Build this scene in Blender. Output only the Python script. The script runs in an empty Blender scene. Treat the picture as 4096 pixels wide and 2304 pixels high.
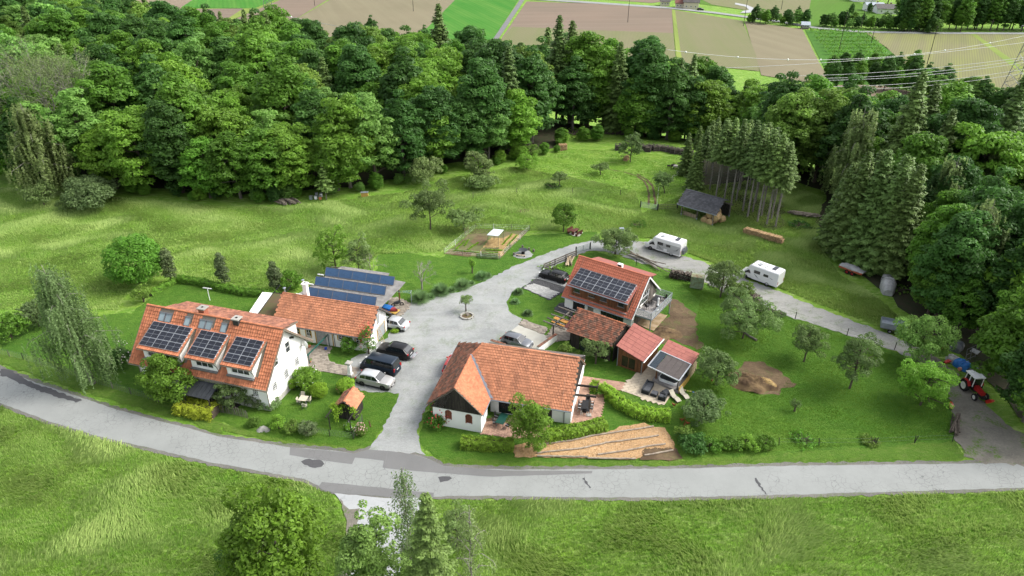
import bpy, math, random
import numpy as np
from math import sin, cos, pi, radians, sqrt, atan2
from mathutils import Vector as V3, Matrix
from mathutils.geometry import tessellate_polygon, delaunay_2d_cdt
random.seed(7); rng = np.random.default_rng(11)
scene = bpy.context.scene
col = scene.collection

# ------------------------------------------------------------ camera, sky, sun, exposure
FS, TH, ROLL, CH = 2821.4, radians(29.327), radians(.2755), 51.0      # lens (px of 4096), pitch, roll, height
cam = bpy.data.objects.new('camera', bpy.data.cameras.new('camera')); col.objects.link(cam)
cam.data.sensor_width = 36; cam.data.lens = FS / 4096 * 36
cam.data.clip_start = .5; cam.data.clip_end = 12000
cam.matrix_world = Matrix.Translation((0, 0, CH)) @ Matrix.Rotation(pi/2 - TH, 4, 'X') @ Matrix.Rotation(ROLL, 4, 'Z')
scene.camera = cam
world = bpy.data.worlds.new('World'); scene.world = world; world.use_nodes = True
wn = world.node_tree; wn.nodes.clear()
sky = wn.nodes.new('ShaderNodeTexSky'); sky.sky_type = 'NISHITA'; sky.sun_disc = False
SUN_EL, SUN_AZ = radians(46), radians(84)        # azimuth clockwise from +Y
sky.sun_elevation = SUN_EL; sky.sun_rotation = SUN_AZ; sky.dust_density = 4; sky.air_density = 1.0
hs = wn.nodes.new('ShaderNodeHueSaturation'); hs.inputs['Saturation'].default_value = .35
bg = wn.nodes.new('ShaderNodeBackground'); bg.inputs['Strength'].default_value = .15
wo = wn.nodes.new('ShaderNodeOutputWorld')
wn.links.new(sky.outputs[0], hs.inputs['Color']); wn.links.new(hs.outputs[0], bg.inputs[0]); wn.links.new(bg.outputs[0], wo.inputs[0])
sl = bpy.data.lights.new('sun', 'SUN'); sl.energy = 1.15; sl.angle = radians(22); sl.color = (1, .96, .9)
so = bpy.data.objects.new('sun', sl); col.objects.link(so)
sd = V3((sin(SUN_AZ)*cos(SUN_EL), cos(SUN_AZ)*cos(SUN_EL), sin(SUN_EL)))
so.rotation_euler = sd.to_track_quat('Z', 'Y').to_euler()
scene.view_settings.view_transform = 'Standard'; scene.view_settings.look = 'None'
scene.view_settings.gamma = 1; scene.view_settings.use_curve_mapping = False
scene.view_settings.exposure = 1.38

# ------------------------------------------------------------ terrain and picture-to-ground
VAL = -18.0
CX = [-400, -170, -110, -60, 0, 45, 75, 110, 160, 400]
CY = [300, 262, 225, 196, 172, 150, 122, 104, 98, 90]
def sstep(t): t = np.clip(t, 0, 1); return t*t*(3-2*t)
def T(x, y):
    x = np.asarray(x, float); y = np.asarray(y, float)
    s = sstep((y - np.interp(x, CX, CY)) / 85.0)
    m = sstep((y-108)/30)*sstep((170-y)/30) * (1-sstep((x-45)/20))
    w = .5*np.sin(x*.06+1.3)*np.cos(y*.07) + .35*np.sin(x*.13+y*.05)
    return VAL*s + m*w*.22
def ray(u, v):
    c, s = cos(ROLL), sin(ROLL); U = u-2048; W_ = v-1152
    U, W_ = c*U+s*W_, -s*U+c*W_
    return np.array([U, FS*cos(TH)-W_*sin(TH), -FS*sin(TH)-W_*cos(TH)])
def A(u, v, z=0.0):                       # point on the level z seen at photo pixel (4096 wide)
    d = ray(u, v); t = (z-CH)/d[2]; return np.array([d[0]*t, d[1]*t, z])
def G(u, v):                              # point on the ground seen at the photo pixel
    z = 0.0
    for _ in range(25):
        p = A(u, v, z); z = .5*z + .5*float(T(p[0], p[1]))
    return np.array([p[0], p[1], float(T(p[0], p[1]))])
K = 4096/2576.0
def D(u, v): return G(u*K, v*K)
def DA(u, v, z=0.0): return A(u*K, v*K, z)
def P(x, y, z):
    z = z-CH; d = y*cos(TH)-z*sin(TH); up = y*sin(TH)+z*cos(TH)
    return 2048+FS*x/d, 1152-FS*up/d, d
def hgt(p, vtop):                         # height of a thing standing at p whose top is at row vtop (2576 grid)
    lo, hi = 0, 80
    for _ in range(40):
        m = (lo+hi)/2
        if P(p[0], p[1], p[2]+m)[1] > vtop*K: lo = m
        else: hi = m
    return lo
def mpp(p): return P(*p)[2]/FS*K          # metres per pixel of the 2576 grid

# ------------------------------------------------------------ materials
MATS = {}
def newmat(name):
    m = bpy.data.materials.new(name); m.use_nodes = True; nt = m.node_tree; nt.nodes.clear()
    MATS[name] = m; return m, nt
def nd(nt, t, **kw):
    n = nt.nodes.new('ShaderNode'+t)
    for k, v in kw.items():
        if k in n.inputs: n.inputs[k].default_value = v
        else: setattr(n, k, v)
    return n
def math_(nt, op, a, b=None, clamp=False):
    n = nt.nodes.new('ShaderNodeMath'); n.operation = op; n.use_clamp = clamp
    for i, s in enumerate((a, b)):
        if s is None: continue
        if isinstance(s, (int, float)): n.inputs[i].default_value = s
        else: nt.links.new(s, n.inputs[i])
    return n.outputs[0]
def mixc(nt, f, a, b, mode='MIX'):
    n = nt.nodes.new('ShaderNodeMix'); n.data_type = 'RGBA'; n.blend_type = mode
    for s, i in ((f, 0), (a, 6), (b, 7)):
        if isinstance(s, (int, float)): n.inputs[i].default_value = s
        elif isinstance(s, tuple): n.inputs[i].default_value = (s[0], s[1], s[2], 1)
        else: nt.links.new(s, n.inputs[i])
    return n.outputs[2]
def ramp(nt, src, stops):
    n = nt.nodes.new('ShaderNodeValToRGB'); cr = n.color_ramp
    while len(cr.elements) < len(stops): cr.elements.new(.5)
    for e, (p, c) in zip(cr.elements, stops):
        e.position = p; e.color = (*c, 1) if isinstance(c, tuple) else (c, c, c, 1)
    nt.links.new(src, n.inputs[0]); return n.outputs[0]
def noise(nt, vec, scale, detail=4, rough=.55, dist=0):
    n = nd(nt, 'TexNoise', Scale=scale, Detail=detail, Roughness=rough, Distortion=dist)
    if vec is not None: nt.links.new(vec, n.inputs['Vector'])
    return n.outputs[0]
def mapping(nt, vec, rot=(0,0,0), scl=(1,1,1)):
    n = nt.nodes.new('ShaderNodeMapping'); n.inputs['Rotation'].default_value = rot; n.inputs['Scale'].default_value = scl
    nt.links.new(vec, n.inputs['Vector']); return n.outputs[0]
def finish(nt, c, rough=.8, metal=0, bump=None, bstr=.3, bdist=.05, spec=.3, transl=None, emit=None, alpha=None):
    b = nd(nt, 'BsdfPrincipled'); o = nd(nt, 'OutputMaterial')
    if isinstance(c, tuple): b.inputs['Base Color'].default_value = (*c[:3], 1)
    else: nt.links.new(c, b.inputs['Base Color'])
    if isinstance(rough, (int, float)): b.inputs['Roughness'].default_value = rough
    else: nt.links.new(rough, b.inputs['Roughness'])
    b.inputs['Metallic'].default_value = metal; b.inputs['Specular IOR Level'].default_value = spec
    if bump is not None:
        bn = nd(nt, 'Bump', Strength=bstr, Distance=bdist); nt.links.new(bump, bn.inputs['Height']); nt.links.new(bn.outputs[0], b.inputs['Normal'])
    out = b.outputs[0]
    if transl:
        t = nd(nt, 'BsdfTranslucent')
        if isinstance(c, tuple): t.inputs[0].default_value = (*c[:3], 1)
        else: nt.links.new(c, t.inputs[0])
        mx = nd(nt, 'MixShader', Fac=transl); nt.links.new(out, mx.inputs[1]); nt.links.new(t.outputs[0], mx.inputs[2]); out = mx.outputs[0]
    if alpha is not None:
        t = nd(nt, 'BsdfTransparent'); mx = nd(nt, 'MixShader', Fac=alpha); nt.links.new(t.outputs[0], mx.inputs[1]); nt.links.new(out, mx.inputs[2]); out = mx.outputs[0]
    nt.links.new(out, o.inputs[0])
def wpos(nt): return nd(nt, 'NewGeometry').outputs['Position']
def opos(nt): return nd(nt, 'TexCoord').outputs['Object']
def rnd(nt):                              # random per object plus the per-face "tint" of joined pieces
    oi = nd(nt, 'ObjectInfo'); at = nd(nt, 'Attribute', attribute_name='tint')
    return math_(nt, 'FRACT', math_(nt, 'ADD', oi.outputs['Random'], at.outputs['Fac']))
def M(name, c1, c2=None, scale=3., rough=.8, bump=.25, metal=0, tint=0., spec=.3, detail=5, world_=False, lo=.35, hi=.65, bscale=None, stretch=(1,1,1), alpha=None):
    if name in MATS: return MATS[name]
    m, nt = newmat(name)
    if name not in ('white_plaster','white_paint'): c1 = tuple(x*.74 for x in c1); c2 = tuple(x*.74 for x in c2) if c2 else None
    pos = mapping(nt, wpos(nt) if world_ else opos(nt), scl=stretch)
    nz = noise(nt, pos, scale, detail)
    c = mixc(nt, ramp(nt, nz, [(lo, 0.), (hi, 1.)]), c1, c2 or tuple(x*.8 for x in c1))
    if tint:
        f = math_(nt, 'ADD', math_(nt, 'MULTIPLY', rnd(nt), tint*2), 1-tint)
        n = nt.nodes.new('ShaderNodeVectorMath'); n.operation = 'SCALE'; nt.links.new(c, n.inputs[0]); nt.links.new(f, n.inputs[3]); c = n.outputs[0]
    finish(nt, c, rough, metal, noise(nt, pos, bscale or scale*6, 3) if bump else None, bump or 0, .03, spec, alpha=alpha)
    return m
def leafmat(name, c, var=.36, transl=.5, hue=.007):
    c = tuple(x*1.58 for x in c)
    if name in MATS: return MATS[name]
    m, nt = newmat(name)
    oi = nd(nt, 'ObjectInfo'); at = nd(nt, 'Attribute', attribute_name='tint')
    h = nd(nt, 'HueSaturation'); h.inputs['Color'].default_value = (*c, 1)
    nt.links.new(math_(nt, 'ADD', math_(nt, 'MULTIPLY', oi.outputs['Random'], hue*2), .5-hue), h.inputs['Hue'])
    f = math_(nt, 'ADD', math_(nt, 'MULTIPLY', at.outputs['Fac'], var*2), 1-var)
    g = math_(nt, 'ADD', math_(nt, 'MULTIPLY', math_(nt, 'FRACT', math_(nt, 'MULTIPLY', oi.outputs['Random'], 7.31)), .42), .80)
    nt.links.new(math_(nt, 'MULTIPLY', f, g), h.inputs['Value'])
    finish(nt, h.outputs[0], .55, 0, transl=transl, spec=.25)
    return m

# ------------------------------------------------------------ mesh builder
class MB:
    def __init__(s): s.v = []; s.f = []; s.t = []
    def add(s, vs, fs, t=0.):
        o = len(s.v); s.v += [tuple(map(float, p)) for p in vs]
        for f in fs: s.f.append(tuple(i+o for i in f)); s.t.append(t)
        return s
    def box(s, c, d, R=None, t=0.):
        x, y, z = d[0]/2, d[1]/2, d[2]/2
        vs = [V3((a*x, b*y, e*z)) for a in (-1, 1) for b in (-1, 1) for e in (-1, 1)]
        if R is not None: vs = [R @ q for q in vs]
        c = V3(c)
        return s.add([q+c for q in vs], [(0,1,3,2),(4,6,7,5),(0,4,5,1),(2,3,7,6),(0,2,6,4),(1,5,7,3)], t)
    def beam(s, a, b, w, h, up=(0,0,1), t=0.):
        a = V3(a); b = V3(b); z = (b-a); L = z.length
        if L < 1e-6: return s
        z.normalize(); u = V3(up)
        if abs(z.dot(u)) > .98: u = V3((0, 1, 0))
        x = z.cross(u).normalized(); y = x.cross(z).normalized()
        R = Matrix((x, y, z)).transposed()
        return s.box((a+b)/2, (w, h, L), R, t)
    def tube(s, pts, r, n=6, cap=True, t=0.):
        pts = [V3(p) for p in pts]; k = len(pts)
        rs = r if hasattr(r, '__len__') else [r]*k
        rings = []
        for i, p in enumerate(pts):
            d = (pts[min(i+1, k-1)]-pts[max(i-1, 0)]).normalized()
            u = V3((0, 0, 1)) if abs(d.z) < .95 else V3((1, 0, 0))
            x = d.cross(u).normalized(); y = d.cross(x).normalized()
            rings.append([p + (x*cos(2*pi*j/n)+y*sin(2*pi*j/n))*rs[i] for j in range(n)])
        return s.loft(rings, cap, t)
    def loft(s, rings, cap=True, t=0.):
        n = len(rings[0]); vs = [p for r in rings for p in r]; fs = []
        for i in range(len(rings)-1):
            for j in range(n):
                fs.append((i*n+j, i*n+(j+1) % n, (i+1)*n+(j+1) % n, (i+1)*n+j))
        if cap: fs.append(tuple(range(n))[::-1]); fs.append(tuple((len(rings)-1)*n+j for j in range(n)))
        return s.add(vs, fs, t)
    def lathe(s, prof, n=12, c=(0,0,0), t=0., axis='Z'):
        rings = []
        for r, z in prof:
            rr = []
            for j in range(n):
                a = 2*pi*j/n; q = (r*cos(a), r*sin(a), z)
                if axis == 'Y': q = (q[0], q[2], q[1])
                if axis == 'X': q = (q[2], q[0], q[1])
                rr.append((q[0]+c[0], q[1]+c[1], q[2]+c[2]))
            rings.append(rr)
        return s.loft(rings, prof[0] != prof[-1], t)
    def prism(s, poly, z0, z1, t=0.):
        n = len(poly)
        vs = [(p[0], p[1], z0) for p in poly]+[(p[0], p[1], z1) for p in poly]
        return s.add(vs, [tuple(range(n))[::-1], tuple(range(n, 2*n))]+[(i, (i+1) % n, n+(i+1) % n, n+i) for i in range(n)], t)
    def slab(s, pts, th, t=0.):           # 3D polygon thickened downwards along its normal
        pts = [V3(p) for p in pts]; n = (pts[1]-pts[0]).cross(pts[2]-pts[0]).normalized()
        if n.z < 0: n = -n
        k = len(pts); vs = pts+[p-n*th for p in pts]
        return s.add(vs, [tuple(range(k)), tuple(range(k, 2*k))[::-1]]+[(i, k+i, k+(i+1) % k, (i+1) % k) for i in range(k)], t)
    def ball(s, c, r, n=10, m=6, t=0., sq=(1,1,1)):
        rings = []
        for i in range(m+1):
            a = pi*i/m; rr = max(sin(a), .02)*r
            rings.append([(c[0]+rr*cos(2*pi*j/n)*sq[0], c[1]+rr*sin(2*pi*j/n)*sq[1], c[2]-r*cos(a)*sq[2]) for j in range(n)])
        return s.loft(rings, True, t)
    def build(s, name, mat, parent=None, smooth=False, mesh_only=False):
        me = bpy.data.meshes.new(name); me.from_pydata(s.v, [], s.f); me.update()
        if any(s.t):
            at = me.attributes.new('tint', 'FLOAT', 'FACE'); at.data.foreach_set('value', s.t)
        if mat: me.materials.append(mat)
        if smooth:
            me.polygons.foreach_set('use_smooth', [True]*len(me.polygons))
            try: me.set_sharp_from_angle(angle=radians(40))
            except Exception: pass
        import bmesh
        bm = bmesh.new(); bm.from_mesh(me); bmesh.ops.recalc_face_normals(bm, faces=bm.faces); bm.to_mesh(me); bm.free()
        if mesh_only: return me
        return link(name, me, parent)
def link(name, me, parent=None, loc=None, mw=None):
    o = bpy.data.objects.new(name, me); col.objects.link(o)
    if parent: o.parent = parent
    if loc is not None: o.location = loc
    if mw is not None: o.matrix_local = mw
    return o
def tag(o, label=None, cat=None, group=None, kind=None):
    if label: o['label'] = label
    if cat: o['category'] = cat
    if group: o['group'] = group
    if kind: o['kind'] = kind
    return o
def thing(name, label, cat, loc=(0,0,0), rz=0, group=None):
    o = bpy.data.objects.new(name, None); col.objects.link(o); o.empty_display_size = .2
    o.location = tuple(map(float, loc)); o.rotation_euler = (0, 0, rz); return tag(o, label, cat, group)
def copy_tree(o, parent=None):
    c = o.copy(); col.objects.link(c); c.parent = parent
    for ch in list(KIDS.get(o.name, [])) or [k for k in o.children]: copy_tree(ch, c)
    return c
KIDS = {}
def dup(o, loc, rz=0, label=None, scale=None):
    c = copy_tree(o); c.location = tuple(map(float, loc)); c.rotation_euler = (0, 0, rz)
    if scale: c.scale = (scale,)*3 if isinstance(scale, (int, float)) else scale
    if label: c['label'] = label
    return c
def big_mesh(name, verts, quads, tint=None, mat=None, tri=False):
    me = bpy.data.meshes.new(name); k = 3 if tri else 4
    nv = len(verts); nf = len(quads)
    me.vertices.add(nv); me.vertices.foreach_set('co', np.asarray(verts, np.float32).ravel())
    me.loops.add(nf*k); me.loops.foreach_set('vertex_index', np.asarray(quads, np.int32).ravel())
    me.polygons.add(nf); me.polygons.foreach_set('loop_start', np.arange(0, nf*k, k, dtype=np.int32))
    me.update(calc_edges=True)
    if tint is not None:
        at = me.attributes.new('tint', 'FLOAT', 'FACE'); at.data.foreach_set('value', np.asarray(tint, np.float32))
    if mat: me.materials.append(mat)
    me.validate(); return me
def inpoly(p, poly):
    x, y = p[0], p[1]; c = False; j = len(poly)-1
    for i in range(len(poly)):
        xi, yi, xj, yj = poly[i][0], poly[i][1], poly[j][0], poly[j][1]
        if (yi > y) != (yj > y) and x < (xj-xi)*(y-yi)/(yj-yi)+xi: c = not c
        j = i
    return c
def inpoly_np(X, Y, poly):
    c = np.zeros(X.shape, bool); j = len(poly)-1
    for i in range(len(poly)):
        xi, yi, xj, yj = poly[i][0], poly[i][1], poly[j][0], poly[j][1]
        if yi != yj: c ^= ((yi > Y) != (yj > Y)) & (X < (xj-xi)*(Y-yi)/(yj-yi)+xi)
        j = i
    return c
def jag(poly, step=.8, amp=.15):          # ragged outline
    out = []; n = len(poly)
    for i in range(n):
        a = np.array(poly[i][:2], float); b = np.array(poly[(i+1) % n][:2], float); L = np.linalg.norm(b-a)
        k = max(1, int(L/step)); nn = np.array([-(b-a)[1], (b-a)[0]])/max(L, 1e-6)
        for j in range(k): out.append(a+(b-a)*j/k+nn*random.uniform(-amp, amp)*(1 if (j or amp) else 0))
    return out
def drape(name, poly, off, mat, step=3., amp=.12, jstep=.7, kind='structure', label=None):
    pl = jag(poly, jstep, amp) if amp else [np.array(p[:2], float) for p in poly]
    pts = [V3((p[0], p[1])) for p in pl]; n = len(pts)
    xs = [p[0] for p in pl]; ys = [p[1] for p in pl]
    gx = np.arange(min(xs), max(xs), step); gy = np.arange(min(ys), max(ys), step)
    X, Y = np.meshgrid(gx, gy); X = X.ravel()+rng.uniform(-.1, .1, X.size)*step; Y = Y.ravel()+rng.uniform(-.1, .1, Y.size)*step
    k = inpoly_np(X, Y, pl)
    pts += [V3((a, b)) for a, b in zip(X[k], Y[k])]
    vs, es, fs, *_ = delaunay_2d_cdt(pts, [(i, (i+1) % n) for i in range(n)], [], 0, 1e-4)
    va = np.array([(v.x, v.y) for v in vs])
    keep = [f for f in fs if inpoly(sum((V3((vs[i].x, vs[i].y)) for i in f), V3((0, 0)))/len(f), pl)]
    keep = [f if ((vs[f[1]]-vs[f[0]]).cross(vs[f[2]]-vs[f[0]]) if False else ((vs[f[1]].x-vs[f[0]].x)*(vs[f[2]].y-vs[f[0]].y)-(vs[f[1]].y-vs[f[0]].y)*(vs[f[2]].x-vs[f[0]].x))) > 0 else tuple(reversed(f)) for f in keep]
    z = T(va[:, 0], va[:, 1])+off
    me = big_mesh(name, np.c_[va, z], np.array(keep), mat=mat, tri=True)
    o = link(name, me); tag(o, label, None, None, kind); return o
def DP(l): return [D(*p) for p in l]
def SP(l): return [G(*p) for p in l]
# ------------------------------------------------------------ ground materials
def grassmat(name, cols, pale=0.5, sc=1., streak=True):
    m, nt = newmat(name); p = wpos(nt)
    big = noise(nt, p, .035*sc, 3, .6, .6)
    mid = noise(nt, p, .35*sc, 5, .7, 1.0)
    st = noise(nt, mapping(nt, p, (0, 0, .5), (.18, .6, 1)), 1.6*sc, 4, .65, 2.2)
    fine = noise(nt, p, 5*sc, 4, .75)
    c = mixc(nt, ramp(nt, big, [(.36, 0.), (.62, 1.)]), cols[0], cols[1])
    c = mixc(nt, ramp(nt, mid, [(.40, 0.), (.66, .85)]), c, cols[2])
    if streak: c = mixc(nt, math_(nt, 'MULTIPLY', ramp(nt, st, [(.48, 0.), (.72, 1.)]), pale), c, cols[3])
    c = mixc(nt, ramp(nt, fine, [(.25, .55), (.5, 0.)]), c, tuple(x*.45 for x in cols[0]))
    c = mixc(nt, ramp(nt, noise(nt, p, 2.4*sc, 5, .8), [(.55, 0.), (.8, .5)]), c, cols[3])
    h = math_(nt, 'ADD', fine, math_(nt, 'MULTIPLY', noise(nt, p, 1.3*sc, 4, .7, 1.), 1.5))
    finish(nt, c, .9, 0, h, .9, .22, .15); return m
MEADOW = grassmat('meadow_grass', [(.116,.233,.022), (.167,.28,.034), (.086,.20,.018), (.31,.39,.13)], .75)
LAWN = grassmat('lawn_grass', [(.058,.145,.013), (.085,.175,.018), (.044,.118,.011), (.14,.215,.038)], .5, 1.6)
VERGE = grassmat('verge_grass', [(.085,.17,.018), (.11,.19,.024), (.062,.14,.014), (.17,.20,.06)], .5, 1.8)
def fieldmat(name, c1, c2, rot, period, c3=None, fade=.5):
    c1 = tuple(x*.66 for x in c1); c2 = tuple(x*.66 for x in c2)
    c3 = tuple(x*.66 for x in c3) if c3 else None
    m, nt = newmat(name); p = mapping(nt, wpos(nt), (0, 0, rot))
    w = nd(nt, 'TexWave', Scale=1/period, Distortion=.6, Detail=2); w.bands_direction = 'X'; nt.links.new(p, w.inputs['Vector']); w.inputs['Detail Scale'].default_value = .5
    lng = noise(nt, mapping(nt, p, scl=(1, .05, 1)), .18, 4, .6)
    lrg = noise(nt, p, .02, 4, .6)
    c = mixc(nt, ramp(nt, lrg, [(.35, 0.), (.65, 1.)]), c1, c2)
    c = mixc(nt, ramp(nt, lng, [(.4, 0.), (.7, .7)]), c, c3 or tuple(x*1.2 for x in c1))
    c = mixc(nt, math_(nt, 'MULTIPLY', w.outputs[0], fade), c, tuple(x*.62 for x in c1))
    finish(nt, c, .95, 0, noise(nt, p, 1.5, 4), .5, .2, .1); return m
def gravelmat(name, c1, c2, weed=.0, sc=1.):
    c1 = tuple(x*.66 for x in c1); c2 = tuple(x*.66 for x in c2)
    m, nt = newmat(name); p = wpos(nt)
    v = nd(nt, 'TexVoronoi', Scale=9*sc); nt.links.new(p, v.inputs['Vector'])
    sv = nd(nt, 'SeparateColor'); nt.links.new(v.outputs['Color'], sv.inputs[0])
    c = mixc(nt, ramp(nt, noise(nt, p, .25, 5, .6, .8), [(.35, 0.), (.65, 1.)]), c1, c2)
    c = mixc(nt, math_(nt, 'MULTIPLY', sv.outputs[0], .35), c, tuple(x*.4 for x in c1))
    c = mixc(nt, ramp(nt, noise(nt, p, 1.8, 6, .75), [(.5, 0.), (.8, .6)]), c, tuple(x*.6 for x in c2))
    c = mixc(nt, ramp(nt, noise(nt, mapping(nt, p, (0,0,-.5), (.2,1,1)), .5, 4, .6, 1), [(.45, 0.), (.7, .5)]), c, tuple(min(1, x*1.35) for x in c1))
    if weed:
        g = math_(nt, 'MULTIPLY', ramp(nt, noise(nt, p, .45, 6, .7, .5), [(.52, 0.), (.62, 1.)]), ramp(nt, noise(nt, p, 6, 3, .7), [(.42, 0.), (.55, 1.)]))
        c = mixc(nt, math_(nt, 'MULTIPLY', g, weed), c, (.07,.12,.02))
    finish(nt, c, .92, 0, v.outputs['Distance'], .5, .05, .2); return m
def asphaltmat(name, c, crack=.5, cs=1.2):
    c = tuple(x*.56 for x in c)
    m, nt = newmat(name); p = wpos(nt)
    q = nd(nt, 'VectorMath', operation='ADD'); nt.links.new(p, q.inputs[0])
    nn = nd(nt, 'TexNoise', Scale=1.5, Detail=3); nt.links.new(p, nn.inputs['Vector'])
    sc_ = nd(nt, 'VectorMath', operation='SCALE'); sc_.inputs[3].default_value = .5; nt.links.new(nn.outputs[1], sc_.inputs[0]); nt.links.new(sc_.outputs[0], q.inputs[1])
    v = nd(nt, 'TexVoronoi', Scale=cs, feature='DISTANCE_TO_EDGE'); nt.links.new(q.outputs[0], v.inputs['Vector'])
    col_ = mixc(nt, ramp(nt, noise(nt, p, .35, 5, .6), [(.3, 0.), (.7, 1.)]), c, tuple(x*.84 for x in c))
    col_ = mixc(nt, ramp(nt, noise(nt, p, 25, 3, .8), [(.35, .0), (.75, .5)]), col_, tuple(x*.62 for x in c))
    ck = math_(nt, 'MULTIPLY', ramp(nt, v.outputs['Distance'], [(.0, 1.), (.035, 0.)]), ramp(nt, noise(nt, p, .22, 4, .6), [(.42, 0.), (.6, crack)]))
    col_ = mixc(nt, ck, col_, tuple(x*.3 for x in c))
    finish(nt, col_, .9, 0, noise(nt, p, 30, 2), .2, .01, .25); return m
ASPH = asphaltmat('pale_asphalt', (.43,.45,.43), .8, 1.6)
PATCH = asphaltmat('grey_asphalt', (.27,.27,.265), .25)
DARKP = asphaltmat('dark_asphalt', (.13,.13,.135), .4)
WHITER = asphaltmat('side_road_asphalt', (.60,.62,.62), .5)
SHOULD = gravelmat('road_shoulder', (.17,.165,.15), (.24,.23,.2), .5)
GRAVEL = gravelmat('drive_gravel', (.33,.345,.335), (.43,.44,.42), .35)
LANEG = gravelmat('lane_gravel', (.34,.34,.32), (.42,.42,.38), .75)
TRACKG = gravelmat('track_gravel', (.19,.175,.145), (.29,.27,.225), 1.3, .7)
SOIL = gravelmat('soil', (.10,.065,.038), (.23,.165,.095), .6, .45)

# ------------------------------------------------------------ ground sheet
def axis(a0, a1, step, far):
    l = list(np.arange(a0, a1+.1, step)); d = step; x = a1
    while x < far: d *= 1.25; x += d; l.append(x)
    d = step; x = a0
    while x > -far: d *= 1.25; x -= d; l.insert(0, x)
    return np.array(l)
gx = axis(-150, 170, 2.5, 5000); gy = axis(20, 290, 2.5, 6000)
gy = gy[gy > -400]
X, Y = np.meshgrid(gx, gy); Z = T(X, Y)
nx, ny = len(gx), len(gy); idx = np.arange(nx*ny).reshape(ny, nx)
quads = np.stack([idx[:-1, :-1], idx[:-1, 1:], idx[1:, 1:], idx[1:, :-1]], -1).reshape(-1, 4)
tag(link('ground', big_mesh('ground', np.c_[X.ravel(), Y.ravel(), Z.ravel()], quads, mat=MEADOW)), kind='structure')

# lawns
drape('lawn', DP([(0,893),(120,905),(250,955),(360,990),(480,1035),(560,1065),(640,1095),(760,1120),(880,1135),(930,1128),(968,1075),(1003,992),(960,960),(1100,800),(1030,760),(700,745),(560,728),(445,712),(380,745),(330,790),(0,800)]), .03, LAWN, amp=.3)
drape('lawn', DP([(950,640),(1010,632),(1110,650),(1190,600),(1330,592),(1500,582),(1500,612),(1440,640),(1360,665),(1260,700),(1180,735),(1100,752),(1030,760),(940,740)]), .034, LAWN, amp=.3)
drape('lawn', DP([(1280,690),(1400,650),(1500,632),(1640,670),(1760,705),(1860,757),(2000,800),(2130,842),(2300,902),(2395,1010),(2400,1120),(2300,1140),(1900,1155),(1700,1160),(1400,1165),(1200,1165),(1090,1148),(1060,1130),(1052,1090),(1075,1030),(1130,960),(1200,900),(1300,830),(1275,770)]), .026, LAWN, amp=.3)
# grass verges by the road
drape('verge', DP([(0,880),(120,905),(250,955),(360,990),(480,1035),(560,1065),(560,1092),(480,1065),(360,1030),(200,985),(60,935),(0,915)]), .046, VERGE, amp=.2)
drape('verge', DP([(560,1065),(700,1105),(800,1118),(925,1125),(900,1145),(800,1128),(660,1105),(560,1085)]), .05, VERGE, amp=.15)
drape('verge', DP([(1100,1150),(1300,1162),(1700,1160),(2000,1140),(2400,1110),(2430,1150),(2400,1168),(2000,1172),(1700,1180),(1400,1183),(1200,1178),(1100,1165)]), .05, VERGE, amp=.2)
# road
RU = [(-260,1418),(0,1474),(131,1527),(318,1589),(457,1637),(636,1685),(755,1714),(874,1748),(1024,1770),(1158,1790),(1357,1807),(1417,1817),(1476,1800),(1655,1819),(1727,1843),(1775,1867),(1924,1877),(2067,1880),(2700,1876),(3180,1864),(4096,1854),(4600,1846)]
RL = [(-260,1548),(0,1613),(199,1688),(397,1748),(636,1802),(835,1849),(1024,1883),(1218,1919),(1290,1951),(1400,1975),(1576,1994),(1735,1988),(1924,1984),(2226,1991),(2703,1991),(3180,1980),(4096,1953),(4600,1940)]
def shift(l, dv): return [(u, v+dv) for u, v in l]
drape('road_shoulder', SP(shift(RU, -13)+shift(RL, 13)[::-1]), .052, SHOULD, amp=.16, jstep=.5)
drape('road', SP(RU+RL[::-1]), .062, ASPH, amp=.05, jstep=.6)
drape('side_road', SP([(1337,1974),(1570,1996),(1720,1990),(1660,2060),(1625,2150),(1600,2304),(1590,2500),(1350,2500),(1365,2304),(1397,2185),(1397,2086),(1357,1998)]), .066, WHITER, amp=.05)
drape('side_road_edge', SP([(1357,1998),(1397,2040),(1440,2035),(1432,2120),(1430,2180),(1410,2230),(1425,2260),(1400,2304),(1390,2500),(1335,2500),(1350,2304),(1385,2185),(1385,2086)]), .072, TRACKG, amp=.12, jstep=.4)
cr9 = lambda l: [G(900+x*.3975, 1728+y*.3975) for x, y in l]
drape('road_patch', cr9([(655,160),(1150,203),(1300,222),(1450,180),(1640,195),(1600,365),(1585,362),(1600,292),(1310,262),(1280,328),(1000,292),(652,236)]), .070, PATCH, amp=.03, kind='structure')
drape('road_patch', cr9([(1640,195),(1900,232),(2080,290),(2200,350),(2576,377),(2800,392),(3700,397),(3690,420),(2700,455),(2576,447),(2000,405),(1600,367)]), .074, PATCH, amp=.03)
drape('road_patch', cr9([(975,508),(1660,575),(2100,618),(2096,668),(1700,660),(1330,635),(1100,622),(985,588),(940,560)]), .074, PATCH, amp=.04)
drape('road_patch', cr9([(765,300),(850,275),(980,292),(998,325),(970,362),(880,362),(800,335)]), .078, DARKP, amp=.1, jstep=.3)
drape('road_patch', cr9([(2145,455),(2230,452),(2285,470),(2240,505),(2170,510),(2150,490)]), .078, DARKP, amp=.12, jstep=.3)
drape('road_patch', [G(x*.3975, 1450+y*.3975) for x, y in [(0,60),(130,90),(330,210),(560,285),(700,345),(830,385),(770,403),(600,360),(420,300),(200,215),(60,150),(0,140)]], .078, DARKP, amp=.12, jstep=.4)
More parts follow.
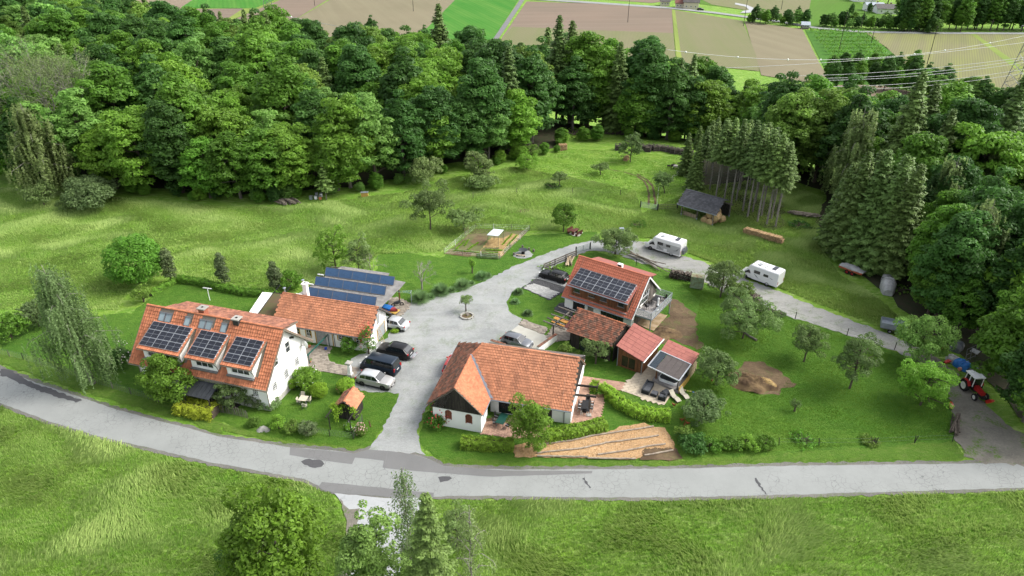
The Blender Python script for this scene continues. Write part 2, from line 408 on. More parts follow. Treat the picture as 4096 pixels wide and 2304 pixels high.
for a, b in [((2335,1915),(2360,1955)),((3020,1915),(3062,1978))]:
    p, q = G(*a), G(*b); n = np.array([-(q-p)[1], (q-p)[0], 0]); n /= np.linalg.norm(n)
    drape('road_crack', [p-n*.14, q-n*.05, q+n*.05, p+n*.14], .078, DARKP, amp=.12, jstep=.25)
# driveway, lane, farm track
drape('driveway', DP([(925,1136),(962,1080),(985,1035),(1003,992),(960,986),(905,985),(893,975),(893,935),(868,930),(885,905),(905,893),(935,880),(950,860),(975,850),(980,835),(1000,815),(1015,770),(1035,760),(1075,754),(1105,744),(1150,736),(1200,717),(1250,692),(1300,667),(1350,647),(1400,629),(1440,616),(1490,606),(1530,603),(1600,606),(1640,612),(1640,664),(1600,658),(1555,640),(1510,632),(1480,632),(1440,648),(1400,668),(1370,690),(1340,705),(1316,722),(1290,735),(1275,755),(1280,782),(1310,802),(1300,822),(1255,853),(1240,870),(1180,900),(1130,940),(1085,1000),(1062,1050),(1050,1092),(1055,1125),(1072,1142),(1000,1140)]), .060, GRAVEL, amp=.22, jstep=.5)
drape('lane', DP([(1600,606),(1640,612),(1700,640),(1760,657),(1850,692),(1950,730),(2050,772),(2150,810),(2200,827),(2270,855),(2330,885),(2330,915),(2300,903),(2200,864),(2130,842),(2000,802),(1950,787),(1860,757),(1760,703),(1700,682),(1640,668),(1600,660)]), .064, LANEG, amp=.25, jstep=.5)
drape('farm_track', DP([(2290,866),(2340,888),(2390,925),(2440,975),(2480,1020),(2540,1075),(2640,1130),(2640,1172),(2480,1170),(2430,1150),(2405,1110),(2400,1050),(2385,990),(2350,945),(2300,905)]), .068, TRACKG, amp=.3, jstep=.5)
# grassy bank right of the lane, mulched slope, pads
# ------------------------------------------------------------ valley fields
TAN1 = fieldmat('tan_field', (.27,.235,.15), (.235,.21,.13), -.35, 2.2, (.30,.27,.17))
TAN2 = fieldmat('green_tan_field', (.225,.225,.115), (.25,.235,.13), .12, 2.4, (.20,.23,.09))
BRN = fieldmat('brown_field', (.265,.20,.15), (.225,.18,.135), 1.45, 2.5, (.30,.24,.18))
BRN2 = fieldmat('pale_brown_field', (.30,.235,.17), (.27,.21,.15), .2, 2.5, (.33,.27,.19))
GRN = fieldmat('bright_green_field', (.05,.22,.022), (.085,.25,.035), -.35, 9, (.14,.30,.05), .25)
STR = fieldmat('striped_field', (.25,.235,.13), (.22,.23,.10), .5, 3.5, (.29,.32,.09), .5)
YEL = fieldmat('yellow_grass', (.24,.30,.07), (.20,.28,.06), .1, 6, None, .1)
ORCH = fieldmat('orchard_grass', (.06,.17,.02), (.08,.19,.03), .5, 6, None, .1)
PAST = fieldmat('pasture_grass', (.085,.19,.02), (.11,.21,.03), .5, 9, None, .1)
def field(name, pts, m, off=.15): return drape(name, [DA(u, v, VAL) for u, v in pts], off, m, step=60, amp=0)
field('field', [(300,-60),(560,-60),(510,0),(455,22),(420,40),(300,30)], BRN2)
field('field', [(455,20),(500,-10),(620,-60),(760,-60),(700,-2),(640,22)], GRN, .21)
field('field', [(470,23),(612,22),(575,48),(540,60),(480,50)], BRN, .16)
field('field', [(612,22),(640,22),(700,-2),(705,-2),(580,52),(572,48)], YEL, .18)
field('field', [(575,55),(705,0),(820,-60),(930,-60),(824,0),(700,76),(640,80)], BRN, .17)
field('field', [(706,72),(830,0),(940,-60),(1240,-60),(1145,0),(1018,128),(1000,150),(700,150)], TAN1, .18)
field('field', [(1018,128),(1145,0),(1200,-60),(1350,-60),(1305,0),(1222,128),(1180,170),(1000,170)], GRN, .18)
field('valley_road', [(1222,126),(1308,0),(1350,-60),(1362,-60),(1320,0),(1236,126),(1230,150),(1212,150)], PATCH, .25)
field('field', [(1245,122),(1325,4),(1500,10),(1690,24),(1694,84),(1480,76),(1288,68)], BRN, .2)
field('field', [(1236,130),(1288,68),(1480,76),(1694,84),(1700,150),(1230,160)], TAN2, .19)
field('field', [(1690,24),(1698,25),(1712,130),(1716,150),(1702,150),(1698,110)], YEL, .24)
field('field', [(1698,26),(1868,53),(1902,140),(1910,180),(1716,160)], TAN2, .2)
field('field', [(1873,54),(2018,74),(2064,165),(2100,220),(1915,190)], TAN1, .19)
field('field', [(2025,76),(2172,82),(2230,120),(2320,210),(2120,240),(2080,185)], ORCH, .19)
field('field', [(2178,83),(2700,86),(2700,300),(2480,235),(2330,215),(2240,130)], STR, .19)
field('field', [(2440,85),(2452,85),(2700,260),(2700,290)], YEL, .23)
field('field', [(2100,215),(2210,215),(2340,242),(2700,292),(2700,345),(2480,330),(2300,290)], BRN2, .23)
field('field', [(2030,62),(2165,72),(2340,76),(2340,80),(2165,79),(2040,73)], PAST, .3)
field('field', [(1780,-60),(2100,-60),(2150,0),(2220,40),(2330,70),(2030,62),(1870,25),(1700,2)], PAST, .15)
field('field', [(1725,-20),(1980,-60),(2040,0),(2035,26),(1990,45),(1900,30),(1790,12)], TAN2, .22)
field('field', [(1330,-60),(1720,-60),(1700,0),(1640,8),(1480,-3),(1320,-10)], BRN, .16)
road_pts = [(1310,-6),(1500,6),(1690,19),(1800,31),(1950,51),(2060,70),(2170,79),(2350,82),(2800,84)]
field('valley_road', [(u, v) for u, v in road_pts]+[(u, v+4.5) for u, v in road_pts[::-1]], ASPH, .32)
field('valley_road', [(1850,8),(1880,14),(1898,22),(1888,33),(1862,34),(1868,29),(1884,26),(1876,18),(1848,12)], WHITER, .34)
# ------------------------------------------------------------ building materials
TILE_O = M('orange_roof_tile', (.55,.205,.10), (.43,.15,.075), 1.2, .75, .15, tint=.22)
TILE_OLD = M('weathered_roof_tile', (.55,.235,.125), (.33,.145,.085), .5, .85, .2, tint=.17, world_=True, lo=.46, hi=.8, stretch=(2.2,1,1))
TILE_MOSS = M('mossy_roof_tile', (.34,.13,.075), (.13,.085,.06), 1.6, .9, .3, tint=.35, world_=True, lo=.38, hi=.62)
TILE_N = M('new_roof_tile', (.50,.155,.085), (.46,.14,.075), 1.2, .6, .1, tint=.1)
SLATE = M('grey_roof_tile', (.065,.068,.075), (.10,.10,.105), 1.2, .7, .15, tint=.3)
PLASTER = M('white_plaster', (.80,.79,.76), (.72,.715,.68), .9, .9, .15, world_=True, lo=.3, hi=.8)
PLINTH = M('stained_plaster', (.62,.61,.56), (.42,.41,.36), 1.6, .9, .3, world_=True)
BROWNPAINT = M('taupe_fascia', (.22,.19,.145), (.18,.155,.12), 3, .7, .1)
GREYM = M('grey_metal', (.25,.25,.26), (.20,.20,.21), 3, .45, .05, metal=.4)
ZINC = M('zinc_metal', (.42,.47,.52), (.34,.38,.42), 2, .4, .05, metal=.5)
WHITEP = M('white_paint', (.78,.78,.76), None, 3, .5, 0)
GREYP = M('grey_frame_paint', (.40,.42,.43), None, 3, .5, 0)
YELP = M('ochre_paint', (.60,.38,.09), (.5,.32,.08), 4, .7, .1)
GLASS = M('window_glass', (.02,.026,.028), (.035,.045,.045), .8, .06, 0, spec=.8)
SKYG = M('roof_window_glass', (.32,.40,.42), (.22,.28,.30), .5, .08, 0, spec=.8)
DARKW = M('dark_weathered_wood', (.022,.019,.017), (.055,.046,.038), 3, .85, .4, tint=.35, stretch=(3,3,.4))
BROWNW = M('brown_wood_cladding', (.20,.085,.035), (.12,.05,.022), 2.5, .7, .3, tint=.3, stretch=(3,3,.4))
GREYW = M('grey_weathered_wood', (.20,.18,.155), (.11,.095,.08), 3, .85, .4, tint=.3, stretch=(3,3,.4))
OLDPLANK = M('old_tan_plank', (.24,.16,.09), (.13,.085,.05), 2.5, .85, .3, tint=.3, stretch=(3,3,.4))
PALEW = M('pale_wood', (.45,.36,.24), (.34,.26,.17), 3, .8, .2, tint=.25)
REDFELT = M('red_roof_felt', (.36,.135,.105), (.31,.11,.09), 2, .9, .15, tint=.06)
BRICK = M('red_brick', (.33,.12,.07), (.24,.085,.05), 6, .9, .3, tint=.3)
CONC = M('concrete', (.42,.41,.37), (.33,.32,.28), 3, .9, .25, tint=.12)
BLACKC = M('solar_cell', (.010,.012,.018), (.016,.018,.028), 2, .18, 0, tint=.3, spec=.6)
ALU = M('aluminium', (.6,.62,.64), None, 3, .35, 0, metal=.6)
BLUEC = M('blue_collector', (.03,.09,.19), (.045,.12,.25), 3, .35, .1, spec=.6, tint=.1)
CORR = M('grey_corrugated_sheet', (.24,.235,.225), (.15,.145,.14), 1.2, .6, .1, metal=.2)
BLACKM = M('black_metal', (.015,.015,.016), None, 3, .5, 0)
DARKMETAL = M('anthracite_sheet', (.045,.05,.055), (.06,.065,.07), 2, .45, .05, metal=.2)
TEAL = M('green_painted_metal', (.02,.11,.085), None, 3, .5, 0)
DECKW = M('grey_deck_board', (.36,.34,.32), (.27,.25,.235), 4, .8, .2, tint=.15)
PAVE = M('beige_paving', (.55,.47,.35), (.48,.41,.31), 1.5, .85, .1, tint=.06)
PINKP = M('pink_brick_paver', (.46,.29,.21), (.38,.23,.165), 2, .9, .2, tint=.2)
OLDP = M('grey_paver', (.33,.29,.235), (.25,.215,.175), 2, .9, .25, tint=.28)
CONCSLAB = M('pale_concrete_slab', (.48,.47,.41), (.42,.41,.35), .6, .9, .1, world_=True)
SEDUM = M('sedum_roof', (.085,.09,.03), (.12,.075,.045), .8, .95, .9, bscale=6)

def hmat(th):
    return Matrix.Translation(th.location) @ Matrix.Rotation(th.rotation_euler[2], 4, 'Z')
def tloc(th, p):                          # world point into the thing's own frame
    return hmat(th).inverted() @ V3(tuple(map(float, p)))
def wall(th, org, ex, ez, outer, holes, mat, name='wall', reveal=.14):
    org, ex, ez = V3(org), V3(ex), V3(ez); n = ex.cross(ez)
    loops = [outer]+[[(x0, z0), (x1, z0), (x1, z1), (x0, z1)] for x0, z0, x1, z1 in holes]
    tri = tessellate_polygon([[V3((a, b, 0)) for a, b in l] for l in loops])
    flat = [q for l in loops for q in l]
    m = MB(); m.add([org+ex*a+ez*b for a, b in flat], tri)
    for x0, z0, x1, z1 in holes:
        c = [(x0, z0), (x1, z0), (x1, z1), (x0, z1)]
        f = [org+ex*a+ez*b for a, b in c]; k = [q-n*reveal for q in f]
        m.add(f+k, [(i, (i+1) % 4, 4+(i+1) % 4, 4+i) for i in range(4)])
    me = bpy.data.meshes.new(name); me.from_pydata(m.v, [], m.f); me.update(); me.materials.append(mat)
    return link(name, me, th)
def window(th, org, ex, ez, r, nx=2, ny=2, fm=WHITEP, gm=GLASS, reveal=.14, fw=.05, sill=True, name='window', surround=None, sillm=None):
    org, ex, ez = V3(org), V3(ex), V3(ez); n = ex.cross(ez)
    x0, z0, x1, z1 = r; R = Matrix((ex, n, ez)).transposed()
    def at(a, b, c): return org+ex*a+ez*b+n*c
    m = MB(); d = -reveal+.05
    for a in (x0+fw/2, x1-fw/2): m.box(at(a, (z0+z1)/2, d), (fw, .06, z1-z0), R)
    for b in (z0+fw/2, z1-fw/2): m.box(at((x0+x1)/2, b, d), (x1-x0-2*fw, .058, fw), R)
    for i in range(1, nx): m.box(at(x0+(x1-x0)*i/nx, (z0+z1)/2, d), (fw*.8, .055, z1-z0-2*fw), R)
    for j in range(1, ny): m.box(at((x0+x1)/2, z0+(z1-z0)*j/ny, d), (x1-x0-2*fw, .05, fw*.7), R)
    w = m.build(name, fm, th)
    pw, ph = (x1-x0)/nx, (z1-z0)/ny
    for i in range(nx):
        for j in range(ny):
            MB().box(at(x0+pw*(i+.5), z0+ph*(j+.5), d-.02), (pw-.01, .012, ph-.01), R).build('pane', gm, w)
    if sill: MB().box(at((x0+x1)/2, z0-.03, -.02), (x1-x0+.16, .24, .05), R).build('sill', sillm or PLINTH, w)
    if surround:
        s = MB(); b = .13
        for a in (x0-b/2, x1+b/2): s.box(at(a, (z0+z1)/2, .008), (b, .03, z1-z0+2*b), R)
        for c in (z0-b/2, z1+b/2): s.box(at((x0+x1)/2, c, .008), (x1-x0, .03, b), R)
        s.build('surround', surround, w)
    return w
TILE_ME = {}
def tile_mesh(kind, w, h, mat):
    key = (kind, round(w, 3), round(h, 3), mat.name)
    if key in TILE_ME: return TILE_ME[key]
    if kind == 'roll': prof = [(0, .03), (.16, .055), (.34, .022), (.7, .015), (1.0, .03)]
    elif kind == 'double': prof = [(0, .03), (.12, .045), (.3, .02), (.5, .04), (.75, .018), (1.0, .03)]
    else: prof = [(0, .022), (.5, .028), (1., .022)]
    g = w*.97; L = h*1.12; vs = []; fs = []; k = len(prof)
    for y, dz in ((-h*.06, .05), (L-h*.06, -.005)):
        for x, z in prof: vs.append((x*g, y, z+dz))
    for x, z in prof: vs.append((x*g, -h*.06, -.012))
    for i in range(k-1):
        fs.append((i, i+1, k+i+1, k+i)); fs.append((2*k+i, 2*k+i+1, i+1, i))
    me = bpy.data.meshes.new('tile'); me.from_pydata(vs, [], fs); me.update(); me.materials.append(mat)
    TILE_ME[key] = (me, vs, fs); return TILE_ME[key]
def slope(th, pts, mat, kind='roll', tw=.3, thh=.34, nobj=300, slabm=None, name='roof', th_ck=.12, stagger=True, skip=None, ridge=True):
    """pts in the thing's frame; pts[0]->pts[1] is the eave"""
    pts = [V3(tuple(map(float, p))) for p in pts]
    e = (pts[1]-pts[0]).normalized(); n = V3((0, 0, 0))
    for i in range(len(pts)): n += (pts[i]-pts[0]).cross(pts[(i+1) % len(pts)]-pts[0])
    n.normalize()
    if n.z < 0: n = -n
    e = (e-n*e.dot(n)).normalized(); s = n.cross(e)
    if s.z < 0: s = -s
    right = s.cross(n)                    # x axis so that (x,s,n) is right handed
    o0 = pts[0] if right.dot(e) > 0 else pts[1]
    p2 = [((p-o0).dot(right), (p-o0).dot(s)) for p in pts]
    q = [o0+right*a+s*b for a, b in p2]
    roof = MB().slab([c-n*.02 for c in q], th_ck).build(name, slabm or BROWNPAINT, th)
    me, vs, fs = tile_mesh(kind, tw, thh, mat)
    R = Matrix((right, s, n)).transposed()
    x0, x1 = min(a for a, b in p2), max(a for a, b in p2); y0, y1 = min(b for a, b in p2), max(b for a, b in p2)
    cells = []; W_ = hmat(th)
    for j in range(int((y1-y0)/thh)+1):
        y = y0+j*thh; off = (tw/2 if (stagger and j % 2) else 0)
        for i in range(-1, int((x1-x0)/tw)+1):
            x = x0+i*tw+off
            if not inpoly((x+tw/2, y+thh*.45), p2): continue
            c = o0+right*x+s*y
            if skip and skip(c): continue
            cells.append(((W_ @ c - V3((0, 0, CH))).length, x, y))
    cells.sort()
    m = MB()
    for k, (d, x, y) in enumerate(cells):
        c = o0+right*x+s*y+n*random.uniform(0, .008)
        Rj = R @ Matrix.Rotation(random.gauss(0, .012), 3, 'Z') @ Matrix.Rotation(random.gauss(0, .008), 3, 'X')
        if k < nobj: link('tile', me, roof, mw=Matrix.Translation(c) @ Rj.to_4x4())
        else: m.add([Rj @ V3(v)+c for v in vs], fs, random.random())
    if m.v: tag(m.build('tiles', mat, roof), kind='stuff')
    return roof
def ridge_line(roof, a, b, mat, r=.12, step=.36):
    a, b = V3(a), V3(b); d = (b-a); L = d.length; k = int(L/step); d.normalize()
    side = d.cross(V3((0, 0, 1))).normalized(); up = side.cross(d)
    m = MB(); rings = []
    for t, rr in ((0, r*1.08), (step*1.08, r*.9)):
        rings.append([(rr*cos(q), t, rr*sin(q)*.8) for q in [pi*i/5 for i in range(6)]])
    n = 6; vs = rings[0]+rings[1]; fs = [(i, i+1, n+i+1, n+i) for i in range(n-1)]
    me = bpy.data.meshes.new('ridge_tile'); me.from_pydata(vs, [], fs); me.materials.append(mat)
    R = Matrix((side, d, up)).transposed().to_4x4()
    for i in range(k): link('ridge_tile', me, roof, mw=Matrix.Translation(a+d*(i*L/k)) @ R)
def gutter(th, a, b, mat=GREYM, r=.07):
    MB().tube([a, b], r, 6).build('gutter', mat, th)
def verge(th, pts, mat=BROWNPAINT, h=.22, w=.06):
    m = MB()
    for a, b in zip(pts[:-1], pts[1:]):
        m.beam(V3(a)-V3((0, 0, h/2)), V3(b)-V3((0, 0, h/2)), w, h)
    m.build('bargeboard', mat, th)
def solar(th, org, ex, es, n, nx, ny, mw, mh, sx=2, sy=2, lift=.12):
    org, ex, es, n = V3(org), V3(ex).normalized(), V3(es).normalized(), V3(n).normalized()
    R = Matrix((ex, es, n)).transposed()
    fr = MB().box((mw/2, mh/2, 0), (mw-.015, mh-.015, .05)).build('solar_panel', ALU, mesh_only=True)
    cw, ch = (mw-.06)/sx, (mh-.06)/sy
    ce = MB().box((0, 0, 0), (cw-.026, ch-.026, .02)).build('cell', BLACKC, mesh_only=True)
    clamp = MB().box((0, 0, 0), (.10, .07, .05)).build('clamp', WHITEP, mesh_only=True)
    for i in range(nx):
        for j in range(ny):
            p = link('solar_panel', fr, th, mw=Matrix.Translation(org+ex*i*mw+es*j*mh+n*lift) @ R.to_4x4())
            for a in range(sx):
                for b in range(sy): link('cell', ce, p, loc=(.03+cw*(a+.5), .03+ch*(b+.5), .022))
            if i == nx-1: link('clamp', clamp, p, loc=(mw+.04, mh*.3, 0)); link('clamp', clamp, p, loc=(mw+.04, mh*.8, 0))
def planks(th, org, ex, ez, outer, mat, pw=.18, name='plank', back=None, holes=(), gap=.008, limit=300):
    """vertical boards clipped to a polygon (ex,ez coordinates)"""
    org, ex, ez = V3(org), V3(ex), V3(ez); n = ex.cross(ez)
    xs = [p[0] for p in outer]; x = min(xs); k = 0
    def span(x):
        ys = []
        for (a, b), (c, d) in zip(outer, outer[1:]+outer[:1]):
            if (a > x) != (c > x): ys.append(b+(d-b)*(x-a)/(c-a))
        ys.sort(); return ys[:2] if len(ys) >= 2 else None
    while x < max(xs)-pw*.4:
        w = min(pw, max(xs)-x); a = span(x+.004); b = span(x+w-.004)
        if a and b:
            segs = [(a[0], a[1], b[0], b[1])]
            for hx0, hz0, hx1, hz1 in holes:
                if x+w/2 > hx0 and x+w/2 < hx1:
                    segs = [s2 for s_ in segs for s2 in ((s_[0], hz0, s_[2], hz0), (hz1, s_[1], hz1, s_[3]))]
            for s0, s1, r0, r1 in segs:
                if s1-s0 < .03 and r1-r0 < .03: continue
                d = .02+random.uniform(0, .015)
                f = [(x+gap, s0), (x+w-gap, r0), (x+w-gap, r1), (x+gap, s1)]
                v = [org+ex*p+ez*q+n*d for p, q in f]+[org+ex*p+ez*q for p, q in f]
                MB().add(v, [(0,1,2,3), (0,4,5,1), (1,5,6,2), (2,6,7,3), (3,7,4,0)]).build(name, mat, th)
        x += pw
X_, Y_, Z_ = (1,0,0), (0,1,0), (0,0,1)

# ------------------------------------------------------------ house with three dormers
H1 = thing('farmhouse', 'long white farmhouse with orange tiled roof and three solar-clad dormers, beside the weeping birch', 'house', (-27.06, 62.30, 0), -.2873)
LN = 17.11
ew = [(-1.95, 1.62, -1.2, 2.55), (-16.2, 1.4, -15.4, 2.4)]
wall(H1, (0,0,0), X_, Z_, [(-LN,0), (0,0), (0,3.6), (-LN,3.6)], ew+[(-8.6,.1,-6.2,2.2)], PLASTER)
for r in ew: window(H1, (0,0,0), X_, Z_, r, 3 if r[0] > -5 else 2, 4, fw=.05)
window(H1, (0,0,0), X_, Z_, (-8.6,.1,-6.2,2.2), 3, 1, fm=DARKW, sill=False)
gw = [(4.55,4.65,5.4,6.1), (5.75,1.95,6.55,3.1), (3.45,1.75,4.25,2.95), (1.1,1.7,1.9,2.85), (2.1,4.45,2.9,5.55)]
wall(H1, (0,0,0), Y_, Z_, [(0,0), (8.2,0), (8.2,4.4), (4.11,8.28), (0,3.75)], gw, PLASTER)
for i, r in enumerate(gw): window(H1, (0,0,0), Y_, Z_, r, 1 if i in (0, 4) else 3, 2 if i in (0, 4) else 4, fw=.045)
wall(H1, (-LN,8.2,0), (0,-1,0), Z_, [(0,0), (8.2,0), (8.2,3.75), (4.09,8.28), (0,4.4)], [], PLASTER)
wall(H1, (0,8.2,0), (-1,0,0), Z_, [(0,0), (LN,0), (LN,4.2), (0,4.2)], [], PLASTER)
MB().box((.03, 4.1, .35), (.07, 8.2, .7)).box((-8.5, -.03, .3), (17, .07, .6)).build('plinth', PLINTH, H1)
def dskip(c):
    for a, b in ((-15.9,-10.4), (-9.45,-5.8), (-4.8,-1.15)):
        if a < c.x < b and -.05 < c.y < 2.75: return True
    for a, b in ((-15.7,-13.85), (-12.15,-11.2), (-10.2,-8.3), (-7.3,-6.35)):
        if a < c.x < b and 2.95 < c.y < 3.75: return True
    return False
rf = slope(H1, [(-17.7,-.62,3.39), (.55,-.62,3.39), (.55,4.11,8.52), (-17.7,4.11,8.52)], TILE_O, 'roll', .3, .4, 300, skip=dskip, stagger=False)
slope(H1, [(.55,9.05,3.8), (-17.7,9.05,3.8), (-17.7,4.11,8.52), (.55,4.11,8.52)], TILE_O, 'roll', .3, .4, 0, stagger=False)
ridge_line(rf, (-17.7,4.11,8.5), (.55,4.11,8.5), TILE_O, .15)
gutter(H1, (-17.7,-.72,3.3), (.5,-.72,3.3), BROWNPAINT)
verge(H1, [(.58,-.7,3.4), (.58,4.11,8.52), (.58,9.1,3.78)]); verge(H1, [(-17.73,-.7,3.4), (-17.73,4.11,8.52), (-17.73,9.1,3.78)])
MB().tube([(.3,-.68,3.2), (.12,-.14,2.8), (.12,-.14,.1)], .05).build('downpipe', BROWNPAINT, H1)
MB().tube([(-17.0,-.68,3.2), (-17.0,-.12,2.9), (-17.0,-.12,.1)], .05).build('downpipe', BROWNPAINT, H1)
MB().beam((-.05,5.55,6.35), (.3,5.95,6.2), .16, .2).build('beam_end', DARKW, H1)
def dormer(xa, xb, panes, pl, pm, px0):
    zt = 5.62
    wall(H1, (0,-.02,0), X_, Z_, [(xa,3.95), (xb,3.95), (xb,zt), (xa,zt)], [(xa+.55,4.42,xb-.5,5.12)], PLASTER, 'dormer_wall')
    window(H1, (0,-.02,0), X_, Z_, (xa+.55,4.42,xb-.5,5.12), panes, 1, fw=.06, fm=WHITEP, sill=False, name='dormer_window')
    MB().box(((xa+xb)/2,-.14,4.12), (xb-xa+.1,.3,.16)).build('flashing', GREYM, H1)
    for x in (xa, xb):
        MB().add([(x,-.02,3.95), (x,-.02,zt), (x,3.0,7.1), (x,2.9,7.2)], [(0,1,2,3)]).build('dormer_cheek', PLASTER, H1)
    r = slope(H1, [(xa-.32,-.5,5.68), (xb+.2,-.5,5.68), (xb+.2,2.95,7.32), (xa-.32,2.95,7.32)], TILE_O, 'roll', .3, .4, 40, name='dormer_roof', stagger=False, th_ck=.12)
    verge(H1, [(xb+.24,-.52,5.7), (xb+.24,2.95,7.34)], h=.2, w=.06); verge(H1, [(xa-.36,-.52,5.7), (xa-.36,2.95,7.34)], h=.2)
    gutter(H1, (xa-.3,-.58,5.6), (xb+.18,-.58,5.6), BROWNPAINT, .05)
    MB().tube([(xb+.1,-.55,5.5), (xb+.22,-.3,5.0), (xb+.22,-.1,4.3)], .035).build('downpipe', BLACKM, H1)
    es = V3((0, 3.45, 1.64)).normalized(); n = V3((1,0,0)).cross(es)
    solar(H1, (px0, -.5+.42*es.y, 5.68+.42*es.z), X_, es, n, pm, 3, 1.76*pl, 1.08)
dormer(-15.75, -10.7, 5, 1, 3, -15.95)
dormer(-9.3, -5.95, 3, 1, 2, -9.45)
dormer(-4.65, -1.3, 3, 1, 2, -4.8)
es = V3((0, 4.73, 5.13)).normalized(); nn = V3((1,0,0)).cross(es); Rr = Matrix((V3(X_), es, nn)).transposed()
for a, b in ((-15.6,-14.75), (-14.72,-13.87), (-12.08,-11.28), (-10.1,-9.25), (-9.22,-8.35), (-7.2,-6.4)):
    c = V3(((a+b)/2, 3.36, 7.71))+nn*.07
    w = MB()
    for q, d in (((-(b-a)/2+.05,0,0),(.09,1.06,.1)), (((b-a)/2-.05,0,0),(.09,1.06,.1)), ((0,-.5,0),(b-a,.07,.1)), ((0,.5,.03),(b-a,.16,.17))):
        w.box(c+Rr@V3(q), d, Rr)
    w = w.build('roof_window', GREYM, H1)
    MB().box(c+nn*.02-es*.03, (b-a-.16,.92,.03), Rr).build('pane', SKYG, w)
    MB().box(c-es*.62-nn*.03, (b-a,.22,.02), Rr).build('apron', ZINC, w)
def chimney(th, c, w, d, h, m=BRICK, cap=CONC):
    k = MB().box((c[0], c[1], c[2]+h/2), (w, d, h)).build('chimney', m, th)
    MB().box((c[0], c[1], c[2]+h+.07), (w*1.35, d*1.35, .14)).build('cap', cap, k)
    MB().lathe([(.13,0), (.13,.05), (.10,.05), (.10,.0)], 10, (c[0], c[1], c[2]+h+.14)).build('flue', BLACKM, k)
    return k
chimney(H1, (-10.4,4.7,7.6), .75, .7, 1.35); chimney(H1, (-5.35,4.0,8.1), .7, .7, .75, DARKMETAL)
rr_ = slope(H1, [(-.85,8.75,6.5), (-16.3,8.75,6.5), (-17.0,5.0,7.62), (-.55,5.0,7.62)], M('worn_roof_tile', (.40,.17,.10), (.22,.10,.07), 1.5, .85, .2, tint=.3, world_=True), 'roll', .3, .4, 0, stagger=False)
wall(H1, (-1.1,5.2,0), Y_, Z_, [(0,0), (3.4,0), (3.4,6.35), (0,7.4)], [], PLASTER)
wall(H1, (-1.1,8.6,0), (-1,0,0), Z_, [(0,0), (15,0), (15,6.3), (0,6.3)], [], PLASTER)
verge(H1, [(-.62,4.95,7.63), (-.9,8.8,6.5)]); verge(H1, [(-17.0,5.0,7.62), (-16.35,8.75,6.5)])
MB().slab([(-9.1,-2.55,2.2), (-5.7,-2.6,2.2), (-5.6,-.66,2.95), (-9.15,-.66,2.95)], .07).build('awning', DARKMETAL, H1)
m = MB()
for i in range(7): m.beam((-9.1+i*.57,-2.56,2.24), (-9.12+i*.575,-.68,2.98), .03, .035)
m.build('awning_seam', DARKMETAL, H1)
for x in (-9.0,-5.8): MB().box((x,-2.5,1.1), (.1,.1,2.2)).build('post', DARKW, H1)
dish = thing('satellite_dish', 'white satellite dish bracketed to the gable of the long farmhouse', 'satellite dish', hmat(H1) @ V3((.55,7.35,4.3)), -.7)
MB().lathe([(.02,0), (.25,.03), (.42,.10), (.48,.16), (.47,.17), (.2,.05), (.02,.03)], 16, (0,0,0), axis='Y').build('reflector', WHITEP, dish)
MB().tube([(0,.05,-.4), (0,.45,-.1)], .02).tube([(0,-.02,0), (-.3,-.5,-.1)], .03).build('feed_arm', GREYM, dish)

# ------------------------------------------------------------ tiled barn with yellow window frames
H2 = thing('barn', 'low white barn with old orange tiled roof and ochre window frames, below the blue collectors', 'barn', (-18.02, 73.93, 0), -.2685)
bw = [(-10.4,.91,-9.75,1.86), (-8.75,.92,-8.1,1.88), (-4.2,1.2,-3.3,1.85), (-1.75,1.15,-.95,1.85)]
wall(H2, (0,0,0), X_, Z_, [(-12.69,0), (0,0), (0,2.85), (-12.69,2.85)], bw+[(-7.35,.02,-5.9,2.0)], PLASTER)
for r in bw: window(H2, (0,0,0), X_, Z_, r, 2, 2, surround=YELP)
for k in range(3): MB().box((-7.1+k*.49,.05,1.0), (.47,.06,1.95)).build('door_board', GREYP, H2)
MB().box((-5.55,-.32,.95), (.62,.05,1.85), Matrix.Rotation(-.9,3,'Z')).build('door', GREYP, H2)
m = MB(); m.box((-7.42,-.01,1.05), (.14,.04,2.1)); m.box((-5.0,-.01,1.05), (.13,.04,2.1)); m.build('surround', YELP, H2)
wall(H2, (0,0,0), Y_, Z_, [(0,0), (5.4,0), (5.4,2.75), (2.68,5.0), (0,2.75)], [(2.6,.02,4.75,1.75)], PLASTER)
for k in range(3): MB().box((-.06,2.97+k*.71,.88), (.05,.69,1.7)).build('door_board', GREYP, H2)
MB().box((.02,3.1,3.1), (.05,.62,1.25)).build('shutter', GREYP, H2)
m = MB(); m.box((.015,2.53,.9), (.04,.13,1.9)); m.box((.015,4.82,.9), (.04,.13,1.9)); m.box((.015,3.67,1.86), (.04,2.16,.12)); m.box((.012,2.74,3.1), (.03,.08,1.4)); m.box((.012,3.46,3.1), (.03,.08,1.4)); m.build('surround', YELP, H2)
MB().beam((.06,2.1,2.05), (.06,5.3,2.05), .12, .16).build('lintel', PLINTH, H2)
wall(H2, (-12.69,5.4,0), (0,-1,0), Z_, [(0,0), (5.4,0), (5.4,2.75), (2.72,5.0), (0,2.75)], [], PLASTER)
rf = slope(H2, [(-13.1,-.46,2.42), (.49,-.46,2.42), (.49,2.68,5.23), (-13.1,2.68,5.23)], TILE_OLD, 'double', .36, .33, 300)
slope(H2, [(.49,5.85,2.5), (-13.1,5.85,2.5), (-13.1,2.68,5.23), (.49,2.68,5.23)], TILE_OLD, 'flat', .36, .33, 0)
ridge_line(rf, (-13.1,2.68,5.22), (.49,2.68,5.22), TILE_OLD, .13)
gutter(H2, (-11,-.55,2.35), (.5,-.55,2.35)); verge(H2, [(.52,-.5,2.42), (.52,2.68,5.22), (.52,5.9,2.5)], GREYM, .14)
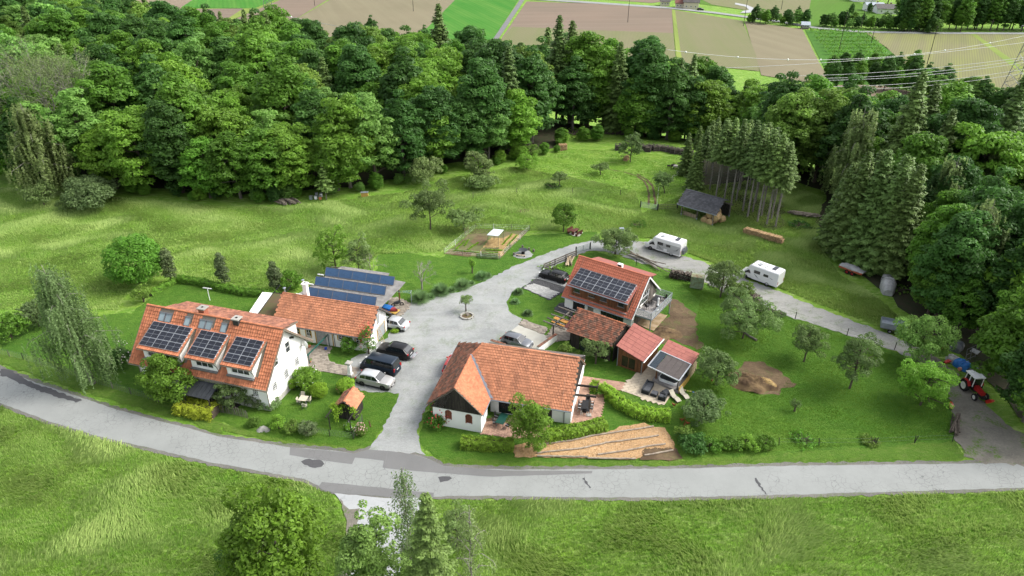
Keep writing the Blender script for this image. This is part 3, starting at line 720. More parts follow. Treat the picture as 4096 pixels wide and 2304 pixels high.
MB().tube([(-4.75,-.5,2.3), (-4.75,-.06,2.1), (-4.75,-.06,.1)], .05).build('downpipe', GREYM, H2)
chimney(H2, (-9.95,3.2,4.6), .55, .55, 2.1, WHITEP, WHITEP)
for x, y in ((-13.0,3.0), (-11.8,5.6)):
    k = MB().tube([(x,y,4.4), (x,y,5.75)], .08, 8).build('vent_pipe', ZINC, H2); MB().lathe([(.2,0), (.22,.05), (.1,.12)], 10, (x,y,5.72)).build('cowl', ZINC, k)
# green roof, white canopy
st = thing('sedum_roof_shed', 'flat-roofed shed with planted roof and dark frame between farmhouse and tiled barn', 'shed', H2.location, -.2685)
gp = [(-17.15,6.1), (-13.2,6.5), (-12.75,.9), (-16.0,.8)]
MB().prism([(-17.1,5.9), (-13.3,6.3), (-13.2,1.1), (-16.0,1.0)], 0, 2.42).build('wall', GREYW, st)
MB().prism([(-17.15,6.15), (-13.15,6.5), (-13.15,.9), (-16.0,.8)], 2.45, 2.62).build('planted_roof', SEDUM, st)
m = MB(); m.beam((-17.15,6.2,2.62), (-13.1,6.55,2.62), .1, .12); m.beam((-17.15,6.2,2.62), (-16.0,.75,2.62), .08, .12); m.beam((-17.15,6.2,2.62), (-17.5,8.5,2.62), .08, .08); m.beam((-15.5,6.3,2.62), (-15.9,8.6,2.62), .08, .08); m.build('frame', BLACKM, st)
cn = thing('canopy', 'narrow white panelled canopy beside the planted shed roof', 'canopy', H2.location, -.2685)
for k in range(6):
    t0, t1 = k/6, (k+.97)/6; a, b = V3((-18.75,6.0,2.6)), V3((-17.25,6.15,2.6)); c, d = V3((-17.35,.2,2.5)), V3((-16.1,.75,2.5))
    MB().slab([a.lerp(c,t0), b.lerp(d,t0), b.lerp(d,t1), a.lerp(c,t1)], .05).build('panel', WHITEP, cn)
m = MB()
for p in ((-18.7,5.9), (-17.3,6.0), (-17.3,.3), (-16.2,.85)): m.box((p[0],p[1],1.25), (.08,.08,2.5))
m.build('post', GREYM, cn)
# carport with collectors
cp = thing('carport', 'carport with grey corrugated roof carrying three rows of blue collectors', 'carport', H2.location, -.2685)
cpoly = [(-13.2,5.7), (-.75,5.7), (-.3,13.1), (-2.4,13.25), (-3.5,14.0), (-3.6,14.9), (-11.3,15.0)]
def corr(th, poly, z, mat, per=.18, amp=.035, nm='corrugated_roof', ang=0):
    xs = [p[0] for p in poly]; ys = [p[1] for p in poly]; m = MB(); x = min(xs)
    def span(x):
        r = []
        for (a, b), (c, d) in zip(poly, poly[1:]+poly[:1]):
            if (a > x) != (c > x): r.append(b+(d-b)*(x-a)/(c-a))
        r.sort(); return r[:2] if len(r) > 1 else None
    i = 0
    while x < max(xs)-per*.6:
        a, b = span(x+.003), span(x+per/2)
        if a and b:
            z0, z1 = (z, z+amp*2) if i % 2 == 0 else (z+amp*2, z)
            m.add([(x,a[0],z0), (x+per/2,b[0],z1), (x+per/2,b[1],z1), (x,a[1],z0)], [(0,1,2,3)])
        x += per/2; i += 1
    return m.build(nm, mat, th)
corr(cp, cpoly, 3.16, CORR)
m = MB()
for y in (5.9, 8.7, 11.5, 14.6): m.beam((-12.8,y,3.08), (-1.0 if y < 13 else -3.8,y,3.08), .1, .14)
m.build('purlin', GREYW, cp)
for x in (-12.6,-9,-5,-1.3):
    for y in (6.2, 12.6): MB().box((x,y,1.5), (.16,.16,3.0)).build('post', GREYW if x < -2 else BROWNW, cp)
cm = MB().box((1.045,0,.6), (2.05,.09,1.2)).build('collector', BLUEC, mesh_only=True)
fm_ = MB().box((1.045,0,0), (2.08,.11,.05)).box((1.045,0,1.2), (2.08,.11,.05)).box((0,0,.6), (.05,.11,1.2)).box((2.09,0,.6), (.05,.11,1.2)).build('frame', GREYM, mesh_only=True)
for y in (11.6, 8.75, 5.75):
    for k in range(5):
        mw = Matrix.Translation((-12.15+k*2.12, y, 3.28)) @ Matrix.Rotation(-radians(35), 4, 'X')
        o = link('solar_collector', cm, cp, mw=mw); link('frame', fm_, o)
    MB().tube([(-12.3,y-.1,3.36), (-13.2,y-.1,3.36)], .09).build('pipe', WHITEP, cp)
# ------------------------------------------------------------ L-shaped house with arched windows
H3 = thing('white_house', 'L-shaped white house with orange tiled roof and black timber gable, facing the road junction', 'house', A(2282,1697), -.235)
def l3(u, v, z): return tloc(H3, A(u, v, z))
RZ = 6.3
eR, vf = l3(2286,1646,2.35), l3(1960,1596,2.35)
apex, junc, rr3, P1 = None, l3(1932,1374,RZ), l3(2318,1431,RZ), None
def onplane(u, v, a, b, c):
    n = (b-a).cross(c-a); o = tloc(H3, (0,0,CH)); d = tloc(H3, np.array([0,0,CH])+ray(u, v))-o; return o+d*(n.dot(a-o)/n.dot(d))
P1 = onplane(1884,1421,vf,eR,rr3); apex = l3(1817,1554,P1.z+.05)
wR, wL, wLb = l3(1930,1662,2.5), l3(1711,1617,2.5), l3(1831,1381,2.5)
bkR = V3((rr3.x+.25, rr3.y*2-eR.y, 2.35)); bkL = V3((junc.x-3, rr3.y*2-eR.y, 2.35))
rf = slope(H3, [vf, eR, rr3, junc, P1], TILE_OLD, 'double', .36, .31, 300)
ridge_line(rf, junc, rr3, TILE_OLD, .13)
rw = slope(H3, [wR, vf, P1, apex], TILE_O, 'flat', .22, .2, 200)
ridge_line(rw, apex, P1, TILE_O, .13); ridge_line(rw, P1, junc, TILE_O, .13)
slope(H3, [wLb, wL, apex, P1], TILE_MOSS, 'double', .36, .31, 250)
slope(H3, [V3((wLb.x, wLb.y+.6, 2.5)), wLb, P1, junc], TILE_MOSS, 'double', .36, .31, 100)
slope(H3, [bkR, V3((junc.x, bkR.y, 2.35)), junc, rr3], TILE_OLD, 'flat', .36, .33, 0)
vm = MB(); a, b = P1+V3((0,0,.1)), vf+V3((0,0,.12))
for k in range(14):
    p, q = a.lerp(b, k/14), a.lerp(b, (k+1.1)/14); sx = .14+.22*(k % 2)*.4+k*.008
    vm.add([p+V3((-sx,0,.05)), q+V3((-sx,0,.05)), q+V3((sx+.05,0,.05)), p+V3((sx,0,.05))], [(0,1,2,3)])
vm.build('valley_flashing', ZINC, H3)
wc, ml, mc = l3(1925,1732,0), l3(1950,1676,0), V3((0,0,0))
gl = V3((wc.x-5.45, wc.y+.15, 0)); eg = (wc-gl).normalized(); GLn = (wc-gl).length
dl = (-8.15,.05,-5.8,2.0); d2 = (-3.6,.05,-2.1,2.0)
wall(H3, (0,0,0), X_, Z_, [(ml.x,0), (0,0), (0,2.7), (ml.x,2.7)], [dl, d2], PLASTER)
window(H3, (0,0,0), X_, Z_, dl, 3, 1, fm=DARKW, sill=False, name='terrace_door'); window(H3, (0,0,0), X_, Z_, d2, 2, 1, fm=DARKW, sill=False, name='terrace_door')
ga = [(GLn-4.05+.0,1.05,GLn-3.3,2.35), (GLn-1.75,.98,GLn-.98,2.28)]
wall(H3, gl, eg, Z_, [(0,0), (GLn,0), (GLn,2.55), (0,2.6)], ga, PLASTER)
def archwin(x0, z0, x1, z1):
    n = eg.cross(V3(Z_)); R = Matrix((eg, n, V3(Z_))).transposed(); cx = (x0+x1)/2
    at = lambda a, b, c: gl+eg*a+V3(Z_)*b+n*c
    w = MB().box(at(cx,(z0+z1)/2,-.16), (x1-x0,.02,z1-z0), R).build('arched_window', BLACKM, H3)
    r = (x1-x0)/2; zc = z1-r
    for k in range(9):
        a = pi*k/8; MB().box(at(cx+cos(a)*(r-.03), zc+sin(a)*(r-.03), .0), (.09,.05,.14), R @ Matrix.Rotation(-a, 3, 'Y')).build('brick', BRICK, w)
    for k in range(6):
        for x in (x0+.05, x1-.05): MB().box(at(x, z0+.08+k*(zc-z0)/6, .0), (.1,.05,.12), R).build('brick', BRICK, w)
    m = MB()
    for k in range(5):
        z = z0+.1+k*(z1-z0-.25)/5
        for j in range(3):
            x = x0+.16+j*.22; m.beam(at(x,z,-.08), at(x+.1,z+.2,-.08), .05, .07); m.beam(at(x+.1,z+.2,-.08), at(x+.2,z,-.08), .05, .07)
        m.beam(at(x0+.1,z,-.08), at(x1-.1,z,-.08), .05, .07)
    m.build('brick_lattice', BRICK, w)
    # plaster corners above the arch
    m = MB()
    for s in (-1, 1):
        pts = [at(cx+s*r*1.0, z1+.0, .004)]+[at(cx+s*cos(a)*r, zc+sin(a)*r, .004) for a in [pi/2*i/5 for i in range(6)]]
        m.add(pts, [(0, i, i+1) for i in range(1, 6)])
    m.build('spandrel', PLASTER, w)
for r in ga: archwin(*r)
wall(H3, wc, (ml-wc).normalized(), Z_, [(0,0), ((ml-wc).length,0), ((ml-wc).length,2.5), (0,2.5)], [], PLASTER)
wall(H3, (gl+V3((.3,8,0))), (gl-(gl+V3((.3,8,0)))).normalized(), Z_, [(0,0), (8,0), (8,2.6), (0,2.6)], [], PLASTER)
apo = (V3((apex.x,apex.y,0))-gl).dot(eg)
planks(H3, gl+(-eg.cross(V3(Z_)))*-.05, eg, Z_, [(-.25,2.5), (GLn+.25,2.5), (apo,apex.z-.12)], DARKW, .17)
wall(H3, (0,0,0), Y_, Z_, [(0,0), (9.9,0), (9.9,2.5), (rr3.y,RZ-.2), (0,2.5)], [], PLASTER)
planks(H3, (.03,0,0), Y_, Z_, [(-.2,2.3), (10.2,2.3), (rr3.y,RZ-.05)], DARKW, .2)
wall(H3, (0,9.9,0), (-1,0,0), Z_, [(0,0), (12,0), (12,2.5), (0,2.5)], [], PLASTER)
gutter(H3, vf+V3((.1,-.1,-.06)), eR+V3((0,-.1,-.06)), ZINC); gutter(H3, wR+V3((.1,0,-.06)), vf+V3((.05,0,-.06)), ZINC); gutter(H3, wL+V3((-.1,0,-.06)), wLb+V3((-.1,0,-.06)), ZINC)
gutter(H3, wR+V3((0,-.02,0)), apex+V3((0,-.04,-.0)), BROWNPAINT, .04)
for y, z in ((3.94,2.45), (2.35,2.3)): MB().beam((0,y,z), (2.35,y+.15,z+.02), .16, .2).build('beam', DARKW, H3)
MB().tube([(eR.x-.8,eR.y+.1,2.3), (-.75,-.06,2.0), (-.75,-.06,.1)], .05).build('downpipe', GREYM, H3)
m = MB(); m.beam(eR.lerp(rr3,.02)+V3((-1.15,0,.14)), rr3+V3((-1.15,-.1,.14)), .02, .02); m.beam(wR+V3((-.3,.25,.16)), apex+V3((0,.3,.16)), .02, .02); m.build('lightning_wire', PINKP, H3)

# ------------------------------------------------------------ house with balcony
H4 = thing('balcony_house', 'house with bright orange roof, wood-clad solar dormer and glass-railed balcony', 'house', (15.86, 79.56, 0), -.6034)
L4 = 10.26
fw_ = [(-8.95,.1,-7.05,1.78), (-6.62,.05,-5.7,1.78), (-4.6,.1,-1.15,1.8)]
wall(H4, (0,0,0), X_, Z_, [(-L4,0), (0,0), (0,2.3), (-L4,2.3)], fw_, PLASTER)
for i, r in enumerate(fw_): window(H4, (0,0,0), X_, Z_, r, (3, 1, 4)[i], 1, fm=GREYW, sill=False, gm=GLASS if i != 1 else M('curtained_glass', (.30,.27,.22), None, 2, .4, 0))
wall(H4, (0,0,0), Y_, Z_, [(0,0), (7.4,0), (7.4,2.7), (3.94,6.15), (0,2.25)], [(2.4,2.35,4.95,4.1)], PLASTER)
planks(H4, (.03,0,0), Y_, Z_, [(.1,2.25), (7.75,2.3), (3.94,6.2)], GREYW, .19, holes=[(2.4,2.35,4.95,4.1)])
window(H4, (0,0,0), Y_, Z_, (2.4,2.35,4.95,4.1), 4, 2, fm=WHITEP, sill=False)
planks(H4, (.03,0,0), Y_, Z_, [(.9,.05), (5.5,.05), (5.5,2.0), (.9,2.0)], GREYW, .3)
wall(H4, (-L4,7.4,0), (0,-1,0), Z_, [(0,0), (7.4,0), (7.4,2.25), (3.46,6.15), (0,2.7)], [], PLASTER)
wall(H4, (0,7.38,0), (-1,0,0), Z_, [(0,0), (L4,0), (L4,2.7), (0,2.7)], [], PLASTER)
rf = slope(H4, [(-10.54,-.49,1.91), (.3,-.49,1.91), (.3,3.94,6.4), (-10.54,3.94,6.4)], TILE_N, 'roll', .3, .4, 300, stagger=False, slabm=GREYW, skip=lambda c: -9.3 < c.x < -.9 and .05 < c.y < 2.5)
slope(H4, [(.3,8.4,2.4), (-10.54,8.4,2.4), (-10.54,3.94,6.4), (.3,3.94,6.4)], TILE_N, 'roll', .3, .4, 0, stagger=False, slabm=GREYW)
ridge_line(rf, (-10.54,3.94,6.39), (.3,3.94,6.39), TILE_N, .14)
gutter(H4, (-10.5,-.56,1.85), (.3,-.56,1.85), ZINC); verge(H4, [(.33,-.5,1.93), (.33,3.94,6.4), (.33,8.4,2.4)], WHITEP, .2)
m = MB(); m.beam((-9.55,-.35,2.2), (-9.55,3.9,6.5), .025, .025); m.beam((-.35,-.35,2.2), (-.35,3.9,6.5), .025, .025); m.build('lightning_wire', PINKP, H4)
planks(H4, (0,-.03,0), X_, Z_, [(-9.25,2.32), (-.82,2.32), (-.82,3.85), (-9.25,3.85)], BROWNW, .14, holes=[(-8.84,3.0,-7.93,3.75), (-6.57,3.0,-5.68,3.75), (-4.74,3.0,-3.79,3.75), (-2.13,3.0,-1.19,3.75)])
for x0, x1 in ((-8.84,-7.93), (-6.57,-5.68), (-4.74,-3.79), (-2.13,-1.19)): window(H4, (0,-.03,0), X_, Z_, (x0,3.0,x1,3.75), 1, 1, fm=GREYW, reveal=.03, name='dormer_window', sillm=ZINC)
for x in (-9.25,-.82): MB().add([(x,-.03,2.32), (x,-.03,3.85), (x,2.6,5.05)], [(0,1,2)]).build('dormer_cheek', BROWNW, H4)
MB().box((-5.05,-.2,2.28), (8.7,.3,.06)).build('flashing', ZINC, H4)
MB().slab([(-9.75,-.36,3.98), (-.55,-.36,3.98), (-.65,2.75,5.22), (-9.4,2.75,5.22)], .12).build('dormer_roof', REDFELT, H4)
gutter(H4, (-9.75,-.42,3.9), (-.5,-.42,3.9), ZINC); MB().tube([(-.6,-.4,3.85), (-.6,-.1,3.5), (-.6,-.15,2.6)], .04).build('downpipe', PINKP, H4)
es = V3((0,3.11,1.24)).normalized(); nn = V3((1,0,0)).cross(es)
solar(H4, (-9.5,-.36+.12*es.y,3.98+.12*es.z), X_, es, nn, 5, 3, 1.72, 1.07)
MB().slab([(-9.3,4.7,5.95), (-.1,4.7,5.95), (.0,7.0,5.35), (-9.1,7.1,5.35)], .12).build('flat_roof', REDFELT, H4)
MB().prism([(-9,4.9), (-.4,4.9), (-.4,6.9), (-9,6.9)], 2.5, 5.3).build('dormer_wall', GREYW, H4)
k = MB().box((-4.6,5.0,6.15), (.7,.5,.55)).build('chimney', WHITEP, H4); MB().box((-4.6,4.74,6.2), (.5,.02,.3)).build('opening', BLACKM, k)
# balcony
BX0, BX1, BY0, BY1, BZ = .3, 2.62, .35, 6.9, 2.35
for i in range(int((BY1-BY0)/.15)): MB().box(((BX0+BX1)/2, BY0+.075+i*.15, BZ), (BX1-BX0,.142,.04)).build('deck_board', DECKW, H4)
m = MB(); m.beam((BX1,BY0,BZ-.12), (BX1,BY1,BZ-.12), .1, .18); m.beam((BX0,BY0,BZ-.12), (BX1,BY0,BZ-.12), .1, .18); m.beam((BX0,BY1,BZ-.12), (BX1,BY1,BZ-.12), .1, .18); m.build('balcony_frame', ZINC, H4)
for y in (BY0+.1, BY1-.1): MB().box((BX1-.1,y,BZ/2-.1), (.12,.12,BZ-.2)).build('post', ZINC, H4)
m = MB(); zr_ = BZ+.95
for a, b in (((BX1,BY0),(BX1,BY1)), ((BX0,BY0),(BX1,BY0)), ((BX0,BY1),(BX1,BY1))):
    m.beam((*a,zr_), (*b,zr_), .05, .05); L = (V3(b)-V3(a)).length; k = max(2, int(L/1.2))
    for i in range(k+1):
        q = V3(a).lerp(V3(b), i/k); m.box((q.x,q.y,BZ+.45), (.04,.04,.95))
m.build('railing', ZINC, H4)
RGL = M('railing_glass', (.55,.62,.62), None, 2, .1, 0, alpha=.28)
for a, b in (((BX1,BY0),(BX1,BY1)), ((BX0,BY0),(BX1,BY0)), ((BX0,BY1),(BX1,BY1))):
    L = (V3(b)-V3(a)).length; k = max(2, int(L/1.2))
    for i in range(k):
        p, q = V3(a).lerp(V3(b), (i+.04)/k), V3(a).lerp(V3(b), (i+.96)/k); MB().beam((p.x,p.y,BZ+.5), (q.x,q.y,BZ+.5), .012, .78).build('glass_panel', RGL, H4)

# old tiled shed, red felt roofs
OS = thing('old_tiled_shed', 'dark timber shed with mossy old tiled roof in front of the balcony house', 'shed', H4.location, -.6034)
rf = slope(OS, [(-4.95,-8.55,2.45), (1.35,-8.4,2.45), (1.9,-5.8,4.5), (-5.05,-5.78,4.5)], TILE_MOSS, 'flat', .27, .27, 300, slabm=DARKW)
slope(OS, [(1.9,-3.1,2.45), (-5.0,-3.1,2.45), (-5.05,-5.78,4.5), (1.9,-5.8,4.5)], TILE_MOSS, 'flat', .27, .27, 0, slabm=DARKW)
ridge_line(rf, (-5.05,-5.78,4.49), (1.9,-5.8,4.49), TILE_O, .13, .34)
planks(OS, (0,-8.1,0), X_, Z_, [(-4.5,0), (1.2,0), (1.2,2.7), (-4.5,2.7)], DARKW, .25, holes=[(-3.2,0.05,-1.6,2.2)])
planks(OS, (1.5,0,0), Y_, Z_, [(-8.1,0), (-3.4,0), (-3.4,2.6), (-5.8,4.3), (-8.1,2.6)], DARKW, .25)
planks(OS, (-4.6,0,0), (0,-1,0), Z_, [(3.4,0), (8.1,0), (8.1,2.6), (5.8,4.3), (3.4,2.6)], DARKW, .25)
MB().box((-2.4,-8.0,1.1), (1.6,.04,2.1)).build('glazing', GLASS, OS)
MB().slab([(-5.8,-7.7,2.35), (-4.9,-7.9,2.35), (-5.0,-5.6,3.3), (-5.6,-5.6,3.2)], .08).build('side_roof', REDFELT, OS)
def felt(th, a, b, c, d, nx, ny, th_=.1):
    a, b, c, d = map(V3, (a, b, c, d)); MB().slab([a-V3((0,0,.03)), b-V3((0,0,.03)), c-V3((0,0,.03)), d-V3((0,0,.03))], th_).build('roof', M('felt_joint', (.16,.06,.05), None, 3, .9, 0), th)
    for j in range(ny):
        of = random.random()*.6
        for i in range(nx+1):
            u0, u1 = max(0,(i-of)/nx), min(1,(i+1-of)/nx); v0, v1 = j/ny, (j+1)/ny
            if u1-u0 < .02: continue
            q = lambda u, v: a.lerp(b,u).lerp(d.lerp(c,u),v)
            g = .004; MB().slab([q(u0+g,v0+g), q(u1-g,v0+g), q(u1-g,v1-g), q(u0+g,v1-g)], .02).build('felt_sheet', REDFELT, th)
RA = thing('red_roofed_shed', 'timber shed with large red felt roof and barn-style window, beside the pool terrace', 'shed', H4.location, -.6034)
felt(RA, (2.1,-8.65,3.05), (5.9,-8.95,2.35), (6.0,-3.55,2.75), (1.8,-3.3,3.45), 4, 7)
gutter(RA, (6.0,-9.0,2.28), (6.08,-3.5,2.68), WHITEP, .07)
planks(RA, (0,-8.3,0), X_, Z_, [(2.3,0), (5.6,0), (5.6,2.3), (2.3,2.9)], BROWNW, .2, holes=[(2.75,.15,4.75,1.85)])
window(RA, (0,-8.3,0), X_, Z_, (2.75,.15,4.75,1.85), 2, 1, fm=BROWNW, gm=M('dim_glass', (.06,.055,.03), (.03,.03,.02), 1, .12, 0), reveal=.04, sill=False, fw=.1)
planks(RA, (5.6,0,0), Y_, Z_, [(-8.3,0), (-3.8,0), (-3.8,2.5), (-8.3,2.3)], BROWNW, .25)
planks(RA, (2.3,0,0), (0,-1,0), Z_, [(3.8,0), (8.3,0), (8.3,2.8), (3.8,3.2)], DARKW, .3)
MB().tube([(5.95,-9.0,2.3), (5.65,-8.6,2.1), (5.65,-8.6,.05)], .05).build('downpipe', ZINC, RA); MB().tube([(2.35,-8.55,2.9), (2.35,-8.45,.05)], .045).build('downpipe', ZINC, RA)
RB = thing('pool_pavilion', 'pavilion with red felt roof and glazed canopy over a covered hot tub', 'pavilion', H4.location, -.6034)
felt(RB, (6.75,-5.9,2.62), (10.95,-6.35,2.42), (10.85,-3.6,2.45), (6.5,-3.15,2.65), 3, 4)
planks(RB, (10.7,0,0), Y_, Z_, [(-6.3,0), (-3.8,0), (-3.8,2.4), (-6.3,2.35)], PALEW, .2)
planks(RB, (0,-3.8,0), (-1,0,0), Z_, [(-10.7,0), (-6.9,0), (-6.9,2.45), (-10.7,2.35)], BROWNW, .25)
q = [(6.7,-9.35,2.3), (10.85,-9.85,2.2), (10.85,-6.42,2.5), (6.72,-6.0,2.58)]
m = MB()
for i in range(4): m.beam(q[i], q[(i+1) % 4], .13, .12)
m.build('canopy_frame', ALU, RB)
SOL = M('brown_shade', (.075,.06,.055), (.095,.08,.072), 3, .6, .2); LOUV = M('dark_louvre', (.03,.045,.06), None, 2, .4, 0)
a, b, c, d = map(V3, q); qq = lambda u, v: a.lerp(b,u).lerp(d.lerp(c,u),v)
for i in range(6): MB().slab([qq(.02+i*.035,.03), qq(.05+i*.035,.03), qq(.05+i*.035,.97), qq(.02+i*.035,.97)], .04).build('louvre', LOUV, RB)
for i in range(4): MB().slab([qq(.24+i*.185,.03), qq(.42+i*.185,.03), qq(.42+i*.185,.97), qq(.24+i*.185,.97)], .03).build('shade_panel', SOL, RB)
for x, y in ((7.6,-8.6), (10.55,-9.2), (10.6,-6.3), (7.4,-6.2)): MB().box((x,y,1.15), (.14,.14,2.3)).build('post', BROWNW if x < 8 else GREYW, RB)
MB().prism([(7.3,-9.0), (10.8,-9.4), (10.8,-6.0), (7.3,-5.9)], 0, .4).build('deck', DECKW, RB)
MB().box((10.8,-7.7,.45), (.06,3.3,.9)).build('side_board', YELP, RB)
ht = thing('hot_tub', 'white-rimmed hot tub under a dark cover inside the pool pavilion', 'hot tub', hmat(RB) @ V3((9.05,-7.75,.4)), -.6034)
m = MB(); m.prism([(-1.2+.3,-1.0), (.9,-1.0), (1.2,-.7), (1.2,.7), (.9,1.0), (-.9,1.0), (-1.2,.7), (-1.2,-.7)], 0, .35).build('shell', WHITEP, ht)
MB().prism([(-.85,-.9), (.85,-.9), (1.08,-.65), (1.08,.65), (.85,.9), (-.85,.9), (-1.08,.65), (-1.08,-.65)], .35, .42).build('cover', DARKMETAL, ht)
# ------------------------------------------------------------ foliage
LEAF = {
 'beech': leafmat('beech_leaves', (.072,.155,.018)), 'maple': leafmat('maple_leaves', (.10,.19,.022)), 'dark': leafmat('dark_leaves', (.040,.095,.018)),
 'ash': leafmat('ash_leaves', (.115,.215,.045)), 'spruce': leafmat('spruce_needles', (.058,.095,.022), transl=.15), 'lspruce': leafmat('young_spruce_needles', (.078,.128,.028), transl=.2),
 'birch': leafmat('birch_leaves', (.12,.165,.055)), 'apple': leafmat('apple_leaves', (.095,.145,.045)), 'lime': leafmat('lime_green_leaves', (.15,.26,.022)),
 'walnut': leafmat('walnut_leaves', (.085,.145,.015), .55), 'hedge': leafmat('hedge_leaves', (.15,.25,.025)), 'olive': leafmat('olive_leaves', (.095,.16,.026)),
 'yellow': leafmat('yellow_leaves', (.19,.22,.02)), 'cypress': leafmat('cypress_leaves', (.05,.07,.025), transl=.1), 'pampas': leafmat('pampas_blades', (.13,.21,.085)),
 'sage': leafmat('sage_green_leaves', (.095,.145,.052)),
}
BARK = M('brown_bark', (.12,.095,.07), (.07,.055,.04), 6, .9, .5, stretch=(1,1,.3)); PBARK = M('pale_bark', (.34,.32,.28), (.17,.155,.13), 5, .9, .4, stretch=(1,1,.4))
GBARK = M('grey_bark', (.22,.20,.17), (.12,.105,.085), 5, .9, .4, stretch=(1,1,.3)); DEADW = M('dead_twig_bark', (.36,.33,.29), (.24,.22,.19), 5, .9, .2)
def leaves(C, N, size, asp=.5, jit=.6, curl=0):
    """one pointed four-sided leaf at each C with normal near N"""
    n = len(C); N = N + rng.normal(0, jit, (n, 3)); N /= np.linalg.norm(N, axis=1)[:, None]+1e-9
    r = rng.normal(0, 1, (n, 3)); U = np.cross(N, r); U /= np.linalg.norm(U, axis=1)[:, None]+1e-9; W = np.cross(N, U)
    s = (size*rng.uniform(.65, 1.25, n))[:, None] if np.isscalar(size) else size[:, None]
    a = U*s; b = W*s*asp
    v = np.stack([C-a, C-b+a*.15, C+a, C+b+a*.15], 1).reshape(-1, 3)
    return v, np.arange(4*n).reshape(n, 4)
def sph(n):
    v = rng.normal(0, 1, (n, 3)); return v/np.linalg.norm(v, axis=1)[:, None]
def clumps(centers, radii, per, size, flat=.75, asp=.5, jit=.55, up=.35, cut=-.35, tv=.5):
    Cs, Ns, Ts = [], [], []
    for c, r in zip(centers, radii):
        k = int(per*r*r) if per > 0 else int(-per)
        d = sph(k*2); d = d[d[:, 2] > cut][:k]; q = rng.uniform(.72, 1.05, len(d))[:, None]
        Cs.append(c+d*q*np.array([r, r, r*flat])); Ns.append(d+np.array([0, 0, up])); Ts.append(np.full(len(d), rng.uniform(.5-tv/2, .5+tv/2))+rng.uniform(-.22, .22, len(d)))
    C = np.concatenate(Cs); N = np.concatenate(Ns); t = np.clip(np.concatenate(Ts), 0, 1)
    v, f = leaves(C, N, size, asp, jit); return v, f, t
def branches(h, r0, tips, fork=.35, lean=(0,0), n=5, twig=.03, mb=None):
    """trunk with limbs reaching the clump centres"""
    m = mb or MB(); lx, ly = lean
    tr = [(lx*t+.08*h*.1*sin(5*t), ly*t+.05*h*.1*sin(7*t+1), h*t) for t in (0, .15, .35, .55, .75, .92)]
    m.tube(tr, [r0*1.25, r0, r0*.85, r0*.65, r0*.4, r0*.12], 7)
    for c in tips:
        z0 = max(fork*h*.8, min(c[2]-.22*np.hypot(c[0], c[1])-.3, .85*h)); t = z0/h
        p0 = V3((lx*t, ly*t, z0)); p2 = V3(c); mid = p0.lerp(p2, .5)+V3((0, 0, .12*(p2-p0).length*random.uniform(-.2, 1)))
        L = (p2-p0).length; m.tube([p0, mid, p2], [min(r0*.4, .03+L*.025), .02+L*.012, twig*.5], n-1 if L < 2 else n, cap=False)
    return m
CR = {}
def crown_round(key, h, R, mat, nc=60, rc=1.3, per=55, leaf=.3, base=.25, top=1.0, seed=0, egg=.6, bark=BARK, r0=None, gaps=0., lean=(0,0), asp=.5, shell=.55, clump_flat=.75, lump=.22):
    """makes (crown mesh, trunk mesh) at height h and radius R"""
    rs = np.random.RandomState(seed); zc = h*(base+top)/2; hz = h*(top-base)/2
    d = rs.normal(0, 1, (nc*4, 3)); d /= np.linalg.norm(d, axis=1)[:, None]
    d = d[d[:, 2] > -.75][:nc]
    # spread the directions
    for _ in range(6):
        df = d[:, None]-d[None]; w = 1/(np.sum(df**2, -1)+.02)**1.5; np.fill_diagonal(w, 0); d += .01*(df*w[..., None]).sum(1)/len(d)*8; d /= np.linalg.norm(d, axis=1)[:, None]
    lob = 1+lump*np.sin(d[:, 0]*3.1+seed)*np.cos(d[:, 1]*2.7+seed*1.7)+rs.uniform(-lump, lump*.6, len(d))
    q = rs.uniform(shell, 1.02, len(d))**.6*lob
    wd = 1-egg*.45*np.clip(d[:, 2], 0, 1)**2
    Re = R-.6*rc; hz = max(hz-.55*rc, hz*.5)
    c = np.c_[d[:, 0]*Re*q*wd, d[:, 1]*Re*q*wd, zc+d[:, 2]*hz*q]
    c[:, 0] += lean[0]*c[:, 2]/h; c[:, 1] += lean[1]*c[:, 2]/h
    if gaps: c = c[rs.uniform(0, 1, len(c)) > gaps]
    r = rc*rs.uniform(.5, 1.3, len(c))
    v, f, t = clumps(c, r, per, leaf, clump_flat, asp)
    cm = big_mesh('crown', v, f, t, LEAF[mat] if isinstance(mat, str) else mat)
    tm = branches(h*.8, r0 or max(.1, h*.016), c[rs.permutation(len(c))[:26]], base+.1, lean).build('trunk', bark, mesh_only=True)
    return cm, tm
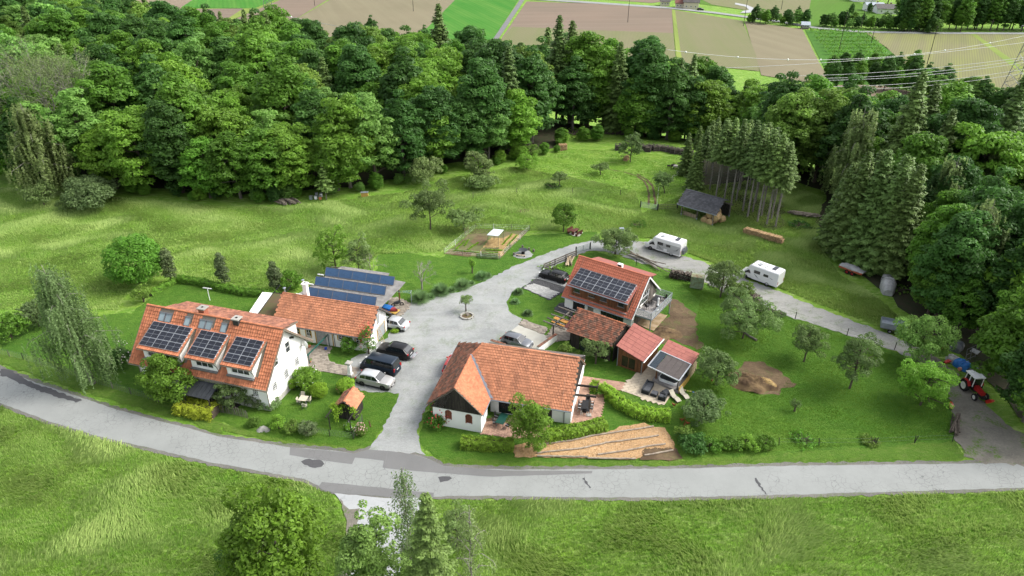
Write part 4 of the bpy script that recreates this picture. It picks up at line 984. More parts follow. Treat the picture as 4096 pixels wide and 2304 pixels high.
def crown_spruce(h, R, mat='spruce', base=.08, seed=0, whorl=.55, nb=12, leaf=.34, droop=.35, bark=GBARK, bare=True, dens=1.):
    rs = np.random.RandomState(seed); Cs, Ns, Ts = [], [], []; m = MB(); z = base*h
    while z < h*.985:
        t = (z-base*h)/(h*(1-base)); L = R*(1-t)**.82*(1 if t > .05 else .7)+.15; k = max(4, int(nb*(.5+.5*(1-t))))
        for j in range(k):
            a = 2*pi*(j+rs.uniform(-.3, .3))/k+z*1.7; Lj = L*rs.uniform(.5, 1.18); n = max(3, int(Lj*7*dens)); s = (np.arange(n)+.7)/n
            x = np.cos(a)*Lj*s; y = np.sin(a)*Lj*s; zz = z-droop*Lj*s**1.2*(1.2-t)+.25*Lj*s*s*.5
            wdt = (.15+.22*Lj*s*(1.15-s))
            for side in (-1, -.4, .4, 1):
                o = side*wdt; Cs.append(np.c_[x-np.sin(a)*o, y+np.cos(a)*o, zz-abs(side)*.16*Lj*.3-rs.uniform(0, .12, n)])
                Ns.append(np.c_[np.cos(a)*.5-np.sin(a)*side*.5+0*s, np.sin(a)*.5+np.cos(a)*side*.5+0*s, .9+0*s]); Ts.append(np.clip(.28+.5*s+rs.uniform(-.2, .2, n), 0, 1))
        z += whorl*(1.1-.45*t)*rs.uniform(.8, 1.2)
    C = np.concatenate(Cs); N = np.concatenate(Ns); v, f = leaves(C, N, leaf, .42, .35)
    m.tube([(0,0,0), (0,0,h*.5), (0,0,h*.98)], [h*.009+.03, h*.006+.02, .03], 7)
    if bare and base > .2:
        zz = .12*h
        while zz < base*h:
            a = rs.uniform(0, 6.28); L = rs.uniform(.4, 1.3); m.tube([(0,0,zz), (cos(a)*L, sin(a)*L, zz-.15*L)], [.03, .01], 4, False); zz += .22
    return big_mesh('crown', v, f, np.concatenate(Ts), LEAF[mat]), m.build('trunk', bark, mesh_only=True)
def crown_weep(h, R, mat='birch', seed=0, ns=420, base=.12, lean=(0,0), leaf=.16, bark=PBARK, hang=(1.5, 4.5), r0=.2):
    rs = np.random.RandomState(seed); Cs, Ts = [], []; m = MB(); limbs = []
    top = V3((lean[0], lean[1], h*.97))
    for k in range(26):
        t = .22+.76*k/25; a = k*2.4+rs.uniform(-.4, .4); L = R*(1.25-t)**.6*rs.uniform(.6, 1.05)*(1 if t < .8 else .55)
        p0 = V3((lean[0]*t, lean[1]*t, h*t*.93)); p2 = p0+V3((cos(a)*L, sin(a)*L, L*.28)); limbs.append((p0, p2))
        mid = p0.lerp(p2, .5)+V3((0,0,L*.28)); m.tube([p0, mid, p2, p2+V3((cos(a)*.3, sin(a)*.3, -.6))], [.035+L*.012, .03, .02, .01], 5, False)
    m.tube([(0,0,0), (lean[0]*.3, lean[1]*.3, h*.3), (lean[0]*.65, lean[1]*.65, h*.65), tuple(top)], [r0*1.2, r0*.85, r0*.5, .03], 7)
    for k in range(ns):
        p0, p2 = limbs[rs.randint(len(limbs))]; q = p0.lerp(p2, rs.uniform(.25, 1.05)); q = q+V3(tuple(rs.normal(0, .35*min(1.2, R/3), 3)))
        L = min(rs.uniform(*hang), q.z-base*h*.4); n = int(max(3, L/.13)); s = np.linspace(0, 1, n); tv = rs.uniform(.15, .9)
        Cs.append(np.c_[q.x+rs.uniform(-.3, .3)*s+rs.normal(0, .06, n), q.y+rs.uniform(-.3, .3)*s+rs.normal(0, .06, n), q.z+.25-L*s]); Ts.append(np.clip(tv+rs.normal(0, .12, n), 0, 1))
    C = np.concatenate(Cs); N = np.c_[C[:, 0]-lean[0]*C[:, 2]/h, C[:, 1]-lean[1]*C[:, 2]/h, np.full(len(C), .8)]; N /= np.linalg.norm(N, axis=1)[:, None]
    v, f = leaves(C, N, leaf, .5, .7)
    return big_mesh('crown', v, f, np.concatenate(Ts), LEAF[mat]), m.build('trunk', bark, mesh_only=True)
def bare_tree(h, R, seed=0, mat=DEADW, r0=.12, depth=5, up=.5, leafy=None, rec=None):
    rs = np.random.RandomState(seed); m = MB(); tips = []
    def grow(p, d, L, r, k):
        q = p+d*L; q2 = q+V3(tuple(rs.normal(0, .08*L, 3))); m.tube([p, (p+q2)/2+V3(tuple(rs.normal(0, .05*L, 3))), q2], [r, r*.8, r*.6], 5 if k > 2 else 3, False)
        if k == 0: tips.append(q2); return
        for _ in range(3 if k > 1 else 4):
            e = (d+V3(tuple(rs.normal(0, .55, 3)))+V3((0,0,up*.35))).normalized(); grow(q2, e, L*rs.uniform(.6, .85), r*.58, k-1)
    L0 = h*.28; m.tube([(0,0,0), (0,0,L0*.6), (rs.uniform(-.1,.1),0,L0)], [r0*1.3, r0, r0*.9], 7, False)
    for k in range(4):
        a = 2*pi*k/4+rs.uniform(0, 1); grow(V3((0,0,L0*rs.uniform(.7, 1))), V3((cos(a)*.7*R/h*1.6, sin(a)*.7*R/h*1.6, .9)).normalized(), h*.24, r0*.6, depth-2)
    return m.build('branches', mat, mesh_only=True), tips
def plant(name, label, cat, p, cm, tm, rz=0, sc=(1,1,1), group=None, cname='crown'):
    t = thing(name, label, cat, p, rz, group); t.scale = sc
    if cm: link(cname, cm, t)
    if tm: link('trunk' if cname == 'crown' else 'stem', tm, t)
    return t
# --- a library of forest crowns, shared by all the trees of the wood
LIB = []
for i, (mat, h, R, nc, rc, base, egg, lump) in enumerate([
    ('beech',20,5.4,120,1.45,.03,.5,.16), ('beech',21,4.9,105,1.4,.08,.7,.2), ('maple',18,5.8,120,1.35,.03,.4,.15), ('maple',17,5.3,100,1.5,.04,.4,.2),
    ('dark',21,5.0,105,1.6,.05,.6,.2), ('dark',19,5.4,115,1.3,.03,.5,.18), ('ash',20,4.9,90,1.25,.12,.4,.25), ('ash',18,5.3,95,1.2,.06,.3,.25), ('olive',19,4.8,95,1.3,.06,.6,.2), ('beech',16,4.6,90,1.3,.0,.5,.18)]):
    LIB.append((mat, h, R)+crown_round(mat, h, R, mat, int(nc*1.6), rc*.82, 78, .33, base, 1.0, 100+i, egg, GBARK if i % 2 else BARK, lump=lump))
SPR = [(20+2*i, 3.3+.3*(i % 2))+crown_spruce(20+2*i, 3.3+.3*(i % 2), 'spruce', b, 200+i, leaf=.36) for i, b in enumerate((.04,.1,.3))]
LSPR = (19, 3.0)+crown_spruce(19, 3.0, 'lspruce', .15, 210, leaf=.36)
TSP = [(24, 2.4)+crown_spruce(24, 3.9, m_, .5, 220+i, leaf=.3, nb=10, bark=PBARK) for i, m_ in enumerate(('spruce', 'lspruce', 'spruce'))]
WB = (17, 4.6)+crown_weep(17, 4.6, 'birch', 230, 520, leaf=.24, hang=(1.5,4.5))

# --- the wood
def wpoly(l): return [D(*p)[:2] for p in l]
edge = [(-420,430),(-150,440),(0,452),(110,468),(240,478),(400,494),(560,508),(700,512),(800,492),(900,487),(1010,470),(1070,445),(1150,428),(1200,425),(1285,402),(1390,388),(1412,358),(1560,350),(1650,352),(1760,362),(1840,372),(1950,450)]
ep = [D(*p) for p in edge]
back = [(75,150),(72,185),(45,205),(20,210),(0,212),(-25,215),(-60,250),(-90,285),(-130,330),(-200,350),(-280,330)]
WOOD1 = [tuple(p[:2]) for p in ep]+[(x, y) for x, y in back]
rgt = [D(*p) for p in [(2060,560),(2100,640),(2180,700),(2290,800),(2400,880),(2480,960),(2560,1050),(2700,1110)]]
WOOD2 = [tuple(D(1950,448)[:2]), tuple(D(2075,480)[:2])]+[tuple(p[:2]) for p in rgt]+[(120,60),(165,95),(160,150),(120,168),(62,170)]
def poisson(poly, r, seed, n=60000):
    rs = np.random.RandomState(seed); xs = [p[0] for p in poly]; ys = [p[1] for p in poly]
    c = np.c_[rs.uniform(min(xs), max(xs), n), rs.uniform(min(ys), max(ys), n)]; c = c[inpoly_np(c[:, 0], c[:, 1], poly)]
    out = []; grid = {}
    for p in c:
        g = (int(p[0]//r), int(p[1]//r)); ok = True
        for i in (-1, 0, 1):
            for j in (-1, 0, 1):
                for q in grid.get((g[0]+i, g[1]+j), ()):
                    if (q[0]-p[0])**2+(q[1]-p[1])**2 < r*r: ok = False
        if ok: grid.setdefault(g, []).append(p); out.append(p)
    return out
def segdist(p, pl):
    b = 1e9
    for a, c in zip(pl[:-1], pl[1:]):
        a = np.array(a[:2]); c = np.array(c[:2]); t = np.clip(np.dot(p-a, c-a)/np.dot(c-a, c-a), 0, 1); b = min(b, np.linalg.norm(p-a-(c-a)*t))
    return b
LBL = {'beech': 'mid green tree', 'maple': 'yellow-green round tree', 'dark': 'dark broad tree', 'ash': 'light green feathery tree', 'olive': 'olive green tree', 'spruce': 'dark conical spruce', 'lspruce': 'pale green spruce', 'birch': 'grey-green birch'}
def vis(p, h): # is any of it in the picture?
    u, v, d = P(p[0], p[1], p[2]+h); u2, v2, _ = P(*p); m = 5/d*FS
    return u > -m and u < 4096+m and v < 2304 and v2 > -20
cnt = 0
def forest_tree(p, zone, group, kinds, hs=1.):
    global cnt
    z = float(T(p[0], p[1])); k = random.choices(list(kinds), list(kinds.values()))[0]
    if k == 'spruce': h, R, cm, tm = random.choice(SPR)
    elif k == 'lspruce': h, R, cm, tm = LSPR
    elif k == 'birch': h, R, cm, tm = WB
    else: _, h, R, cm, tm = random.choice([l for l in LIB if l[0] == k])
    s = random.uniform(.85, 1.12)*hs; k2 = 'small ' if s < .82 else 'tall ' if s > 1.0 else ''; pt = (p[0], p[1], z-.1)
    if not vis(pt, h*s): return
    plant({'spruce':'spruce_tree','lspruce':'spruce_tree','birch':'birch_tree','beech':'beech_tree','maple':'maple_tree','dark':'oak_tree','ash':'ash_tree'}.get(k, 'lime_tree'), k2+LBL[k]+' '+zone, 'tree', pt, cm, tm, random.uniform(0, 6.28), (s*random.uniform(1.12, 1.4), s*random.uniform(1.12, 1.4), s*1.06), group)
    cnt += 1
el = [tuple(p[:2]) for p in ep]
def row(d): return 'in the front row' if d < 9 else 'in the second row' if d < 20 else 'in the middle' if d < 50 else 'at the far back'
for p in poisson(WOOD1, 7.0, 5):
    dd = segdist(p, el); u = P(p[0], p[1], 0)[0]
    if dd < 3.2: continue
    zone = row(dd)+(' of the left wood, '+('far left' if u < 420 else 'above the garden birch' if u < 800 else 'above log piles' if u < 1300 else 'right end') if u < 1900 else ' of the pasture wood'+(', left half' if u < 2400 else ', right half'))
    g = 'trees of the left wood' if u < 1900 else 'trees of the middle wood'
    if u < 1900: kd = {'beech':3,'maple':3 if dd < 35 else 1,'dark':1.6 if dd < 30 else 2.2,'ash':1.6 if dd < 40 else .6,'olive':.7,'spruce':.1 if dd < 30 else .7,'birch':.15}
    else: kd = {'beech':2,'dark':2.5,'spruce':1.2,'lspruce':.5,'olive':.8,'maple':.7,'ash':.2}
    forest_tree(p, zone, g, kd, (.98 if dd > 12 else .9)*(1.05 if u > 2100 else 1))
for p in poisson(WOOD2, 6.2, 9):
    u, v, _ = P(p[0], p[1], 0)
    if segdist(p, [tuple(q[:2]) for q in rgt]) < 3.0: continue
    kd = {'beech':2.5,'maple':1.6,'dark':3,'olive':1.2,'spruce':2.2 if u < 3600 and v > 800 else .8,'lspruce':.4,'ash':.6,'birch':.5 if v > 800 else .1}
    if v > 950 and u > 3400: kd = {'dark':4,'spruce':1,'beech':.6}
    forest_tree(p, row(segdist(p, [tuple(q[:2]) for q in rgt]))+' of the right wood, '+('high up' if v < 700 else 'beside the lane' if v < 1300 else 'beside the tractor'), 'trees of the right wood', kd, .9 if v < 700 else .95 if v < 950 else .72)
# a closed front row whose crowns reach the grass
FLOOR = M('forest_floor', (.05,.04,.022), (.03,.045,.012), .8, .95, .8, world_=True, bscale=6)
W1i = [tuple(p[:2]+np.array([0, 4.5])) for p in ep]+[(x, y) for x, y in back]
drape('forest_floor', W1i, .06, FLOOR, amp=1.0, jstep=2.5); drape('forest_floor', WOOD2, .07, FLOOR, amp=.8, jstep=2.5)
FR = 0
for a, b in zip(ep[:-1], ep[1:]):
    L = np.linalg.norm((b-a)[:2]); n_ = max(1, round(L/6.2)); e = (b-a)[:2]/L; nr = np.array([-e[1], e[0]])
    for i in range(n_):
        q = a[:2]+e*L*(i+.5)/n_+nr*random.uniform(1.2, 3.4); FR += 1; u, v = P(q[0], q[1], 0)[:2]
        if 2140 < u < 2420: continue
        k = random.choice([0,2,3,5,6,7,9,2,4]); mt, h, R, cm, tm = LIB[k]; s = random.uniform(.72, .93); pt = (q[0], q[1], float(T(q[0], q[1]))-.1)
        if not vis(pt, h*s): continue
        plant({'beech':'beech_tree','maple':'maple_tree','dark':'oak_tree','ash':'ash_tree'}[mt], 'low-branched '+LBL[mt]+' right at the meadow edge, '+('left of the garden birch' if u < 330 else 'above the garden birch' if u < 800 else 'above the log piles' if u < 1350 else 'behind the willow trees' if u < 2000 else 'behind the pasture'), 'tree', pt, cm, tm, random.uniform(0, 6), (s*1.25, s*1.25, s), 'edge trees of the wood')
    for i in range(max(1, round(L/3.4))):
        q = a[:2]+e*L*random.random()+nr*random.uniform(-.8, 1.5); mt, h, R, cm, tm = LIB[random.choice([0,2,5,7,9])]; s = random.uniform(.10, .2); pt = (q[0], q[1], float(T(q[0], q[1]))-.1)
        if vis(pt, 3): plant('undergrowth_bush', 'low green bush in the leafy hem of the wood, '+('left of the garden birch' if u < 330 else 'above the garden birch' if u < 800 else 'beside the log piles' if u < 1350 else 'behind the willow trees' if u < 2000 else 'behind the pasture'), 'bush', pt, cm, None, random.uniform(0, 6), (s*1.5, s*1.5, s), 'bushes of the wood hem')
print('forest trees', cnt)
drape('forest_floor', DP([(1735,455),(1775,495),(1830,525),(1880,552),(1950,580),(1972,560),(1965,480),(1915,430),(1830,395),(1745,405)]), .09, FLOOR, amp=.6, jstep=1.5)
# grove of tall bare-stemmed spruces
for i, (u, v) in enumerate([(1762,462),(1785,478),(1800,500),(1838,520),(1852,505),(1868,532),(1880,548),(1893,535),(1905,558),(1915,545),(1928,567),(1940,552),(1950,572),(1822,500),(1775,440),(1810,470),(1860,480),(1900,510),(1935,530),(1748,430),(1830,440),(1855,455),(1885,470),(1920,490),(1945,505),(1960,525),(1870,440),(1905,455),(1935,475),(1955,540),(1790,425),(1845,478)]):
    p = D(u, v); h, R, cm, tm = TSP[i % 3]; s = hgt(p, float(np.interp(u, [1740,1800,1900,1955], [305,288,305,350]))+random.uniform(-8, 12))/h
    plant('spruce_tree', 'tall bare-stemmed spruce in the '+('left' if u < 1830 else 'middle' if u < 1900 else 'right')+' part of the grove behind the hay shed', 'tree', p, cm, tm, random.uniform(0, 6), (s, s, s), 'tall spruces behind the hay shed')
for u, v, s in [(1745,478,350),(1722,440,330),(2095,630,400),(2120,642,372),(2160,660,366),(2200,680,378),(2235,697,402),(2085,605,440),(2150,635,368),(2215,665,385)]:
    p = D(u, v); h, R, cm, tm = SPR[0 if u < 1800 else u % 2]; s = hgt(p, s)/h
    plant('spruce_tree', ['lower','higher'][v < 470]+' full dark spruce beside the hay shed' if u < 1800 else 'full dark spruce above the tarpaulined trailers, '+['leftmost','second','third','fourth','fifth','sixth','seventh','last'][sorted((2085,2095,2120,2150,2160,2200,2215,2235)).index(u)]+' from the left', 'tree', p, cm, tm, u, (s*1.25, s*1.25, s), 'spruces on the wood edge')
for i,(u,v,hh,k,l) in enumerate([(2535,985,13,3,'yellow-green tree right of the tractor'),(2590,1040,12,5,'dark tree right of the farm track'),(2575,1060,13,5,'dark tree at the right edge above the track mouth'),(2610,1095,12,0,'tree cut by the right edge at the track mouth'),(2400,838,9,9,'small tree behind the grey trailer'),(2335,790,11,0,'tree between covered caravan and grey trailer'),(2425,790,12,4,'tall dark tree above the tarpaulin heap'),(2490,850,13,5,'tall mid green tree above the tractor'),(2560,920,14,0,'tall round tree at the right edge, upper'),(2350,760,15,0,'tree above the covered caravan, right'),(2420,720,17,5,'dark broad tree in the middle of the right wood'),(2500,790,17,4,'tall dark tree behind the round one at the right edge'),(2570,860,17,3,'yellow-green tree cut by the right edge'),(2330,690,14,1,'tree right of the big spruces'),(2560,740,18,1,'mid green tree cut by the right edge, upper'),(2350,640,17,4,'dark tree behind the pale birches'),(2300,420,17,5,'very broad dark domed tree at the upper right wood'),(2090,432,12,2,'round tree at the far corner of the hidden meadow'),(2150,520,13,3,'yellow-green tree at the right of the hidden meadow')]):
    p = D(u, v); mt, h, R, cm, tm = LIB[k]; s = hh/h; w_ = 1.7 if 'domed' in l else 1.15
    plant('broadleaf_tree', l, 'tree', p, cm, tm, i*1.7, (s*w_, s*w_, s), 'large trees at the front of the right wood')
# ------------------------------------------------------------ single trees and shrubs of farmyard, meadow and orchard
def yard(name, label, base, topv, width, mat, cat='tree', seed=1, nc=55, rc=None, leaf=None, bf=.25, group=None, bark=BARK, per=None, gaps=0., lump=.25, egg=.4, lean=(0,0), shell=.55, flat=.8, dens=1., zf=None):
    base = (base[0], base[1]-(.42*width/2 if bf <= .05 else 0)); p = D(*base); h = max(.5, hgt(p, topv)); R = width*mpp(p)/2
    rc = rc or max(.2, min(R*.22, h*.28)); leaf = leaf or max(.07, min(.26, R*.075)); pr = per or dens*5.5/(leaf*leaf)
    cm, tm = crown_round(name, h, R*1.0, mat, nc, rc, pr, leaf, bf, 1.0, seed, egg, bark, gaps=gaps, lump=lump, lean=lean, shell=shell, clump_flat=flat)
    return plant(name, label, cat, p, cm, tm, group=group)
yard('fruit_tree','small round fruit tree with short trunk at the left of the meadow',(112,518),462,76,'apple',seed=2,bf=.1)
yard('willow_bush','large sprawling grey-green bush in the left meadow near the wood',(235,552),455,150,'sage','bush',seed=3,bf=0,nc=80,lump=.35)
yard('hazel_bush','low round bush beside the large sprawling meadow bush',(180,540),498,60,'apple','bush',seed=4,bf=0)
yard('round_tree','dense dark green ball-shaped tree behind the farmhouse lawn',(352,742),603,142,'beech',seed=5,bf=.0,nc=120,lump=.06,egg=.2,shell=.8,leaf=.2)
for i,(u,v,t,w,l) in enumerate([(432,718,622,34,'brownish columnar cypress beside the round tree'),(566,728,638,33,'columnar cypress in the middle of the rear hedge'),(697,742,660,34,'columnar cypress at the right end of the rear hedge')]):
    yard('columnar_cypress',l,(u,v),t,w,'cypress',seed=6+i,bf=0,nc=70,rc=.42,leaf=.13,egg=.7,lump=.12,group='columnar cypresses along the garden hedge',shell=.6)
yard('juniper_bush','dark green bush between the last cypress and the carport',(735,742),683,70,'beech','bush',seed=10,bf=0)
for i,(u,v,t,w,m,l) in enumerate([(30,872,790,100,'beech','broad dark bush at the left picture edge'),(100,840,765,90,'sage','paler bush left of the weeping birch'),(165,820,770,60,'beech','small bush half behind the weeping birch'),(362,770,722,50,'olive','small yellowish shrub behind the farmhouse'),(330,705,680,40,'beech','low shrub at the foot of the round tree')]):
    yard('garden_bush',l,(u,v),t,w,m,'bush',seed=20+i,bf=.05,group='bushes round the farmhouse garden')
# weeping birch
p = D(235, 965); h = hgt(p, 668); cm, tm = crown_weep(h, 4.6, 'sage', 33, 900, base=.1, lean=(-1.5, .6), leaf=.15, hang=(1.6, 5.0), r0=.26); plant('weeping_birch', 'big weeping birch with pale arching limbs left of the farmhouse', 'tree', p, cm, tm)
# trees before the farmhouse
yard('garden_tree','big bushy tree before the farmhouse terrace',(440,1035),905,150,'maple',seed=31,bf=.05,nc=90,leaf=.17,egg=.3)
yard('garden_tree','small grey-green tree right of the terrace awning',(590,1025),962,82,'apple',seed=32,bf=.1,leaf=.11)

for i,(u,v,t,w,m,l) in enumerate([(640,1030,985,60,'cypress','dark juniper at the front corner of the farmhouse'),(680,1035,1005,60,'sage','blue-green creeping juniper by the white corner'),(775,985,928,80,'maple','white-flowering bush against the white gable wall'),(738,985,955,22,'hedge','slender bright climber against the white gable'),(640,1078,1050,32,'olive','small round bush by the roadside rock'),(702,1088,1045,48,'maple','green shrub right of the roadside rock'),(737,1094,1062,42,'olive','yellowish shrub third in the roadside bed'),(775,1104,1068,56,'cypress','wide dark shrub at the end of the roadside bed'),(408,1010,965,40,'dark','dark shrub at the left front corner of the farmhouse')]):
    yard('garden_bush',l,(u,v),t,w,m,'bush',seed=40+i,bf=0,group='bushes round the farmhouse garden')
yard('box_ball','clipped ball of box beside the garden chairs',(805,1005),968,42,'lime','topiary',seed=50,bf=0,nc=90,lump=.02,shell=.9,egg=.05,leaf=.07,group='clipped box balls',rc=.3)
yard('box_ball','clipped ball of box behind the little tiled hut',(872,990),957,44,'hedge','topiary',seed=51,bf=0,nc=90,lump=.02,shell=.9,egg=.05,leaf=.07,group='clipped box balls',rc=.3)
yard('shrub','rounded green shrub under the barn window',(880,895),848,50,'beech','bush',seed=52,bf=0)
# behind the carport
yard('broadleaf_tree','leafy double-crowned tree behind the collectors, left part',(845,700),576,80,'maple',seed=60,bf=.05,nc=70,lump=.35)
yard('ivy_tree','ivy-clad half dead tree behind the collectors, right part',(905,700),600,85,'apple',seed=61,bf=.1,gaps=.25,lump=.4)
bm_, tips = bare_tree(6.2, 2.2, 5, DEADW); tt = thing('bare_tree','pale leafless tree at the right edge of the carport corner', 'tree', D(935,700), 1.0); link('branches', bm_, tt); tt.scale = (.8,.8,.8)
p = D(1062, 728); h = hgt(p, 650); bm_, tips = bare_tree(h, 2.2, 8, DEADW, .12); tt = thing('bare_tree','pale leafless fruit tree on the lawn beside the pampas clumps', 'tree', p, 0); link('branches', bm_, tt)
# meadow trees
yard('fruit_tree','tall open fruit tree with crooked trunk standing in the meadow',(1083,578),466,112,'apple',seed=70,bf=.22,gaps=.12,lump=.4,nc=60,leaf=.17)
yard('fruit_tree','low flat-crowned fruit tree right of the tall open one',(1166,580),532,98,'apple',seed=71,bf=.35,lump=.35,nc=40)
yard('ash_sapling','dense upright young tree beside the picnic table',(1417,583),503,66,'beech',seed=72,bf=.08,nc=80,egg=.6,lump=.15,leaf=.14)
yard('willow_tree','pale grey-green willow-like tree against the left wood',(1062,480),388,105,'birch',seed=73,bf=.05,lump=.35)
yard('bush','round green bush at the corner of the left wood',(1208,490),440,84,'apple','bush',seed=74,bf=0)
yard('willow_tree','grey-green tree behind the round corner bush',(1205,455),382,76,'birch',seed=75,bf=.1,lump=.35)
yard('pear_tree','tall pale fruit tree in the pasture before the firewood crates',(1585,408),328,62,'apple',seed=76,bf=.08,egg=.6,lump=.3)
yard('fruit_tree','small spreading apple tree left in the pasture',(1407,470),432,52,'apple',seed=77,bf=.4,lump=.3,nc=30)
yard('fruit_tree','small flat apple tree by the bend of the wheel tracks',(1510,440),414,56,'apple',seed=78,bf=.5,lump=.3,nc=26)
yard('fruit_tree','leaning apple tree near the field gate',(1672,486),432,60,'apple',seed=79,bf=.3,lump=.3,lean=(-1,0))
yard('bush','low dark nettle clump under the small pasture apple tree',(1390,482),470,54,'dark','bush',seed=80,bf=0)
# orchard and lane
AP = 'old fruit trees of the orchard'
for i,(u,v,t,w,m,l,g) in enumerate([
 (1548,640,574,100,'apple','spreading apple tree on the lawn tip before the first motorhome',.1),(1812,748,652,92,'apple','apple tree between the two motorhomes beside the lane',0),(1850,742,705,80,'olive','low bush under the apple tree beside the lane',0),
 (1868,852,745,150,'apple','old leaning apple tree with fallen limb below the lane',.1),(1800,968,882,112,'apple','old apple tree right of the pool pavilion',.05),(1765,1060,992,118,'sage','grey-green fruit tree above the mulched slope',.05),
 (2022,910,815,95,'apple','upright apple tree in the middle of the orchard',0),(2137,978,838,108,'apple','tall apple tree with open left side below the lane',.08),(2305,910,795,150,'ash','bright green tree hiding the tail of the grey trailer',.08),(2315,1020,905,132,'maple','dense round tree on the bank left of the tractor',0),
 (1525,880,812,68,'lime','bright green small tree leaning over the mossy tiled shed',0),(1498,915,852,78,'apple','grey-green small tree left of the bright one by the sheds',0),(1422,905,868,62,'olive','thin shrub by the low white courtyard wall',.2)]):
    yard('fruit_tree' if i != 2 else 'bush',l,(u,v),t,w,m,'tree' if i != 2 else 'bush',seed=90+i,bf=.12 if i not in (6,7) else .2,gaps=g,lump=.33,nc=65 if w > 80 else 45,group=AP,leaf=.13)
yard('ivy_tree','ivy-covered old tree before the terrace of the L-shaped house',(1330,1150),1008,112,'maple',seed=110,bf=.02,nc=95,lump=.35,leaf=.13,egg=.5)
yard('sapling','thin young tree with few leaves in the orchard grass',(1998,1035),1003,30,'apple',seed=111,bf=.4,nc=14)
yard('espalier_tree','thin fruit tree against the arched windows',(1148,1066),1010,44,'apple','tree',seed=112,bf=.3,nc=12)
yard('sapling','young two-stemmed tree in the round stone ring of the drive',(1172,785),742,32,'apple',seed=113,bf=.35,nc=16,rc=.35)
yard('sapling','slim young tree between garden bed and drive',(1188,688),646,20,'maple',seed=114,bf=.25,nc=14,rc=.3)
for i,(u,v,t,w,m,l) in enumerate([(1790,1140,1105,55,'beech','bramble thicket on the roadside bank, left part'),(1835,1140,1100,60,'beech','bramble thicket on the roadside bank, second part'),(1880,1138,1098,60,'maple','bramble thicket on the roadside bank, third part'),(1925,1136,1102,55,'beech','bramble thicket on the roadside bank, right part'),(1740,1145,1100,90,'dark','dark bramble at the right end of the mulched slope'),(1720,1110,1070,50,'olive','scrub beside the upper corner of the mulched slope'),(2020,1125,1102,80,'beech','low bush by the roadside fence'),(2188,1125,1102,52,'olive','small thorn bush by the roadside fence, rightmost'),(1960,800,788,34,'sage','small grass-like shrub below the lane'),(1385,690,672,60,'maple','bright shrub behind the black estate car'),(2255,745,715,70,'beech','rounded thicket at the wood edge right of the covered trailer'),(1605,580,560,60,'beech','low shrub on the bank before the hay shed'),(996,840,829,26,'lime','low bright green plant patch on the drive behind the black SUV'),(2010,585,555,70,'dark','young spruce scrub beside the firewood stack'),(1325,440,385,60,'maple','bright green young tree at the wood corner'),(1335,405,360,50,'olive','yellowish shrub at the wood edge behind the pasture'),(1450,362,330,110,'maple','light green undergrowth before the bare trunks'),(1545,355,335,90,'maple','low light undergrowth right of the bare trunks')]):
    yard('bush',l,(u,v),t,w,m,'bush',seed=120+i,bf=0,nc=70 if w > 80 else 45,lump=.25,leaf=.16 if w > 60 else .1,egg=.1)
# roses and flowers
def flowers(th, R, h, colr, n, size=.07, seed=0):
    r = np.random.RandomState(seed); d = r.normal(0, 1, (n*3, 3)); d /= np.linalg.norm(d, axis=1)[:, None]; d = d[d[:, 2] > -.2][:n]
    C = np.c_[d[:, 0]*R*1.04, d[:, 1]*R*1.04, h*.45+d[:, 2]*h*.58]; v, f = leaves(C, d, size, .9, .3)
    m = M('petals_%d' % int(colr[0]*100+colr[1]*10), colr, tuple(x*.8 for x in colr), 4, .6, 0)
    link('blossoms', big_mesh('blossoms', v, f, None, m), th)
for (u,v,t,w,m,c,n,l,s) in [(305,935,885,80,'dark',(.85,.75,.72),70,'rose bush with white and pink blooms left of the farmhouse',.11),(1100,1082,1038,72,'beech',(.5,.03,.06),90,'rose bush with crimson blooms by the arched windows',.09),(928,900,820,44,'beech',(.55,.06,.05),80,'climbing rose with red blooms on the barn corner',.09),(908,1100,1075,34,'olive',(.8,.45,.45),60,'pink flowering bush at the corner of the wire fence',.07),(858,992,975,22,'olive',(.8,.35,.2),24,'apricot rose beside the little tiled hut',.08),(773,990,935,76,'maple',(.8,.8,.78),40,'white blossoming shrub by the garden table',.06),(880,1085,1075,30,'maple',(.8,.8,.75),30,'low patch of white daisies under the hut frame',.05)]:
    t_ = yard('rose_bush',l,(u,v),t,w,m,'flower bush',seed=int(u),bf=0); p = D(u,v); flowers(t_, w*mpp(p)/2, hgt(p,t), c, n, s, int(v))
